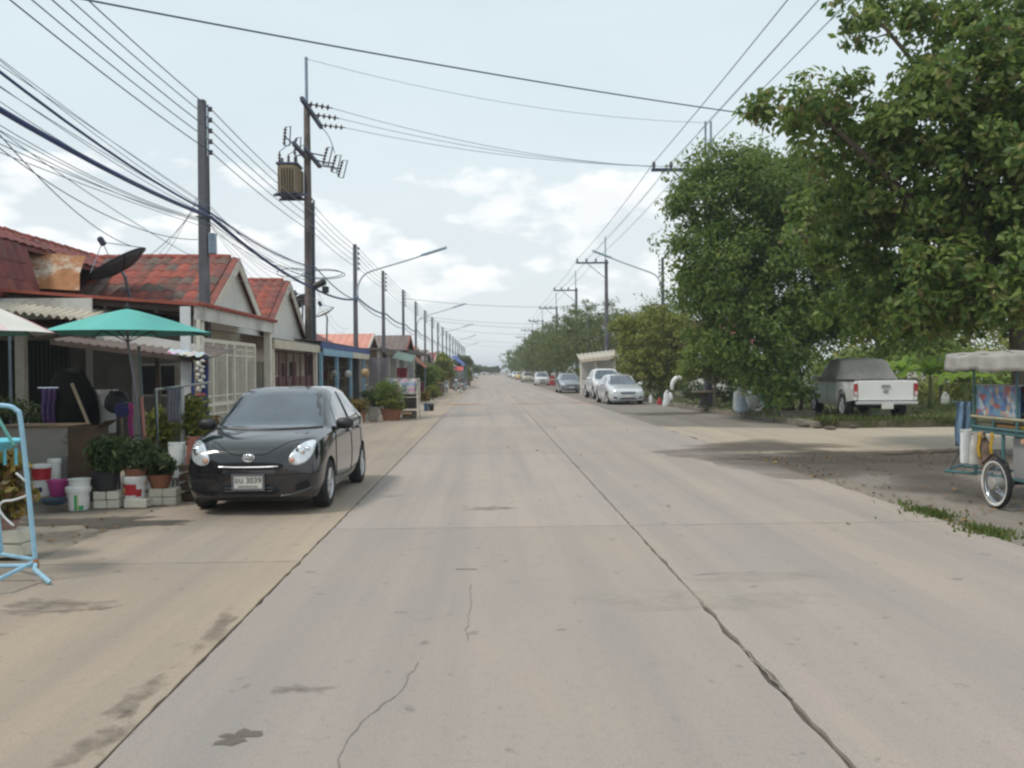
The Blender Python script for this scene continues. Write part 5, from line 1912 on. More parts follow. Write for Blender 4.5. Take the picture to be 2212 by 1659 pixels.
BARK = M('grey brown bark', (.105, .082, .062), .95, .35, 4, bump=.6, bscale=14, stretch=(1, 1, .25))
L_ALM = leaf_mat('broad almond leaves', [(.05, .108, .024), (.085, .15, .03), (.125, .20, .04), (.19, .25, .05), (.11, .155, .04), (.26, .33, .10), (.16, .11, .045)], trans=.42)
L_DARK = leaf_mat('dark green leaves', [(.06, .115, .028), (.10, .165, .034), (.15, .215, .042), (.12, .185, .045), (.25, .29, .07)], trans=.42)
L_YEL = leaf_mat('yellow green leaves', [(.085, .12, .024), (.14, .18, .03), (.21, .23, .036), (.30, .28, .05), (.15, .185, .034)], trans=.3)
L_FAR = leaf_mat('far tree leaves', [(.055, .08, .022), (.085, .115, .028), (.125, .155, .036), (.18, .185, .045), (.09, .115, .03)], trans=.25)
L_BRI = leaf_mat('bright young leaves', [(.09, .145, .03), (.14, .21, .04), (.20, .26, .05), (.25, .27, .07)], trans=.35)
L_POT = leaf_mat('dull pot leaves', [(.022, .045, .016), (.04, .07, .022), (.065, .10, .03), (.10, .12, .035)], trans=.25)
L_VAR = leaf_mat('yellow variegated leaves', [(.10, .12, .02), (.22, .18, .03), (.32, .22, .05), (.16, .07, .04), (.12, .14, .03)], trans=.3)

# tall spreading tree leaning in from the right edge
ta = thing('almond_tree', 'tall broad leaved tree whose branches hang in from the right edge', 'tree', (10.05, 16.4, 0))
sp = [(2180, 120, 16.2, 190, 150), (2060, 40, 17.2, 80, 40), (1900, 45, 17.0, 85, 34), (1840, 20, 17.4, 55, 24), (2050, 250, 16.5, 170, 105), (1880, 235, 17.2, 110, 58), (1745, 230, 17.0, 100, 48), (1660, 235, 16.6, 50, 26),
      (2150, 380, 16.2, 180, 120), (1980, 400, 17.5, 150, 90), (1850, 330, 18.0, 110, 50), (2110, 520, 17.5, 160, 100), (1960, 530, 18.6, 150, 110), (2200, 620, 17.0, 110, 90), (2080, 650, 18.5, 130, 70),
      (2230, 250, 15.4, 130, 140), (1830, 480, 19, 110, 90), (1930, 640, 19.5, 120, 70), (2300, 420, 16.5, 160, 200), (2290, 100, 17.5, 170, 140), (2150, 660, 15.8, 110, 60), (2060, 600, 15.9, 110, 70), (2010, 690, 17.2, 110, 40), (2180, 560, 15.6, 90, 90), (1900, 690, 18.5, 100, 40)]
lb_ = px_lobes(sp)
foliage('crown', lb_, 1080, 50, .38, .195, L_ALM, ta, .74, .5, .45)
limbs(ta, (10.05, 16.4, -.02), [lb_[i][0] for i in (0, 2, 4, 6, 10, 13, 19)], .21, BARK, fork=.42)

# dense dark tree behind the pickup
td = thing('dense_tree', 'dense dark green tree hiding the nose of the white pickup', 'tree', (9.6, 28.6, 0))
sp = [(1590, 420, 28.4, 110, 85), (1500, 455, 28.0, 55, 45), (1545, 355, 28.5, 55, 45), (1500, 400, 28.2, 30, 25), (1660, 460, 29, 150, 130), (1525, 560, 28.0, 62, 70), (1465, 520, 27.6, 26, 40), (1590, 590, 28.0, 120, 100), (1720, 590, 28.6, 150, 120), (1575, 690, 28.3, 65, 75), (1650, 720, 28.0, 120, 90),
      (1770, 690, 28.6, 105, 58), (1740, 460, 29.5, 110, 100), (1830, 640, 29.5, 110, 90), (1685, 815, 27.6, 62, 65), (1698, 850, 27.2, 40, 36), (1620, 790, 28.3, 60, 60), (1560, 640, 29.5, 90, 110), (1640, 380, 29.2, 70, 50), (1720, 350, 29.5, 80, 50), (1900, 700, 30, 110, 60), (2010, 690, 30.5, 90, 50)]
lb_ = px_lobes(sp)
foliage('crown', lb_, 950, 84, .56, .19, L_DARK, td, .8, .42, .4)
tb = G(1718, 884, .17)
limbs(td, (9.55, 28.3, .15), [lb_[i][0] for i in (0, 3, 4, 6, 7, 9, 10, 11, 12)], .2, BARK, fork=.3)
for k in range(5):
    x0 = 9.4 + .12 * k
    MB().tube([(x0, 28.0 + .1 * (k % 2), .1), (x0 + random.uniform(-.3, .3), 28.1, 1.0), (x0 + random.uniform(-.6, .5), 28.2, 2.2)], .05, 7, radii=[.07, .055, .03]).build('stem', BARK, td, smooth=True)

# round yellow green tree and bright shrub before it
ty_ = thing('yellow_green_tree', 'round yellow green tree behind the silver saloon', 'tree', (9.2, 47.5, 0))
lb_ = px_lobes([(1415, 730, 47.5, 78, 62), (1370, 760, 47.5, 42, 50), (1455, 720, 48, 52, 50), (1400, 800, 47, 60, 40), (1460, 800, 47, 48, 40), (1345, 705, 48, 28, 22), (1425, 690, 47.5, 40, 26)])
foliage('crown', lb_, 700, 44, .42, .17, L_YEL, ty_, .65, .45, .5)
limbs(ty_, (9.2, 47.5, .1), [l[0] for l in lb_[:5]], .16, BARK, fork=.3)
ts = thing('bright_shrub', 'bright leafy shrub tree with bare forked stems at the kerb', 'tree', (9.1, 34.6, .17))
lb_ = px_lobes([(1535, 770, 34.6, 52, 42), (1500, 790, 34.6, 32, 36), (1575, 800, 34.4, 36, 36), (1545, 735, 34.8, 30, 20), (1490, 755, 34.8, 22, 18), (1560, 760, 34.2, 34, 28)])
foliage('crown', lb_, 230, 36, .3, .15, L_BRI, ts, .6, .42, .45)
bs = G(1546, 868, .17)
limbs(ts, (at(1546, 868, Y=34.5).x, 34.5, .15), [l[0] for l in lb_], .07, M('pale bark', (.20, .16, .11), .9, .2, 5), fork=.45)

# far row of trees along the right side
FR = [(71, 11.6, 6.9, 3.6), (79, 9.6, 7.1, 3.3), (88, 10.6, 7.4, 3.5), (97, 8.9, 7.0, 3.3), (107, 9.8, 7.4, 3.6), (118, 8.8, 7.2, 3.6), (130, 9.3, 7.4, 3.8), (143, 8.8, 7.0, 3.8), (158, 9.3, 7.3, 4.2), (175, 8.7, 7.0, 4.2), (194, 9.2, 7.2, 4.6), (216, 8.6, 7.0, 5.0), (240, 8.8, 6.8, 5.2), (64, 14.0, 6.3, 3.4), (76, 15.5, 7.0, 4.0)]
FRL = ['nearest', 'second', 'third', 'fourth', 'fifth', 'sixth', 'seventh', 'eighth', 'ninth', 'tenth', 'eleventh', 'twelfth', 'farthest']
for k, (y, x, h_, r) in enumerate(FR):
    x, h_ = x - .6, h_ * 1.12
    lab = f'{FRL[k]} rounded dark tree of the row along the right side' if k < 13 else ('dark tree behind the small shed, away from the road' if k == 13 else 'broad tree standing behind the far row')
    t = thing('street_tree', lab, 'tree', (x, y, 0), 'row of trees along the right side')
    L_ = []
    for j in range(6):
        a = 6.28 * j / 6 + random.random()
        L_.append(((x + math.cos(a) * r * .55, y + math.sin(a) * r * .55, h_ * .55 + random.uniform(-1.0, .7)), (r * .62, r * .62, h_ * .30)))
    L_.append(((x, y, h_ * .72), (r * .7, r * .7, h_ * .28)))
    L_.append(((x - r * .35, y - r * .4, h_ * .33), (r * .6, r * .5, h_ * .2)))
    ls = .22 if y < 110 else .34
    foliage('crown', L_, 260 if y < 110 else 170, 34 if y < 110 else 24, .55, ls, L_FAR, t, .65, .5, .5)
    limbs(t, (x, y, 0), [l[0] for l in L_[:4]], .2, BARK, fork=.3)

# left side greenery
def left_tree(label, spec, n, mat, lsize, base, r0=.08, name='small_tree'):
    t = thing(name, label, 'tree', base)
    L_ = px_lobes(spec)
    foliage('crown', L_, n, 30, .3, lsize, mat, t, .6, .45, .5)
    limbs(t, base, [l[0] for l in L_[:4]], r0, BARK, fork=.45)


left_tree('bright green small tree left of the motorbikes', [(925, 805, 56, 20, 16), (915, 795, 56, 12, 10), (930, 825, 56, 14, 12), (908, 815, 56.5, 10, 10)], 110, L_BRI, .17, (at(925, 840, Y=56).x, 56, 0))
left_tree('darker taller tree behind the bright green one', [(958, 785, 66, 18, 16), (965, 805, 66, 15, 16), (950, 815, 65, 14, 12), (955, 770, 67, 10, 8)], 120, L_YEL, .2, (at(957, 830, Y=66).x, 66, 0))
left_tree('dark tree above the blue tarpaulin', [(1000, 778, 135, 14, 9), (1012, 785, 140, 9, 8), (990, 782, 130, 10, 8)], 110, L_FAR, .4, (at(1005, 815, Y=136).x, 136, 0), .15)
left_tree('green bush past the red tarpaulin', [(1012, 812, 112, 8, 9), (1008, 800, 112, 6, 6)], 60, L_YEL, .25, (at(1011, 822, Y=112).x, 112, 0))
left_tree('far green tree closing the left side', [(1026, 797, 190, 9, 7), (1034, 800, 215, 8, 6)], 80, L_FAR, .5, (-3.9, 200, 0), .15)
for k, (px, py, y, rp, rz_) in enumerate(((1046, 796, 300, 10, 4), (1058, 798, 320, 10, 4), (1070, 797, 310, 9, 5), (1035, 795, 290, 8, 5))):
    left_tree(['hazy tree at the end of the street, left of centre', 'hazy tree closing the road at the horizon', 'hazy tree at the end of the street beside the tree row', 'hazy tree over the farthest left houses'][k],
              [(px, py, y, rp, rz_), (px + 4, py + 3, y, rp * .7, rz_)], 60, L_FAR, .8, (at(px, 810, Y=y).x, y, 0), .2)


# thicket, bananas and shrubs behind the pickup
def bush(label, spec, n, per, mat, cs, ls, aspect=.42, base=None, up=.4):
    L_ = px_lobes(spec)
    b = base or (L_[0][0].x, L_[0][0].y, .1)
    t = thing('bush', label, 'bush', b)
    foliage('foliage', L_, n, per, cs, ls, mat, t, .6, aspect, up)
    mb = MB()
    for l in L_:
        mb = MB()
        mb.tube([(b[0], b[1], b[2]), Vector(b).lerp(l[0], .5) + Vector((.1, 0, 0)), l[0]], .03, 6, radii=[.04, .03, .015])
        mb.build('stem', BARK, t)


bush('pale leafy bush with upright twigs behind the pickup tailgate', [(2030, 775, 36, 45, 40), (2020, 735, 36, 28, 30), (2075, 790, 37, 40, 36)], 130, 24, L_BRI, .35, .26, .35)
bush('light green thicket behind the pickup cab', [(1870, 790, 40, 60, 35), (1800, 800, 40, 50, 30), (1930, 780, 41, 50, 36)], 150, 24, L_BRI, .45, .24)
bush('green thicket between the pickup and the food cart', [(2040, 840, 44, 70, 26), (2120, 845, 36, 60, 34), (1980, 850, 40, 50, 26)], 150, 26, L_YEL, .45, .22)
bush('tall weeds beyond the food cart', [(2200, 830, 34, 70, 50), (2280, 800, 33, 60, 80)], 140, 26, L_BRI, .5, .26)
bush('dark hedge far behind the grass lot', [(1850, 770, 52, 120, 34), (2050, 760, 55, 130, 46), (2220, 750, 52, 120, 60)], 260, 26, L_YEL, .8, .34)
bush('dark shrubs under the bright kerb shrub', [(1510, 845, 38, 40, 16), (1590, 850, 36, 36, 20), (1440, 852, 43, 22, 12)], 110, 24, L_POT, .25, .15)
bush('dark leafy shrub beside the green bin', [(1600, 800, 34.5, 45, 34), (1640, 830, 33, 28, 20)], 110, 26, L_DARK, .3, .15)


def banana(label, base, n, L, h_, tilt=0):
    t = thing('banana_plant', label, 'banana plant', base)
    b = Vector(base)
    MB().tube([b, b + Vector((.03, 0, h_ * .5)), b + Vector((0, .02, h_))], .1, 10, radii=[.12, .10, .06]).build('stem', M('banana stem', (.16, .19, .06), .7, .3, 4), t, smooth=True)
    lm = leaf_mat('banana leaf', [(.13, .23, .03), (.18, .28, .04), (.24, .32, .06)], trans=.5)
    for k in range(n):
        a = 6.28 * k / n + random.uniform(-.3, .3) + tilt
        d = Vector((math.cos(a), math.sin(a), 0))
        el = random.uniform(.5, 1.3)
        mid = []
        for i in range(9):
            s_ = i / 8
            mid.append(b + Vector((0, 0, h_)) + d * L * s_ * math.cos(el) * (1.1) + Vector((0, 0, L * (s_ * math.sin(el) - .75 * s_ * s_ * (.6 + .5 * random.random())))))
        w = Vector((-d.y, d.x, 0))
        rows = []
        for i, m_ in enumerate(mid):
            ww = .24 * math.sin(math.pi * min(1, .12 + i / 8 * .88)) ** .7 * random.uniform(.85, 1.1)
            rows.append([m_ - w * ww + Vector((0, 0, .07)), m_, m_ + w * ww + Vector((0, 0, .07))])
        MB().grid(rows).build('leaf', lm, t, smooth=True)


banana('banana plant with broad leaves right of the pickup', (at(2010, 850, Y=31.5).x, 31.5, .17), 9, 1.7, 1.2)
banana('second banana plant, closer to the food cart', (at(2085, 850, Y=33.5).x, 33.5, .17), 8, 1.6, 1.0, .5)
banana('small banana plant behind the pickup tailgate', (at(1955, 850, Y=35).x, 35, .17), 8, 1.6, 1.3, .9)

# fallen leaves on the dark ground and along the road edge
nl = 640
LX = np.concatenate([rng.uniform(5.1, 10.0, 360), np.abs(rng.normal(0, .25, 130)) + 5.0, rng.uniform(-1.5, 5.0, 10), -4.1 - np.abs(rng.normal(0, .4, 140))])
LY = np.concatenate([rng.uniform(9.0, 17.6, 360), rng.uniform(6.0, 17.0, 130), rng.uniform(9.0, 28.0, 10), rng.uniform(6.0, 30.0, 140)])
LC = np.stack([LX, LY, np.full(nl, .012)], 1)
LN = np.stack([rng.normal(0, .25, nl), rng.normal(0, .25, nl), np.ones(nl)], 1)
LN /= np.linalg.norm(LN, axis=1, keepdims=True)
me = leaf_mesh('fallen_leaves', LC, LN, .075, .55, drop=0)
me.materials.append(leaf_mat('dry leaves', [(.10, .055, .025), (.20, .11, .04), (.30, .17, .06), (.14, .10, .05)], trans=.1))
o = bpy.data.objects.new('fallen_leaves', me)
COL.objects.link(o)
tag(o, 'dry fallen leaves scattered over dark ground and road edges', 'leaves', kind='stuff')

# ================================================================== plant stall at the left
TERRA = M('terracotta', (.30, .125, .075), .85, .25, 6, bump=.2, dirt=(.18, .10, .07))
BLKPOT = M('black pot plastic', (.025, .025, .028), .55, .3, 6)
BLOCKM = M('white painted block', (.60, .57, .48), .85, .12, 6, dirt=(.36, .32, .25), dirtcut=(.55, .75))
PINKPL = M('magenta plastic', (.42, .05, .22), .45, .15, 5)
REDPL = M('red plastic', (.42, .02, .03), .45, .15, 5)
BLUECL = M('deep blue cloth', (.03, .045, .16), .8, .2, 5)
PURP = M('purple cloth', (.085, .045, .15), .85, .35, 8)
CARDB = M('dark cardboard', (.085, .055, .035), .9, .3, 3, dirt=(.14, .09, .05))
TEAL = M('teal umbrella cloth', (.11, .43, .38), .75, .10, 2.0)
TEAL_IN = TEAL
CYANP = M('cyan enamel', (.12, .50, .62), .4, .12, 5)
TUBEB = M('chipped pale blue tube paint', (.30, .52, .66), .45, .15, 9, dirt=(.16, .10, .08), dirtcut=(.66, .72))
GREYCL = M('grey lilac cloth', (.28, .27, .32), .9, .15, 6)
GREENP = M('green print', (.05, .34, .14), .5, .1)


def wpx(px, Y):
    return px * Y / FPX


def pot(name, label, cx, top, bot, w, Y, mat, cat='pot', taper=.72, rim=True, n=20, handle=False, lid=None, band=None, group=None):
    """a round vessel: centre column, top and bottom rows, rim width, all as seen in the photograph at distance Y"""
    a, b = at(cx, top, Y=Y), at(cx, bot, Y=Y)
    r, h = wpx(w, Y) / 2, a.z - b.z
    t = thing(name, label, cat, b, group)
    pr = [(r * taper * .9, 0), (r * taper, .01), (r * (taper + .6 * (1 - taper)), h * .6), (r * .98, h * .9)]
    pr += [(r * 1.06, h * .9), (r * 1.08, h), (r * .98, h), (r * .93, h * .88)] if rim else [(r, h), (r * .94, h), (r * .92, h * .9)]
    pr += [(r * taper * .85, h * .25)]
    MB().lathe(pr, n, b, wob=.006).build('body', mat, t, smooth=True, auto=40)
    if lid:
        MB().lathe([(r * 1.0, 0), (r * 1.1, 0), (r * 1.1, .035), (r * 1.0, .045), (r * .2, .05)], n, b + Vector((0, 0, h))).build('lid', lid, t, smooth=True, auto=40)
    if band:
        for m_, a0, a1, z0, z1 in band:
            rows = []
            for z in (z0, z1):
                rr = r * (taper + (1 - taper) * (z ** .8)) * 1.012 + .002
                rows.append([b + Vector((rr * math.cos(R(q)), rr * math.sin(R(q)), z * h)) for q in np.linspace(a0, a1, 9)])
            MB().grid(rows).build('print', m_, t, smooth=True)
    if handle:
        MB().tube([b + Vector((r * 1.08 * math.cos(w_), -.01, h * .95 - abs(math.sin(w_)) * h * .55)) for w_ in np.linspace(0, math.pi, 12)], .005, 5).build('handle', STEEL, t)
    return t, b, r, h


def plant(label, cx, top, bot, w, Y, mat, n=60, ls=.11, stems=7, name='potted_plant', aspect=.3, cs=.12):
    hsh = random.Random(label)
    ls, aspect, cs = ls * hsh.uniform(.7, 1.3), aspect * hsh.uniform(.6, 1.5), cs * hsh.uniform(.8, 1.6)
    a, b = at(cx, top, Y=Y), at(cx, bot, Y=Y)
    h, r = a.z - b.z, wpx(w, Y) / 2
    t = thing(name, label, 'plant', b)
    foliage('foliage', [((b.x, b.y, b.z + h * .58), (r * .92, r * .8, h * .42)), ((b.x - r * .3, b.y, b.z + h * .75), (r * .5, r * .5, h * .25)), ((b.x + r * .35, b.y - .05, b.z + h * .4), (r * .6, r * .5, h * .25))], n, 20, cs, ls, mat, t, .5, aspect, .3)
    for k in range(stems):
        e = Vector((random.uniform(-r, r) * .8, random.uniform(-r, r) * .5, h * random.uniform(.5, .9)))
        MB().tube([b, b + e * .5 + Vector((random.uniform(-.03, .03), 0, .02)), b + e], .008, 5, radii=[.01, .008, .004]).build('stem', M('green stem', (.07, .09, .03), .8, .2), t)
    return t


def block_stack(label, x0, x1, top, bot, Y, cols, rows, depth=.22):
    a, b = at(x0, top, Y=Y), at(x1, bot, Y=Y)
    t = thing('block_stack', label, 'blocks', ((a.x + b.x) / 2, Y, b.z))
    w, h = (b.x - a.x) / cols, (a.z - b.z) / rows
    for j in range(rows):
        for i in range(cols):
            rz = Matrix.Rotation(random.uniform(-.05, .05), 3, 'Z')
            MB().box((a.x + (i + .5) * w, Y + depth / 2 + random.uniform(-.01, .01), b.z + (j + .5) * h), (w - .008, depth, h - .006), rz).build('block', BLOCKM, t, bevel=.012)
    return t


# row at the edge of the concrete
Y1 = G(170, 1102).y
pot('paint_bucket', 'white paint bucket with green stripe at the end of the pot row', 170, 1058, 1102, 47, Y1, WHITEP, 'bucket', .86, handle=True, lid=WHITEP, band=[(GREENP, -88, -74, .05, .8), (GREENP, -66, -40, .05, .28), (M('yellow print', (.6, .5, .1), .5, .1), -72, -68, .05, .8)])
pot('plastic_tub', 'white plastic tub stacked on the striped bucket', 172, 1034, 1056, 44, Y1, WHITEP, 'tub', .9)
Y2 = G(228, 1099).y
block_stack('two layers of white blocks under the black pot', 200, 257, 1062, 1099, Y2, 2, 2)
pot('plant_pot', 'black plastic plant pot on white blocks', 230, 1018, 1062, 54, Y2 + .12, BLKPOT, 'pot', .75)
plant('dark bushy plant in the black pot', 235, 952, 1022, 82, Y2 + .12, L_POT, 70)
Y3 = G(290, 1098).y
block_stack('single white block under the red printed bucket', 266, 317, 1079, 1098, Y3, 1, 1)
pot('paint_bucket', 'white bucket with red print carrying a terracotta pot', 291, 1035, 1080, 46, Y3 + .12, WHITEP, 'bucket', .85, lid=WHITEP, band=[(REDPL, -150, -60, .28, .8), (REDPL, -62, -30, .2, .55), (M('yellow flame print', (.7, .4, .08), .5, .1), -145, -125, .4, .62)])
pot('plant_pot', 'terracotta pot on top of the red printed bucket', 293, 1011, 1036, 46, Y3 + .12, TERRA, 'pot', .8)
plant('dense dark plant in the middle terracotta pot', 292, 955, 1015, 72, Y3 + .12, L_POT, 65)
Y4 = G(350, 1092).y
block_stack('stacked white blocks under the terracotta bowl', 319, 381, 1056, 1092, Y4, 2, 2)
pot('plant_pot', 'wide terracotta bowl nearest the black car', 346, 1024, 1058, 54, Y4 + .12, TERRA, 'pot', .6)
plant('small drooping plant in the terracotta bowl', 342, 978, 1028, 62, Y4 + .12, L_POT, 42)
Y5 = G(385, 1078).y
st = thing('stool', 'low grey stool under the white sack', 'stool', at(385, 1078, Y=Y5))
c = at(385, 1032, Y=Y5)
zf = at(385, 1078, Y=Y5).z
MB().box((c.x, Y5 + .12, c.z - .015), (.2, .2, .03)).build('seat', M('grey stool', (.16, .15, .15), .7, .2), st)
for sx in (-1, 1):
    for sy in (-1, 1):
        MB().tube([(c.x + sx * .085, Y5 + .12 + sy * .085, c.z - .02), (c.x + sx * .1, Y5 + .12 + sy * .1, 0)], .016, 6).build('leg', MC['grey stool'], st)


def sack(name, label, cx, top, bot, w, Y, mat, cat='sack', lean=0, d=.6, square=False):
    a, b = at(cx, top, Y=Y), at(cx, bot, Y=Y)
    r, h = wpx(w, Y) / 2, a.z - b.z
    t = thing(name, label, cat, b)
    rows = []
    n = 16
    for i in range(10):
        s_ = i / 9
        f = (.94 + .07 * math.sin(s_ * 9 + 1)) * (1 - .35 * max(0, s_ - .62) / .38) * (.84 + .16 * min(1, s_ * 6))
        dd = d * (1 - (.82 if square else .6) * s_ ** 3)
        if square:
            f = .97 + .04 * math.sin(s_ * 11 + 2) - .08 * (s_ < .05)
        rows.append([b + Vector((r * f * math.copysign(abs(math.cos(q)) ** .6, math.cos(q)) * (1 + .07 * math.sin(4 * q + i) + .04 * math.sin(7 * q - i)) + lean * s_ * h, r * dd * f * math.sin(q), h * s_ + (.02 * math.sin(3 * q) * s_))) for q in np.linspace(0, 2 * math.pi, n + 1)])
    mb = MB().grid(rows)
    mb.add([p for p in rows[-1][:-1]], [tuple(range(n))])
    mb.build('bag', mat, t, smooth=True)
    cen = sum(rows[-1][:-1], Vector()) / n
    if square:
        MB().tube([rows[-1][0], cen, rows[-1][8]], .012, 6).build('seam', mat, t)
        return t
    MB().lathe([(r * .52, -.012), (r * .34, .02), (r * .22, .05), (r * .3, .08), (.01, .06)], 10, cen, wob=.25).build('tied_top', mat, t, smooth=True)
    return t


SACKM = M('white woven sack', (.62, .64, .62), .7, .12, 6, dirt=(.30, .46, .48), dirtcut=(.56, .66))
sack('sack', 'white printed sack standing between the pots and the car', 383, 958, 1031, 36, Y5 + .12, SACKM, square=True)
sack('cloth_bundle', 'rust red cloth bundle beside the headlight of the black car', 418, 946, 1000, 34, 11.9, M('rust red cloth', (.24, .09, .065), .9, .3, 7), 'cloth', .1, .6, True)
stl = thing('crate', 'dark crate under the rust red cloth bundle', 'crate', at(418, 1060, Y=11.9))
cc = at(418, 1000, Y=11.9)
for k in range(4):
    MB().bb((cc.x - .17, 11.83, .02 + k * cc.z / 4), (cc.x + .17, 12.1, (k + 1) * cc.z / 4 - .02)).build('plank', CARDB, stl)

# second row, in the shade
wb = thing('counter', 'scuffed off white counter panel behind the red bucket', 'counter', at(108, 1040, Y=12.6))
a, b = at(66, 925, Y=12.6), at(148, 1065, Y=12.6)
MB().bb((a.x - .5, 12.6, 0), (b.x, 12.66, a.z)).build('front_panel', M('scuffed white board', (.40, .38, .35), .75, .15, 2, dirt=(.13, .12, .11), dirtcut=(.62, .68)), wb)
MB().bb((a.x - .55, 12.58, a.z + .002), (b.x + .02, 13.3, a.z + .03)).build('top', WOOD, wb)
MB().bb((a.x - .5, 12.662, 0), (a.x - .45, 13.25, a.z)).build('side', WOOD, wb)
MB().bb((b.x - .05, 12.662, 0), (b.x, 13.25, a.z)).build('side', WOOD, wb)
bx = thing('cardboard_box', 'large dark brown cardboard box standing open by the plants', 'box', at(177, 1040, Y=11.9))
a, b = at(146, 922, Y=11.9), at(207, 1046, Y=11.9)
for lo, hi in (((a.x, 11.9, .35), (b.x, 11.92, a.z)), ((a.x, 12.3, .35), (b.x, 12.32, a.z)), ((a.x, 11.921, .35), (a.x + .02, 12.299, a.z)), ((b.x - .02, 11.921, .35), (b.x, 12.299, a.z))):
    MB().bb(lo, hi).build('panel', CARDB, bx)
MB().bb((a.x, 11.9, .32), (b.x, 12.32, .349)).build('bottom', CARDB, bx)
MB().box((b.x + .06, 12.1, a.z + .02), (.18, .38, .012), Matrix.Rotation(R(-35), 3, 'Y')).build('flap', CARDB, bx)
MB().bb((a.x + .02, 11.95, 0), (b.x - .02, 12.28, .318)).build('base_crate', M('dark wood crate', (.05, .04, .03), .9, .3, 6), bx)
pot('paint_bucket', 'small white tub under the red tub beside the counter', 88, 1036, 1072, 40, 11.7, WHITEP, 'bucket', .9, band=[(BLUECL, -75, -55, .3, .6)])
pot('plastic_tub', 'red and white tub on the small white tub', 90, 1010, 1036, 40, 11.7, REDPL, 'tub', .92, lid=WHITEP)
pot('laundry_basket', 'magenta plastic basket beside the striped bucket', 126, 1037, 1072, 44, 11.4, PINKPL, 'basket', .72)
pot('plastic_jug', 'white plastic jug behind the magenta basket', 118, 998, 1040, 26, 11.8, WHITEP, 'jug', .95, lid=WHITEP)
pot('glass_jar', 'grey lidded jar leaning beside the white jug', 142, 985, 1040, 24, 12.1, M('cloudy plastic', (.30, .29, .30), .35, .2, 5), 'jar', .95)
pot('water_basin', 'dark blue basin lying on the ground by the basket', 118, 1078, 1090, 58, 11.1, M('dark blue plastic', (.03, .06, .09), .4, .2), 'basin', .7)

# hanging and standing things in the shade
def cloth(name, label, x0, x1, y0, y1, Y, mat, cat='cloth', folds=4, amp=.02, bar=True):
    a, b = at(x0, y0, Y=Y), at(x1, y1, Y=Y)
    t = thing(name, label, cat, ((a.x + b.x) / 2, Y, b.z))
    rows = []
    for i in range(9):
        s_ = i / 8
        rows.append([(a.x + (b.x - a.x) * j / 16 * (1 - .06 * s_) + .01 * math.sin(i), Y + amp * math.sin(folds * 6.28 * j / 16 + s_) * (.4 + .6 * s_), a.z + (b.z - a.z) * s_ + .012 * math.sin(j * 1.3) * s_) for j in range(17)])
    MB().grid(rows).build('cloth', mat, t, smooth=True, solid=.006)
    if bar:
        MB().tube([(a.x - .04, Y, a.z), (b.x + .04, Y, a.z)], .010, 6).build('hanger_bar', STEEL, t)
    return t


cloth('hanging_towel', 'grey lilac towel hanging on the white rail', 360, 391, 838, 912, 14.2, GREYCL, 'towel')
cloth('purple_cloth', 'purple cloth hanging in the shade beside the counter', 88, 122, 838, 918, 13.4, PURP, folds=3, amp=.05)
cloth('magenta_cloth', 'magenta cloth hanging from the umbrella pole', 276, 288, 870, 945, 12.9, PINKPL, folds=2, amp=.03)
cloth('blue_banner', 'deep blue banner hanging beside the cream gate post', 412, 452, 768, 905, 15.7, BLUECL, 'banner', 2, .02)
tp_ = thing('tarpaulin', 'black tarpaulin draped over a leaning board in the shade', 'tarpaulin', at(150, 940, Y=13.6))
rows = []
a = at(150, 800, Y=13.6)
for i in range(8):
    s_ = i / 7
    w = (.10 + .33 * math.sin(min(1, .15 + s_ * 1.3) * 1.57)) * (1 + .06 * math.sin(5 * s_))
    rows.append([(a.x + .05 * s_ + w * math.cos(q) * .95, 13.6 + w * .5 * math.sin(q), a.z - s_ * 1.15 + .05 * math.sin(2 * q + i) * (1 - s_) + .02 * math.sin(5 * q + i)) for q in np.linspace(0, 6.28, 17)])
MB().grid(rows).add([r for r in rows[0][:-1]], [tuple(range(16))]).build('sheet', M('black tarpaulin cloth', (.008, .009, .009), .95, .3, 6, spec=.1), tp_, smooth=True)
MB().tube([at(155, 828, Y=13.0), at(191, 915, Y=13.0)], .022, 6).build('stick', M('pale stick', (.32, .27, .19), .8, .2, 8), tp_)
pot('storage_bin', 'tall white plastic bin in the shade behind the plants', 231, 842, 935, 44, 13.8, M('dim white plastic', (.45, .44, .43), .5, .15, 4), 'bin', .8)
fn = thing('standing_fan', 'dark standing fan in front of the white bin', 'fan', at(250, 960, Y=13.2))
fc = at(252, 868, Y=13.2)
MB().lathe([(.02, -.06), (.16, -.05), (.18, 0), (.16, .05), (.02, .06)], 18, fc, Matrix.Rotation(R(70), 3, 'X')).build('guard', M('dark fan guard', (.02, .02, .022), .6, .3, 12), fn, smooth=True)
MB().tube([fc, fc - Vector((0, -.05, .6)), (fc.x, 13.25, 0)], .018, 6).build('stand', BLACKPL, fn)
for k in range(4):
    w_ = 1.57 * k + .4
    MB().box(fc + Vector((.1 * math.cos(w_), -.03, .1 * math.sin(w_))), (.16, .01, .06), Matrix.Rotation(-w_, 3, 'Y')).build('blade', BLACKPL, fn)
pd = thing('round_paddle', 'deep blue round paddle fan on a stick behind the plants', 'paddle', at(264, 960, Y=12.8))
pc = at(262, 886, Y=12.8)
MB().lathe([(.02, -.012), (.10, -.012), (.105, 0), (.10, .012), (.02, .012)], 20, pc, Matrix.Rotation(R(90), 3, 'X')).build('disc', M('deep blue plastic', (.025, .025, .12), .4, .1), pd)
MB().tube([pc, (pc.x + .02, 12.82, .3)], .012, 6).build('stick', WOOD, pd)
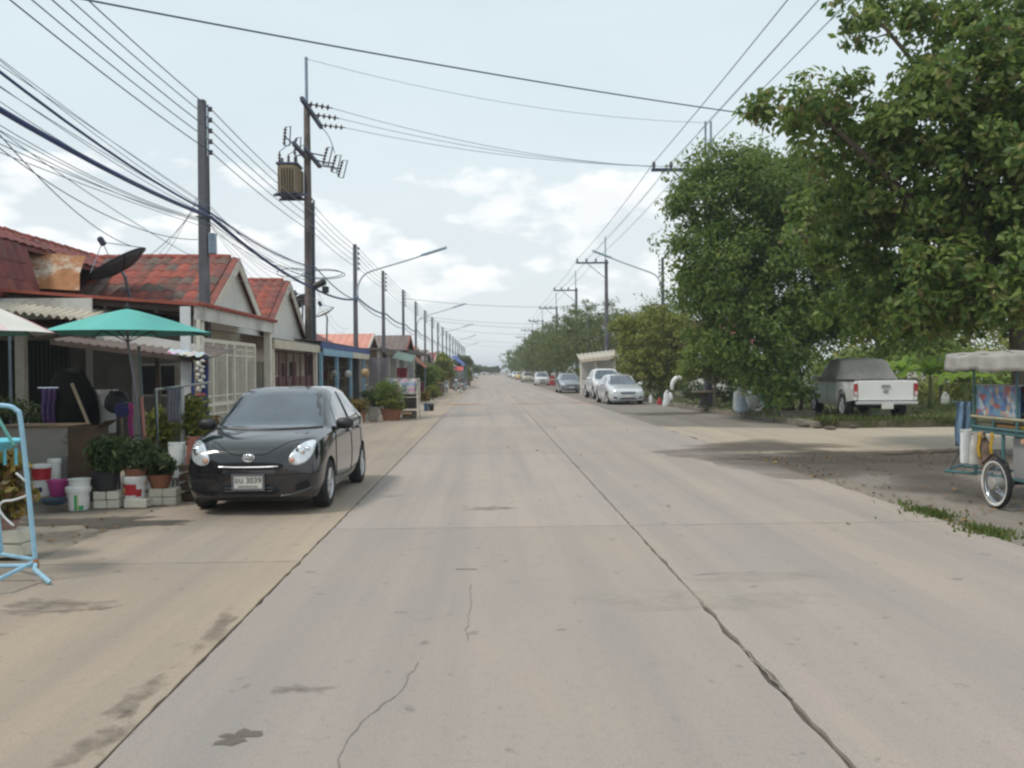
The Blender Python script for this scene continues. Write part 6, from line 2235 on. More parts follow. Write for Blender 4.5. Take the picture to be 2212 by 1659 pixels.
for nm, lb, px0, py0, px1, py1, y, r_, m_ in (
        ('plastic_pipe', 'salmon pink plastic pipe standing upright between the plants', 306, 860, 314, 972, 12.9, .022, M('salmon pink pipe', (.50, .20, .18), .5, .1)),
        ('steel_pipe', 'dull green pipe above the pink one', 300, 750, 307, 862, 13.0, .02, M('dull green pipe', (.12, .16, .15), .6, .1)),
        ('steel_pipe', 'thin dark green pipe right of the pink one', 334, 845, 342, 985, 13.3, .015, M('dark green pipe', (.06, .09, .08), .6, .1)),
        ('wooden_stake', 'thin pale stake beside the blue banner', 421, 780, 426, 960, 14.6, .014, M('pale stake', (.3, .27, .2), .8, .2))):
    a, b = at(px0, py0, Y=y), at(px1, py1, Y=y)
    t = thing(nm, lb, 'pipe' if 'pipe' in nm else 'stake', (b.x, y, 0))
    MB().tube([a, b, (b.x, y, 0)] if b.z > .05 else [a, b], r_, 8).build('shaft', m_, t)
    MB().lathe([(r_ * 1.25, 0), (r_ * 1.25, .05), (r_ * .8, .055)], 8, a - Vector((0, 0, .04))).build('cap', m_, t)
rl = thing('clothes_rail', 'white horizontal rail carrying the grey towel', 'rail', at(395, 960, Y=14.25))
A_, B_ = at(336, 842, Y=14.25), at(455, 826, Y=14.25)
MB().tube([A_, B_], .018, 8).build('rail', M('white tube', (.6, .6, .58), .5, .1), rl)
for p in (A_.lerp(B_, .02), A_.lerp(B_, .48)):
    MB().tube([p, (p.x, 14.25, 0)], .018 if p.x < A_.lerp(B_, .3).x else .035, 8).build('post', MC['white tube'], rl)
sm_ = thing('shell_mobile', 'hanging string of white shells with a red tip by the gate', 'mobile', at(432, 780, Y=14.9))
tp0 = at(431, 772, Y=14.9)
SHELL = M('white shell', (.62, .58, .52), .5, .12, 8)
MB().tube([tp0, tp0 - Vector((0, 0, .65))], .004, 4).build('string', WIRE, sm_)
for k in range(16):
    p = tp0 + Vector((.05 * math.cos(k * 2.4), .05 * math.sin(k * 2.4), -.06 - k * .033))
    MB().lathe([(.0, -.025), (.035, -.018), (.045, 0), (.03, .018), (0, .028)], 8, p, Matrix.Rotation(k, 3, 'X')).build('shell', SHELL, sm_, smooth=True)
for k in range(4):
    p = tp0 + Vector((.05 * math.cos(k * 1.6), .05 * math.sin(k * 1.6), -.62))
    MB().lathe([(.0, -.03), (.04, -.02), (.05, 0), (.0, .03)], 8, p).build('red_tip', M('coral red', (.40, .10, .07), .6, .2), sm_, smooth=True)
for lb, cx, top, bot, w, y, m_ in (('leafy green plant behind the clothes rail', 345, 880, 985, 46, 14.6, L_YEL), ('green plant under the blue banner', 420, 868, 960, 52, 14.4, L_YEL), ('dark plant in the far shade behind the blue rack', 45, 862, 930, 90, 14.2, L_POT), ('yellowish plant beside the car mirror', 452, 905, 950, 30, 15.2, L_VAR)):
    plant(lb, cx, top, bot, w, y, m_, 45, .12)
for lb, cx, top, bot, w, y in (('dark pot below the plant behind the clothes rail', 345, 980, 1010, 34, 14.6), ('dark pot below the plant under the blue banner', 420, 955, 990, 34, 14.4), ('dark pot of the yellowish plant by the car mirror', 452, 948, 990, 26, 15.2), ('dark tall pot behind the counter', 45, 925, 985, 60, 14.2)):
    pot('plant_pot', lb, cx, top, bot, w, y, BLKPOT, 'pot', .75)
pk_ = thing('plastic_bundle', 'bundle of colourful plastic sheet lying on the low awning', 'plastic sheet', at(410, 766, Y=15.55))
MULTI = M('coloured plastic', (.5, .5, .5), .4, .1)
nt = MULTI.node_tree
vo = nt.nodes.new('ShaderNodeTexVoronoi')
vo.inputs['Scale'].default_value = 9
hs = nt.nodes.new('ShaderNodeMix')
hs.data_type = 'RGBA'
hs.inputs[0].default_value = .55
hs.inputs[7].default_value = (.55, .62, .66, 1)
g_ = nt.nodes.new('ShaderNodeNewGeometry')
nt.links.new(g_.outputs['Position'], vo.inputs['Vector'])
nt.links.new(vo.outputs['Color'], hs.inputs[6])
nt.links.new(hs.outputs[2], nt.nodes['Principled BSDF'].inputs['Base Color'])
p0, p1 = at(372, 763, Y=15.5), at(446, 772, Y=15.4)
rows = []
for i in range(7):
    s_ = i / 6
    rows.append([p0.lerp(p1, j / 14) + Vector((0, -.25 + .5 * s_, .07 * math.sin(3.14 * s_) + .018 * math.sin(j * 1.9 + i))) for j in range(15)])
MB().grid(rows).build('sheet', MULTI, pk_, smooth=True, solid=.01)


# umbrellas
def umbrella(label, apex, r, drop, nrib, mats, pole_to, lean=(0, 0), scallop=.03):
    apex = Vector(apex)
    t = thing('umbrella', label, 'umbrella', (apex.x + lean[0], apex.y, pole_to))
    for k in range(nrib):
        a0, a1 = 2 * math.pi * k / nrib, 2 * math.pi * (k + 1) / nrib
        rows = []
        for i in range(9):
            s_ = i / 8
            row = []
            for j in range(7):
                a = a0 + (a1 - a0) * j / 6
                u = abs(j / 6 - .5) * 2
                rr = r * s_ * (1 - .035 * (1 - u * u) * s_)
                z = -drop * (s_ ** 1.15) - .035 * (1 - u * u) * s_ * (1 - .3 * s_) + (scallop * (1 - u * u) if i == 8 else 0)
                row.append(apex + Vector((rr * math.cos(a), rr * math.sin(a), z)))
            rows.append(row)
        MB().grid(rows).build('panel', mats[k % len(mats)], t, smooth=True)
        e = apex + Vector((r * math.cos(a0), r * math.sin(a0), -drop - .015))
        MB().tube([apex - Vector((0, 0, .05)), apex.lerp(e, .5) + Vector((0, 0, -.0)), e], .008, 5).build('rib', BLACKPL, t)
        MB().tube([apex - Vector((0, 0, drop + .12)), apex.lerp(e, .5) - Vector((0, 0, .02))], .006, 4).build('strut', BLACKPL, t)
    MB().tube([apex + Vector((0, 0, .06)), apex - Vector((0, 0, .5)), (apex.x + lean[0] * .6, apex.y, (apex.z + pole_to) / 2), (apex.x + lean[0], apex.y, pole_to)], .021, 8).build('pole', M('grey lilac pole', (.26, .25, .27), .5, .15), t)
    MB().lathe([(.03, 0), (.035, .03), (.012, .09)], 8, apex).build('finial', BLACKPL, t)
    b = Vector((apex.x + lean[0], apex.y, pole_to))
    MB().lathe([(.25, 0), (.25, .05), (.08, .12), (.04, .2)], 16, b).build('base', M('concrete base', (.25, .24, .22), .9, .2), t)
    return t


ua = at(275, 667, Y=13.0)
umbrella('teal green market umbrella shading the plant stall', ua, 1.20, .36, 8, [TEAL], 0, (.2, 0))
ub = at(-70, 640, Y=11.2)
STR = [M('pink umbrella cloth', (.62, .34, .36), .75, .1), M('white umbrella cloth', (.68, .68, .65), .75, .06), M('mint umbrella cloth', (.22, .52, .44), .75, .1), M('rose white umbrella cloth', (.66, .52, .52), .75, .1), M('off white umbrella cloth', (.68, .66, .60), .75, .1)]
umbrella('multicoloured striped umbrella cut by the left edge', ub, 1.02, .46, 10, STR, 0)

# pale blue tube rack at the left edge
rk = thing('tube_rack', 'pale blue tubular rack with cyan basin at the left edge', 'rack', (-4.0, 7.35, 0))
Yr = 7.35
b1 = at(77, 1220, Y=Yr)
t1 = at(44, 884, Y=Yr)
t1.z = min(t1.z, 1.45)
xl = b1.x - .62
P = [b1, b1.lerp(t1, .5), t1 - Vector((0, 0, .09)), t1 + Vector((-.03, 0, -.01)), t1 + Vector((-.12, 0, .03)), Vector((xl + .12, Yr, t1.z + .03)), Vector((xl + .0, Yr, t1.z - .05)), Vector((xl - .02, Yr, b1.z))]
MB().tube([Vector(p) for p in catmull(P, 6)], .0195, 10).build('front_frame', TUBEB, rk, smooth=True)
off = Vector((-.52, .45, 0))
MB().tube([Vector(p) + off * (1 if i not in (0, 7) else 1) for i, p in enumerate(catmull(P, 6))], .0195, 10).build('rear_frame', TUBEB, rk, smooth=True)
ft = G(108, 1264)
MB().tube([b1 + Vector((0, 0, .01)), b1 + Vector((.03, -.08, -.02)), (ft.x, ft.y, .02)], .02, 8).build('foot', TUBEB, rk)
MB().tube([b1 + Vector((-.02, .0, .02)), at(0, 1250, Y=6.95), at(-40, 1262, Y=6.9)], .018, 8).build('bottom_rail', TUBEB, rk)
MB().tube([b1 + Vector((-.02, .05, .03)), b1 + off + Vector((0, 0, .0))], .018, 8).build('bottom_rail', TUBEB, rk)
MB().tube([b1 + Vector((-.02, .02, -.01)), (xl, Yr + .02, b1.z - .01)], .018, 8).build('bottom_rail', TUBEB, rk)
MB().lathe([(.02, -.05), (.03, 0), (.02, .05)], 8, b1).build('rust_joint', RUST, rk)
pc = at(-22, 956, Y=Yr + .2)
MB().lathe([(.10, -.075), (.16, -.06), (.235, .0), (.262, .012), (.255, .022), (.22, .012), (.15, -.045), (.02, -.05)], 26, pc).build('basin', CYANP, rk, smooth=True, auto=50)
Q = [at(35, 1022, Y=Yr), at(60, 1046, Y=Yr), at(60, 1068, Y=Yr), at(30, 1080, Y=Yr), at(6, 1084, Y=Yr), at(-2, 1098, Y=Yr), at(10, 1118, Y=Yr), at(30, 1136, Y=Yr)]
MB().tube([Vector(p) for p in catmull(Q, 5)], .010, 7).build('bent_wire', M('white coated wire', (.6, .62, .62), .5, .1), rk, smooth=True)
for dx in (-10, 10, 34):
    p = at(dx, 968, Y=Yr + .15)
    MB().tube([p, p - Vector((0, 0, .14))], .012, 6).build('peg', CYANP, rk)
MB().tube([at(-6, 900, Y=Yr + .1), at(30, 962, Y=Yr + .1)], .014, 7).build('brace', M('mint tube', (.15, .42, .36), .5, .1), rk)
plant('yellow variegated plant behind the blue rack', 18, 985, 1130, 76, 8.3, L_VAR, 46, .13, 6, aspect=.5)
pot('plant_pot', 'white rimmed pink bowl behind the blue rack', 12, 1122, 1152, 58, 8.3, M('pinkish bowl', (.34, .20, .17), .7, .2, 6), 'pot', .6)
block_stack('stack of white blocks behind the blue rack', -30, 50, 1146, 1205, 8.2, 1, 2, .24)

# ================================================================== right side: food cart and clutter by the kerb
GREENT = M('dull teal cart paint', (.06, .145, .155), .5, .2, 6, dirt=(.16, .12, .08), dirtcut=(.62, .7))
CREAMT = M('cream cart edge', (.36, .32, .21), .6, .15, 6)
STAINL = M('dull stainless sheet', (.36, .36, .35), .4, .15, 3, metal=.4)
cart = thing('food_cart', 'teal framed street food cart with plastic awning at the right edge', 'food cart', (6.5, 10.2, 0))
X0, X1, Ya, Yb = 6.22, 7.02, 8.7, 11.28
# bench top and tray rail
MB().bb((X0, Ya, .86), (X1, Yb, .91)).build('bench', GREENT, cart, bevel=.008)
for (p, q) in (((X0, Ya), (X0, Yb)), ((X0, Yb), (X1, Yb))):
    for z, m_ in ((.93, GREENT), (1.06, CREAMT)):
        MB().tube([(p[0], p[1], z), (q[0], q[1], z)], .018, 8).build('tray_rail', m_, cart)
for y in np.linspace(Ya + .1, Yb, 6):
    MB().tube([(X0, y, .9), (X0, y, 1.06)], .015, 6).build('tray_post', GREENT, cart)
for k in range(5):
    MB().bb((X0 + .06, 9.0 + .48 * k, .915), (X0 + .32, 9.38 + .48 * k, .98)).build('tray', [M('orange tray', (.55, .30, .12), .6, .2, 6), CREAMT, M('yellow tub', (.62, .42, .05), .5, .1)][k % 3], cart, bevel=.01)
# posts, sticker glass case, awning
for (x, y) in ((X0 + .02, Yb - .03), (X1 - .02, Yb - .03), (X0 + .02, 10.32), (X1 - .02, 10.32), (X0 + .02, Ya + .1), (X1 - .02, Ya + .1)):
    MB().tube([(x, y, .9), (x, y, 1.78)], .016, 8).build('post', GREENT, cart)
STK = M('sticker print', (.2, .3, .5), .35, .1)
nt = STK.node_tree
vo = nt.nodes.new('ShaderNodeTexVoronoi')
vo.inputs['Scale'].default_value = 13
vo.distance = 'MANHATTAN'
rp = nt.nodes.new('ShaderNodeValToRGB')
rp.color_ramp.interpolation = 'CONSTANT'
el = rp.color_ramp.elements
cl = [(.08, .15, .32), (.36, .40, .44), (.11, .21, .38), (.30, .10, .10), (.14, .26, .36), (.40, .27, .21), (.09, .13, .27), (.46, .47, .46), (.28, .14, .2), (.10, .2, .34)]
while len(el) < len(cl):
    el.new(.5)
for i, c in enumerate(cl):
    el[i].position, el[i].color = i / len(cl), (*c, 1)
sx = nt.nodes.new('ShaderNodeSeparateColor')
g_ = nt.nodes.new('ShaderNodeNewGeometry')
nt.links.new(g_.outputs['Position'], vo.inputs['Vector'])
nt.links.new(vo.outputs['Color'], sx.inputs[0])
nt.links.new(sx.outputs[0], rp.inputs[0])
nt.links.new(rp.outputs[0], nt.nodes['Principled BSDF'].inputs['Base Color'])
case = MB()
case.bb((X0 + .035, 10.30, 1.08), (X0 + .045, Yb - .06, 1.46))
case.build('sticker_panel', STK, cart)
MB().bb((X0 + .05, Yb - .055, 1.08), (X1 - .05, Yb - .045, 1.46)).build('sticker_panel', STK, cart)
MB().bb((X1 - .05, 10.30, 1.08), (X1 - .04, Yb - .06, 1.46)).build('case_back', M('cloudy case glass', (.25, .28, .28), .3, .15), cart)
for z in (1.07, 1.47):
    MB().bb((X0 + .02, 10.28, z - .012), (X1 - .02, Yb - .03, z)).build('case_shelf', STAINL, cart)
AWN = M('clouded plastic awning', (.34, .32, .29), .6, .2, 4, dirt=(.20, .18, .16))
rows = []
n = 30
for i in range(5):
    s_ = i / 4
    row = []
    for j in range(n):
        y = 8.5 + (11.6 - 8.5) * j / (n - 1)
        z = 1.85 + .012 * math.sin(j * .9) - .008 * math.cos(j * 2.1)
        x = X0 - .16
        row.append((x - (.016 * math.sin(j * 1.7 + i) + .012 * math.sin(j * 3.9)) * s_ - .02 * s_, y, z - (.21 + .012 * math.sin(j * .45)) * s_))
    rows.append(row)
MB().grid(rows).build('awning_valance', AWN, cart, smooth=True, solid=.006)
rows2 = []
for i in range(6):
    s_ = i / 5
    rows2.append([(X0 - .16 + (X1 - X0 + .3) * s_, 8.5 + 3.1 * j / (n - 1), rows[0][j][2] + .02 * math.sin(3.14 * s_) + .012 * math.sin(j * 1.3 + 2 * i)) for j in range(n)])
MB().grid(rows2).build('awning_top', AWN, cart, smooth=True, solid=.006)
rows3 = []
for i in range(4):
    s_ = i / 3
    rows3.append([(X0 - .16 + (X1 - X0 + .3) * j / 9, 11.61 + .01 * math.sin(j * 2 + i), 1.84 + .06 * math.sin(3.14 * j / 9) * (1 - s_) - .2 * s_ + .012 * math.sin(j * 2)) for j in range(10)])
MB().grid(rows3).build('awning_valance', AWN, cart, smooth=True, solid=.006)
for y in (8.6, 10.0, 11.55):
    MB().tube([(X0 - .15, y, 1.80), (X1 + .12, y, 1.80)], .014, 6).build('awning_bar', GREENT, cart)
for x in (X0 - .15, X1 + .12):
    MB().tube([(x, 8.5, 1.80), (x, 11.6, 1.80)], .014, 6).build('awning_bar', GREENT, cart)
# lower body, legs, motorcycle wheel, tow frame
MB().bb((X0 + .12, Ya, .34), (X1 - .04, 10.55, .855)).build('cabinet', STAINL, cart, bevel=.01)
MB().bb((X0 + .08, 10.0, .36), (X0 + .119, 10.5, .84)).build('cabinet_door', M('grey cabinet door', (.30, .30, .30), .5, .15, 3), cart)
for x in (X0 + .03, X1 - .03):
    MB().tube([(x, Yb - .05, .30), (x, Yb - .05, .87)], .022, 8).build('leg', GREENT, cart)
    MB().tube([(x, 10.62, .30), (x, 10.62, .87)], .022, 8).build('leg', GREENT, cart)
MB().tube([(X0 + .03, Yb - .05, .32), (X0 - .1, Yb + .45, .30), (X0 + .25, Yb + .75, .34), (X0 + .55, Yb + .45, .32), (X1 - .03, Yb - .05, .32)], .02, 8).build('tow_frame', GREENT, cart)
MB().tube([(X0 - .08, Yb + .40, .31), (X0 + .0, Yb + .02, .86)], .007, 5).build('stay_wire', WIRE, cart)
MB().tube([(X0 + .05, Yb - .05, .34), (X0 + .05, Ya, .34)], .02, 8).build('chassis_rail', GREENT, cart)


def cycle_wheel(t, x, y, z, r, w=.07, axis='x', white=True, name='wheel'):
    q = Matrix.Rotation(R(90), 3, 'Y')
    wo = bpy.data.objects.new(name, None)
    wo.empty_display_size = .1
    link(wo, t)
    INV[wo.name] = Matrix()
    MB().lathe([(r * .80, -w * .35), (r * .92, -w * .5), (r, -w * .2), (r, w * .2), (r * .92, w * .5), (r * .80, w * .35), (r * .78, 0)], 32, (x, y, z), q, ring=True).build('tyre', RUBBER, wo, smooth=True)
    if white:
        MB().lathe([(r * .80, -w * .42), (r * .91, -w * .53), (r * .92, -w * .49), (r * .81, -w * .36)], 32, (x, y, z), q, ring=True).build('white_wall', M('white wall rubber', (.62, .60, .56), .7, .15, 6, dirt=(.2, .17, .14), dirtcut=(.55, .7)), wo, smooth=True)
    MB().lathe([(r * .80, -w * .3), (r * .80, w * .3), (r * .75, w * .22), (r * .75, -w * .22)], 32, (x, y, z), q, ring=True).build('rim', CHROME, wo, smooth=True)
    MB().lathe([(.02, -.075), (r * .24, -.07), (r * .27, -.03), (r * .27, .03), (r * .24, .07), (.02, .075)], 18, (x, y, z), q).build('hub', M('cast hub', (.42, .40, .37), .5, .15, metal=.4), wo, smooth=True, auto=40)
    mb = MB()
    for k in range(24):
        a = 6.283 * k / 24
        b = a + (.35 if k % 2 else -.35)
        sx = .05 if (k // 2) % 2 else -.05
        mb.tube([(x + sx, y + r * .26 * math.cos(a), z + r * .26 * math.sin(a)), (x, y + r * .76 * math.cos(b), z + r * .76 * math.sin(b))], .003, 4)
    mb.build('spoke_set', STEEL, wo)
    return wo


wc = G(2155, 1098)
cycle_wheel(cart, wc.x, wc.y + .02, .295, .295)
cycle_wheel(cart, wc.x + .86, wc.y + .02, .295, .295)
MB().tube([(wc.x, wc.y + .02, .295), (wc.x + .86, wc.y + .02, .295)], .02, 8).build('axle', DARK, cart)
MB().tube([(wc.x - .0, wc.y - .33, .30), (wc.x, wc.y - .2, .56), (wc.x, wc.y + .1, .64), (wc.x, wc.y + .32, .50)], .012, 6).build('mudguard_stay', DARK, cart)
MB().lathe([(.0, -.02), (.03, -.02), (.03, .02), (0, .02)], 10, (X0 - .02, 10.12, .82), Matrix.Rotation(R(90), 3, 'Y')).build('reflector', AMBER, cart)
# things on the cart
cloth('denim_jacket', 'blue denim jacket hanging on the far end of the food cart', 2066, 2098, 868, 965, 11.42, M('denim', (.13, .21, .30), .9, .25, 9), 'jacket', 2, .05, bar=True)
sack('plastic_bag', 'white plastic bag hanging under the far end of the cart', 2086, 930, 1000, 24, 11.2, M('white plastic film', (.72, .74, .74), .35, .1, 9), 'bag', 0, .5, True)
sack('plastic_bag', 'cloudy plastic bag hanging beside the white one under the cart', 2108, 935, 1002, 32, 11.0, M('cloudy plastic film', (.48, .46, .43), .4, .15, 9), 'bag', .08, .5, True)
sack('cloth_bundle', 'brown cloth bundle stuffed under the cart bench', 2135, 945, 1012, 34, 10.9, M('brown cloth', (.28, .20, .15), .9, .3, 7), 'cloth', -.2)
cloth('yellow_strap', 'yellow strap hanging under the cart next to the bags', 2112, 2118, 935, 990, 10.85, M('yellow strap', (.55, .33, .02), .7, .15), 'strap', 1, .01, False)
cloth('yellow_strap', 'second yellow strap nearer the cart wheel', 2139, 2145, 935, 985, 10.7, MC['yellow strap'], 'strap', 1, .01, False)

# heap by the kerb under the trees (y about 30)
FILM = M('white bag film', (.70, .71, .71), .45, .12, 8)
sack('rubbish_bag', 'white rubbish bag left of the red topped post', 1598, 842, 888, 30, 30.5, FILM, 'bag', 0, .8)
sack('rubbish_bag', 'white rubbish bag right of the red topped post', 1628, 842, 886, 34, 30.8, FILM, 'bag', 0, .8)
sack('rubbish_bag', 'pale blue rubbish bag in front of the heap', 1603, 862, 890, 26, 29.8, M('pale blue film', (.42, .50, .58), .5, .15, 8), 'bag', 0, .8)
pl = thing('plank', 'pale plank leaning on the rubbish heap', 'plank', at(1640, 892, Y=29.8))
a, b = at(1632, 888, Y=29.6), at(1665, 848, Y=30.6)
d = (b - a).normalized()
MB().prism([a, a + Vector((.16, 0, .0)), b + Vector((.16, 0, 0)), b], (0, .05, .02)).build('board', M('pale board', (.55, .54, .52), .7, .15, 4), pl)
MB().prism([a + Vector((.02, -.02, .1)), a + Vector((.14, -.02, .1)), a + Vector((.14, -.02, .16)), a + Vector((.02, -.02, .16))], (0, .02, 0)).build('cleat', WOOD, pl)
ps = thing('post', 'thin post with a red top before the rubbish bags', 'post', G(1612, 900))
b = G(1612, 900)
tp1 = at(1612, 822, Y=b.y)
MB().tube([b, (b.x, b.y, tp1.z - .05)], .035, 8).build('shaft', M('pinkish post', (.30, .20, .18), .8, .2), ps)
MB().bb((b.x - .16, b.y - .03, tp1.z - .25), (b.x + .16, b.y + .03, tp1.z)).build('top_board', M('dark red board', (.20, .035, .03), .7, .2), ps)
pot('water_butt', 'green plastic water butt behind the rubbish bags', 1648, 812, 878, 46, 32.5, M('green butt plastic', (.03, .26, .17), .5, .15), 'barrel', .9)
tr = thing('trough', 'grey concrete trough at the foot of the dark tree', 'trough', G(1715, 912))
b = at(1692, 912, Z=.02)
MB().prism([(b.x, b.y, 0), (b.x + .95, b.y - .1, 0), (b.x + .95, b.y - .1, .32), (b.x, b.y, .32)], (.03, .4, 0)).build('block', M('grey trough concrete', (.26, .22, .18), .9, .25, 3, bump=.4), tr, bevel=.02)
MB().prism([(b.x - .03, b.y - .02, .325), (b.x + .98, b.y - .12, .325), (b.x + 1.0, b.y + .32, .325), (b.x, b.y + .42, .325)], (0, 0, .04)).build('rim', MC['grey trough concrete'], tr)
tb_ = thing('stone_table', 'low round concrete table with pale top near the bright shrub', 'table', G(1521, 884, .17))
c = at(1521, 858, Y=35)
MB().lathe([(.06, -.02), (.50, -.02), (.53, .02), (.48, .05), (.05, .06)], 22, (c.x, 35, .78), wob=.02).build('top', M('pale stone', (.42, .34, .24), .85, .2, 4), tb_)
MB().lathe([(.30, 0), (.22, .1), (.14, .35), (.18, .60)], 14, (c.x, 35, .16)).build('pedestal', M('dark stone', (.10, .09, .08), .9, .3, 4), tb_)
wo_ = thing('garden_ornament', 'white curved swan neck ornament among the shrubs', 'ornament', at(1452, 872, Y=41))
P = [at(1452, 842, Y=41), at(1452, 832, Y=41), at(1456, 822, Y=41), at(1464, 815, Y=41), at(1472, 818, Y=41)]
MB().tube([Vector(p) for p in catmull(P, 6)], .1, 10, radii=[.06 + .05 * math.sin(i / 24 * 3.1) for i in range(25)]).build('neck', WHITEP, wo_, smooth=True)
c = at(1446, 860, Y=41)
MB().lathe([(.05, -.30), (.14, -.26), (.17, 0), (.12, .2), (.05, .26)], 14, c).build('body', WHITEP, wo_, smooth=True)
sack('rubbish_bag', 'white bag standing by the kerb near the curved ornament', 1438, 846, 877, 14, 40.0, FILM, 'bag', .1)
sack('rubbish_bag', 'small red bag beside the white one by the kerb', 1425, 862, 874, 10, 40.4, REDPL, 'bag')
sack('rubbish_bag', 'small pale bag beside the silver saloon', 1406, 855, 870, 9, 43.0, FILM, 'bag')
sack('rubbish_bag', 'lone white bag lying in the grass behind the cart', 2042, 851, 876, 20, 35.0, FILM, 'bag')
rk_ = thing('broken_kerb', 'broken dark concrete lump at the mouth of the side road', 'rubble', G(1770, 930))
for k in range(5):
    p = G(1740 + 26 * k, 922 + (k % 3) * 3)
    MB().lathe([(.02, 0), (.13, .02), (.15, .07), (.09, .12), (.02, .13)], 6, (p.x, p.y, 0), Matrix.Rotation(k, 3, 'Z') @ Matrix.Diagonal((1.4, .8, .8)), wob=.2).build('lump', SOIL, rk_)
r2 = thing('broken_kerb', 'row of broken kerb lumps on the far side of the dark ground', 'rubble', G(2030, 985))
for k in range(6):
    p = G(1925 + 32 * k, 982 - k * 1.5)
    MB().lathe([(.02, 0), (.16, .01), (.17, .05), (.1, .09), (.02, .1)], 7, (p.x, p.y, -.01), Matrix.Rotation(k, 3, 'Z') @ Matrix.Diagonal((1.6, .8, .8)), wob=.2).build('lump', SOIL, r2)

# small shed, red barrier, house behind the trees
sh = thing('shed', 'small open roadside shed with pale lean to roof', 'shed', (at(1290, 800, Y=61).x, 61, 0))
e0, e1 = at(1252, 778, Y=59.5), at(1338, 768, Y=58.5)
ROOFP = M('pale shed roof', (.42, .37, .31), .7, .2, 1.5)
corr_sheet('roof', e0, e1, e1 + Vector((.2, 4, .45)), e0 + Vector((.2, 4, .45)), ROOFP, sh, .03, .3, .05)
MB().prism([e0, e1, e1 - Vector((0, 0, .16)), e0 - Vector((0, 0, .16))], (0, .05, 0)).build('fascia', M('pale tan board', (.48, .41, .32), .7, .1), sh)
MB().bb((e0.x + .5, 63.3, 0), (e1.x, 63.4, 2.5)).build('rear_wall', M('dim white wall', (.50, .49, .47), .8, .12, 1), sh)
MB().bb((e1.x - 1.35, 60.0, 0), (e1.x - .2, 60.1, 2.3)).build('front_panel', MC['dim white wall'], sh)
for x in (e0.x + .1, e0.x + 1.1, e1.x - .15):
    MB().bb((x - .06, 59.6, 0), (x + .06, 59.72, 2.45)).build('post', CREAMP, sh)
rb = thing('traffic_barrier', 'red plastic water barrier beside the white hatchback', 'barrier', (at(1193, 830, Y=97).x, 97, 0))
bx_ = at(1193, 830, Y=97).x
MB().prism([(bx_ - .35, 96.8, 0), (bx_ + .35, 96.8, 0), (bx_ + .33, 96.8, .3), (bx_ + .26, 96.8, .45), (bx_ + .22, 96.8, 1.1), (bx_ - .22, 96.8, 1.1), (bx_ - .26, 96.8, .45), (bx_ - .33, 96.8, .3)], (0, .5, 0)).build('body', M('red barrier plastic', (.45, .04, .04), .5, .12), rb, bevel=.03)
MB().bb((bx_ - .18, 96.79, .6), (bx_ + .18, 96.8, .72)).build('reflector', WHITEP, rb)
hr = thing('house', 'red roofed house half hidden behind the trees on the right', 'house', (16.5, 60, 0))
MB().bb((14.2, 59, 0), (17.4, 66, 3.4)).build('wall', WHITEW, hr)
rf_ = MB().prism([(13.7, 58.3, 3.3), (17.9, 58.3, 3.3), (17.9, 62.5, 5.1), (13.7, 62.5, 5.1)], (0, 0, -.12)).build('roof', RED_T[1], hr)
MB().prism([(13.7, 62.5, 5.1), (17.9, 62.5, 5.1), (17.9, 66.7, 3.3), (13.7, 66.7, 3.3)], (0, 0, -.12)).build('roof', RED_T[1], hr)
window(hr, (15.8, 58.98, 1.7), 1.3, 1.2, 'y')


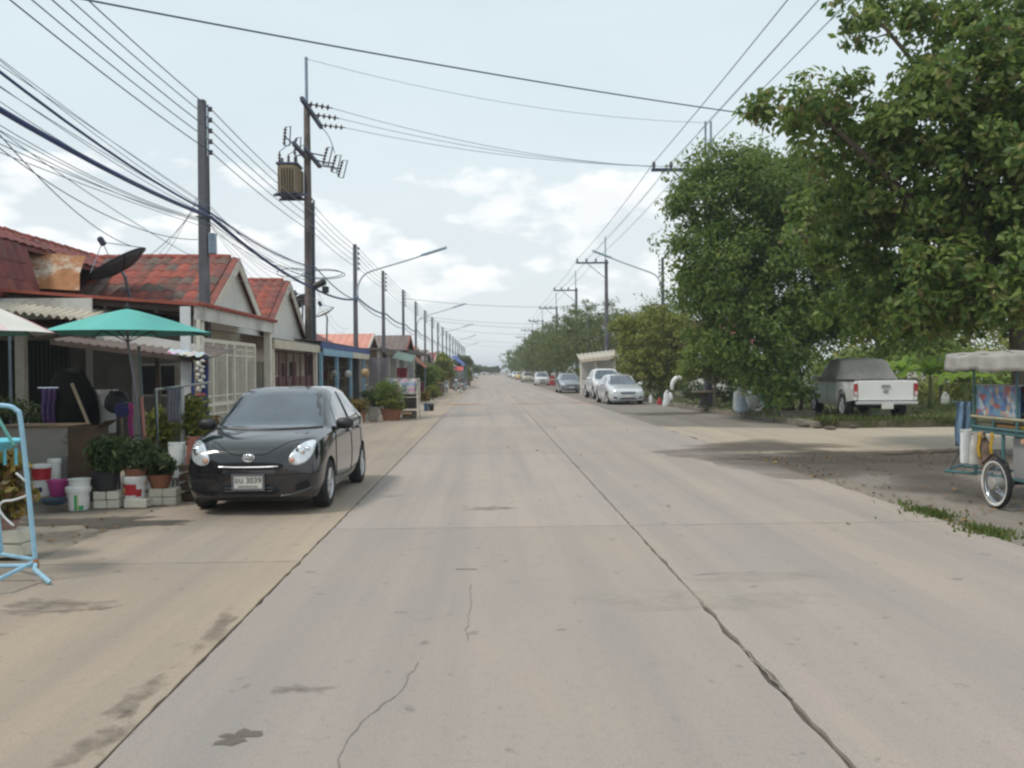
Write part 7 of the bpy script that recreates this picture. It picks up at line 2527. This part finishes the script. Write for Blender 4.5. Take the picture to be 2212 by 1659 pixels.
# motorbikes
def motorbike(label, paint, loc, rz):
    t = thing('motorbike', label, 'motorbike', None)
    for y in (0.0, 1.22):
        cycle_wheel(t, 0, y, .28, .28, .08, white=False)
    MB().tube([(0, 1.22, .28), (0, .75, .36), (0, .35, .42), (0, .22, .62)], .04, 8).build('frame', BLACKPL, t)
    for s in (-1, 1):
        MB().tube([(s * .07, 0, .28), (s * .06, .14, .62), (s * .05, .22, .92)], .022, 6).build('fork', CHROME, t)
        MB().tube([(s * .07, 1.22, .28), (s * .09, 1.1, .62)], .022, 6).build('shock_absorber', CHROME, t)
        MB().tube([(0, .24, .95), (s * .2, .26, 1.0), (s * .34, .36, .98)], .014, 6).build('handlebar', CHROME, t)
        m_ = MB().lathe([(.01, -.01), (.055, -.008), (.05, .01), (.01, .012)], 10, (s * .26, .24, 1.16), Matrix.Rotation(R(90), 3, 'X')).build('mirror', BLACKPL, t)
        MB().tube([(s * .24, .28, 1.0), (s * .26, .25, 1.15)], .006, 5).build('mirror_stem', CHROME, m_)
    MB().lathe([(.02, -.06), (.10, -.04), (.12, .02), (.09, .08), (.02, .1)], 14, (0, .12, .9), Matrix.Rotation(R(100), 3, 'X')).build('headlamp_cowl', paint, t, smooth=True)
    MB().lathe([(0, 0), (.075, 0), (.06, .02), (0, .025)], 14, (0, .03, .9), Matrix.Rotation(R(95), 3, 'X')).build('headlamp', LAMP, t, smooth=True)
    rows = []
    for i, (y, w, z0, z1) in enumerate(((.14, .14, .52, .92), (.22, .22, .36, .86), (.34, .20, .30, .66), (.5, .13, .32, .55), (.75, .13, .36, .62), (1.0, .13, .42, .74), (1.3, .11, .55, .76), (1.5, .06, .66, .76))):
        rows.append([(w * math.cos(a) * (1 if abs(math.sin(a)) < .9 else .6), y, (z0 + z1) / 2 + (z1 - z0) / 2 * math.sin(a)) for a in np.linspace(0, 6.283, 15)])
    MB().grid(rows).build('body', paint, t, smooth=True)
    MB().grid([[(x_ * w, y, z - .05 * abs(x_) ** 2) for x_ in (-1, -.5, 0, .5, 1)] for y, w, z in ((.62, .09, .76), (.8, .13, .79), (1.05, .14, .80), (1.3, .12, .84), (1.45, .06, .85))]).build('seat', BLACKPL, t, smooth=True, solid=.06)
    MB().grid([[(.055 * x_, .30 * -math.cos(a), .28 + .32 * math.sin(a)) for x_ in (-1, 0, 1)] for a in np.linspace(.3, 2.6, 9)]).build('mudguard', paint, t, smooth=True, solid=.01)
    MB().tube([(.1, .6, .25), (.12, 1.0, .3), (.13, 1.45, .42)], .04, 8, radii=[.02, .03, .05]).build('exhaust', CHROME, t)
    MB().tube([(0, .75, .3), (-.18, .8, .02)], .012, 5).build('side_stand', STEEL, t)
    MB().box((0, 1.56, .66), (.12, .03, .08)).build('tail_light', REDLAMP, t)
    t.location, t.rotation_euler = loc, (0, 0, R(rz))
    return t


motorbike('pink motorbike parked before the small shed', M('pink bike paint', (.52, .14, .24), .3, .1, coat=.6), (at(1286, 830, Y=57).x, 56.5, -.01), 10)
motorbike('white motorbike parked on the left before the red tarpaulin', M('white bike paint', (.6, .62, .66), .3, .1, coat=.6), (at(964, 840, Y=71).x, 70.5, 0), 30)
motorbike('second pale motorbike next to the white one on the left', M('grey bike paint', (.45, .46, .48), .3, .1, coat=.6), (at(984, 838, Y=74).x, 74, 0), -35)

# ================================================================== left side things past the black car
pot('plant_pot', 'squat terracotta pot with yellow green plant past the black car', 776, 890, 914, 30, G(776, 914).y, TERRA, 'pot', .7)
plant('yellow green plant in the squat pot past the black car', 774, 862, 894, 44, G(776, 914).y, L_VAR, 40, .13)
pot('plant_pot', 'grey concrete pot between the two terracotta pots', 806, 880, 910, 24, G(806, 911).y, M('grey pot', (.25, .23, .20), .9, .2), 'pot', .85)
pot('plant_pot', 'wide terracotta pot holding the feathery shrub', 846, 882, 908, 48, G(846, 908).y, TERRA, 'pot', .75)
Yq = G(846, 908).y
t = plant('feathery bright green shrub in the wide terracotta pot', 842, 822, 886, 66, Yq, L_BRI, 120, .10, 10, aspect=.18, cs=.18)
plant('low green plant spilling over the wide pot', 848, 862, 890, 60, Yq - .2, L_YEL, 60, .12)
plant('dark green plants behind the terracotta pots', 808, 838, 886, 60, 33.0, L_POT, 70, .14)
plant('low dark plant next to the pale blue post', 760, 860, 900, 30, 33.5, L_POT, 30, .12)

cg = thing('display_cage', 'steel frame cage hung with printed cloth over wooden crates', 'cage', (at(868, 905, Y=31.6).x, 31.6, 0))
a, b = at(836, 818, Y=31.6), at(902, 905, Y=31.6)
x0, x1, zt = a.x, b.x, a.z
for x in (x0, x1):
    for y in (31.6, 32.6):
        MB().bb((x - .02, y - .02, 0), (x + .02, y + .02, zt)).build('post', CREAMP, cg)
for y in (31.6, 32.6):
    for z in (.35, .78, zt - .02):
        MB().bb((x0 + .021, y - .015, z - .015), (x1 - .021, y + .015, z + .015)).build('rail', CREAMP, cg)
for x in (x0, x1):
    for z in (.35, .78, zt - .02):
        MB().bb((x - .012, 31.621, z - .012), (x + .012, 32.579, z + .012)).build('rail', CREAMP, cg)
MB().bb((x0 + .025, 31.64, .355), (x1 - .025, 32.56, .37)).build('shelf', WOOD, cg)
PRT = M('floral printed cloth', (.6, .58, .6), .8, .1)
nt = PRT.node_tree
vo = nt.nodes.new('ShaderNodeTexNoise')
vo.inputs['Scale'].default_value = 4.5
g_ = nt.nodes.new('ShaderNodeNewGeometry')
rp = nt.nodes.new('ShaderNodeValToRGB')
el = rp.color_ramp.elements
for p_, c in ((.36, (.34, .42, .62)), (.46, (.62, .60, .60)), (.54, (.64, .60, .58)), (.62, (.62, .22, .46))):
    e = el.new(p_)
    e.color = (*c, 1)
nt.links.new(g_.outputs['Position'], vo.inputs['Vector'])
nt.links.new(vo.outputs[0], rp.inputs[0])
nt.links.new(rp.outputs[0], nt.nodes['Principled BSDF'].inputs['Base Color'])
cloth('printed_cloth', 'white cloth with pink and blue flowers on the display cage', 838, 900, 819, 852, 31.55, PRT, 'cloth', 3, .03)
for k, (px0, px1, py0, py1, lb) in enumerate(((872, 899, 856, 886, 'dark wooden crate on the shelf of the display cage'), (868, 900, 889, 905, 'low wooden crate with pale fruit under the display cage'))):
    a, b = at(px0, py0, Y=31.75), at(px1, py1, Y=31.75)
    cr = thing('wooden_crate', lb, 'crate', ((a.x + b.x) / 2, 31.9, b.z))
    z0 = max(b.z, .02) if k else .38
    hgt = a.z - b.z
    for j in range(4):
        for y in (31.7, 32.2):
            MB().bb((a.x, y, z0 + j * hgt / 4), (b.x, y + .015, z0 + j * hgt / 4 + hgt / 4 - .02)).build('slat', [M('dark crate slat', (.06, .045, .035), .85, .3, 6), M('grey crate slat', (.20, .17, .14), .85, .3, 6)][k], cr)
        for x in (a.x, b.x - .015):
            MB().bb((x, 31.716, z0 + j * hgt / 4), (x + .015, 32.199, z0 + j * hgt / 4 + hgt / 4 - .02)).build('slat', [MC['dark crate slat'], MC['grey crate slat']][k], cr)
    MB().bb((a.x + .016, 31.72, z0), (b.x - .016, 32.19, z0 + .02)).build('base', MC['dark crate slat'], cr)
for k in range(4):
    c = at(873 + 4.5 * k, 893, Y=31.65)
    o = MB().lathe([(0, -.045), (.035, -.03), (.05, 0), (.035, .03), (0, .045)], 12, c).build('fruit', M('pale orange fruit', (.62, .40, .20), .6, .15), None, smooth=True)
    tag(o, 'pale orange fruit in the low crate under the cage', 'fruit', 'fruit in the low crate')

# hanging things under the blue canopy
def hang(name, label, cx, cy, r, Y, mat, cat):
    c = at(cx, cy, Y=Y)
    rr = wpx(r, Y)
    t = thing(name, label, cat, c)
    MB().lathe([(rr * .3, -rr * 1.1), (rr * .8, -rr * .8), (rr, 0), (rr * .75, rr * .7), (rr * .2, rr * 1.0)], 14, c).build('body', mat, t, smooth=True)
    MB().tube([c + Vector((0, 0, rr)), (c.x, Y, 2.3)], .006, 4).build('string', WIRE, t)


hang('paper_lantern', 'straw coloured lantern hanging beside the pale blue posts', 789, 805, 9, 35.5, M('straw', (.45, .30, .16), .85, .25, 9), 'lantern')
hang('hanging_pot', 'white hanging pot under the blue canopy', 752, 808, 8, 33.0, M('dim white pot', (.45, .44, .42), .7, .2), 'pot')
hang('hanging_pot', 'grey hanging pot near the dark red gate', 722, 806, 6, 32.5, M('dim grey pot', (.28, .27, .25), .7, .2), 'pot')
pt_ = thing('bamboo_blind', 'grey lilac rolled blinds hanging past the blue posts', 'blind', (at(815, 790, Y=42.5).x, 42.5, 1))
for k in range(14):
    a = at(797, 775 + k * 4.5, Y=42.4)
    MB().bb((a.x, 42.4, a.z - .04), (a.x + wpx(42, 42.4), 42.42, a.z + .035)).build('slat', M('lilac grey slat', (.20, .18, .21), .8, .2, 3), pt_)
st_ = thing('shelf_rack', 'brown shelf rack with stacked goods under the blue canopy', 'shelf', (-6.8, 38.6, 0))
for z in (.4, .9, 1.4, 1.9):
    MB().bb((-7.1, 36.5, z), (-6.6, 40.8, z + .03)).build('shelf', WOOD, st_)
for y in (36.5, 38.6, 40.75):
    MB().bb((-6.62, y, 0), (-6.56, y + .06, 2.1)).build('upright', WOOD, st_)
gd = [M('goods red', (.24, .05, .04), .7, .2), M('goods tan', (.3, .22, .14), .8, .2), M('goods dark', (.06, .055, .05), .8, .3), M('goods blue', (.08, .12, .24), .7, .2)]
for k in range(8):
    y = 36.7 + (k % 4) * .95
    z = .43 + .5 * (k // 4) * 2
    o = MB().bb((-7.0, y, z), (-6.65, y + random.uniform(.25, .42), z + random.uniform(.2, .38))).build('goods_box', gd[k % 4], None, bevel=.01)
    tag(o, f'{["red", "tan", "dark", "blue"][k % 4]} box of goods on the {"lower" if k < 4 else "upper"} part of the brown shelf rack', 'box', 'boxes on the shelf rack')
rd = thing('awning', 'small faded green awning with a red cloth before the dark canopy', 'awning', (at(870, 800, Y=46).x, 46, 2))
A_, B_ = at(846, 773, Y=46), at(888, 783, Y=45.5)
corr_sheet('sheet', A_, B_, B_ + Vector((.1, 2.2, .4)), A_ + Vector((.1, 2.2, .4)), M('faded green sheet', (.14, .20, .17), .8, .2, 2), rd, .02, .2)
for p in (A_, B_):
    MB().tube([p, (p.x, p.y, 0)], .025, 6).build('post', STEEL, rd)
cloth('red_cloth', 'dark red cloth hanging under the faded green awning', 857, 880, 795, 815, 46.5, M('dark red cloth', (.26, .03, .05), .85, .2), 'cloth', 3, .05)
or_ = thing('awning', 'red brown slanting awning left of the bright green tree', 'awning', (at(905, 800, Y=54).x, 54, 2))
A_, B_ = at(886, 768, Y=54), at(918, 795, Y=53.5)
corr_sheet('sheet', A_, B_, B_ + Vector((.0, 2.5, .1)), A_ + Vector((.0, 2.5, .1)), M('red brown sheet', (.30, .10, .06), .75, .2, 2), or_, .02, .2)
for p in (A_, B_):
    MB().tube([p, (p.x, p.y, 0)], .03, 6).build('post', STEEL, or_)
pot('plastic_tub', 'black tub at the edge of the left pavement', 932, 873, 889, 12, 38.0, BLKPOT, 'tub', .8)
pot('plastic_tub', 'dark blue tub beside the black tub', 921, 872, 889, 11, 37.8, M('blue tub', (.05, .10, .18), .5, .2), 'tub', .85)
cloth('maroon_cloth', 'maroon cloth hanging before the bright green tree', 908, 916, 826, 850, 47, M('maroon cloth', (.20, .03, .08), .85, .2), 'cloth', 2, .04)
plant('small yellow flowered plant at the left pavement edge', 920, 848, 868, 20, 46, L_VAR, 40, .16)
plant('low hedge plant under the bright green tree', 935, 832, 866, 36, 52, L_YEL, 60, .16)


def tarp(label, pts, mat, posts=True):
    P = [at(x, y, Y=yy) for x, y, yy in pts]
    t = thing('tarpaulin', label, 'tarpaulin', (P[0].x, P[0].y, P[0].z))
    rows = []
    for i in range(7):
        s_ = i / 6
        rows.append([P[0].lerp(P[1], j / 8).lerp(P[3].lerp(P[2], j / 8), s_) - Vector((0, 0, .25 * math.sin(3.14 * s_) * math.sin(3.14 * j / 8))) for j in range(9)])
    MB().grid(rows).build('sheet', mat, t, smooth=True, solid=.02)
    for p in P if posts else ():
        MB().tube([p, (p.x, p.y, 0)], .035, 6).build('post', STEEL, t)


tarp('blue tarpaulin sloping over the left pavement far along', [(974, 770, 92), (1000, 788, 84), (1008, 790, 92), (986, 768, 100)], M('blue tarp', (.03, .08, .34), .6, .15))
tarp('white tarpaulin corner below the blue one', [(972, 782, 86), (982, 790, 82), (986, 792, 86), (978, 783, 90)], M('white tarp', (.62, .64, .68), .6, .1), False)
tarp('red awning below the blue tarpaulin', [(980, 800, 82), (1000, 800, 81), (1002, 792, 85), (984, 791, 86)], M('red tarp', (.50, .06, .05), .6, .15))
tarp('small green awning beside the red one', [(1000, 797, 88), (1006, 798, 88), (1007, 792, 92), (1001, 791, 92)], M('green tarp', (.06, .32, .16), .6, .15))
for lb, px, y, h_ in (('low wooden stall counter under the red awning', 990, 83, 1.0), ('dark low counter past the red awning', 1007, 98, .9), ('brown counter under the brown canopy', 940, 60, .9)):
    x = at(px, 830, Y=y).x
    t = thing('stall_counter', lb, 'counter', (x, y, 0))
    MB().bb((x - .9, y, h_ - .05), (x + .5, y + 2.5, h_)).build('top', WOOD, t)
    MB().bb((x - .85, y + .05, 0), (x + .45, y + .1, h_ - .051)).build('front', M('brown counter', (.16, .12, .085), .8, .3, 2), t)
    MB().bb((x + .40, y + .101, 0), (x + .45, y + 2.4, h_ - .051)).build('side', MC['brown counter'], t)
wp = thing('bollard', 'short white post at the left pavement edge before the stalls', 'bollard', (at(1000, 845, Y=68).x, 68, 0))
x = at(996, 842, Y=68).x
MB().lathe([(.09, 0), (.08, .05), (.07, .7), (.085, .72), (.06, .78), (.01, .8)], 12, (x, 68, 0)).build('shaft', WHITEP, wp, smooth=True)
MB().lathe([(.073, .5), (.075, .5), (.075, .6), (.073, .6)], 12, (x, 68, 0)).build('band', REDPL, wp)

# ================================================================== thin haze over the street
hz_m = bpy.data.materials.new('street haze')
hz_m.use_nodes = True
hz_m.node_tree.nodes.clear()
pv = hz_m.node_tree.nodes.new('ShaderNodeVolumePrincipled')
pv.inputs['Color'].default_value = (0.86, 0.92, 1.0, 1)
pv.inputs['Density'].default_value = 0.0008
ho = hz_m.node_tree.nodes.new('ShaderNodeOutputMaterial')
hz_m.node_tree.links.new(pv.outputs[0], ho.inputs['Volume'])
hb_ = MB().bb((-905, -65, -1.2), (905, 1805, 13.6)).build('haze', hz_m)
hb_['kind'] = 'stuff'
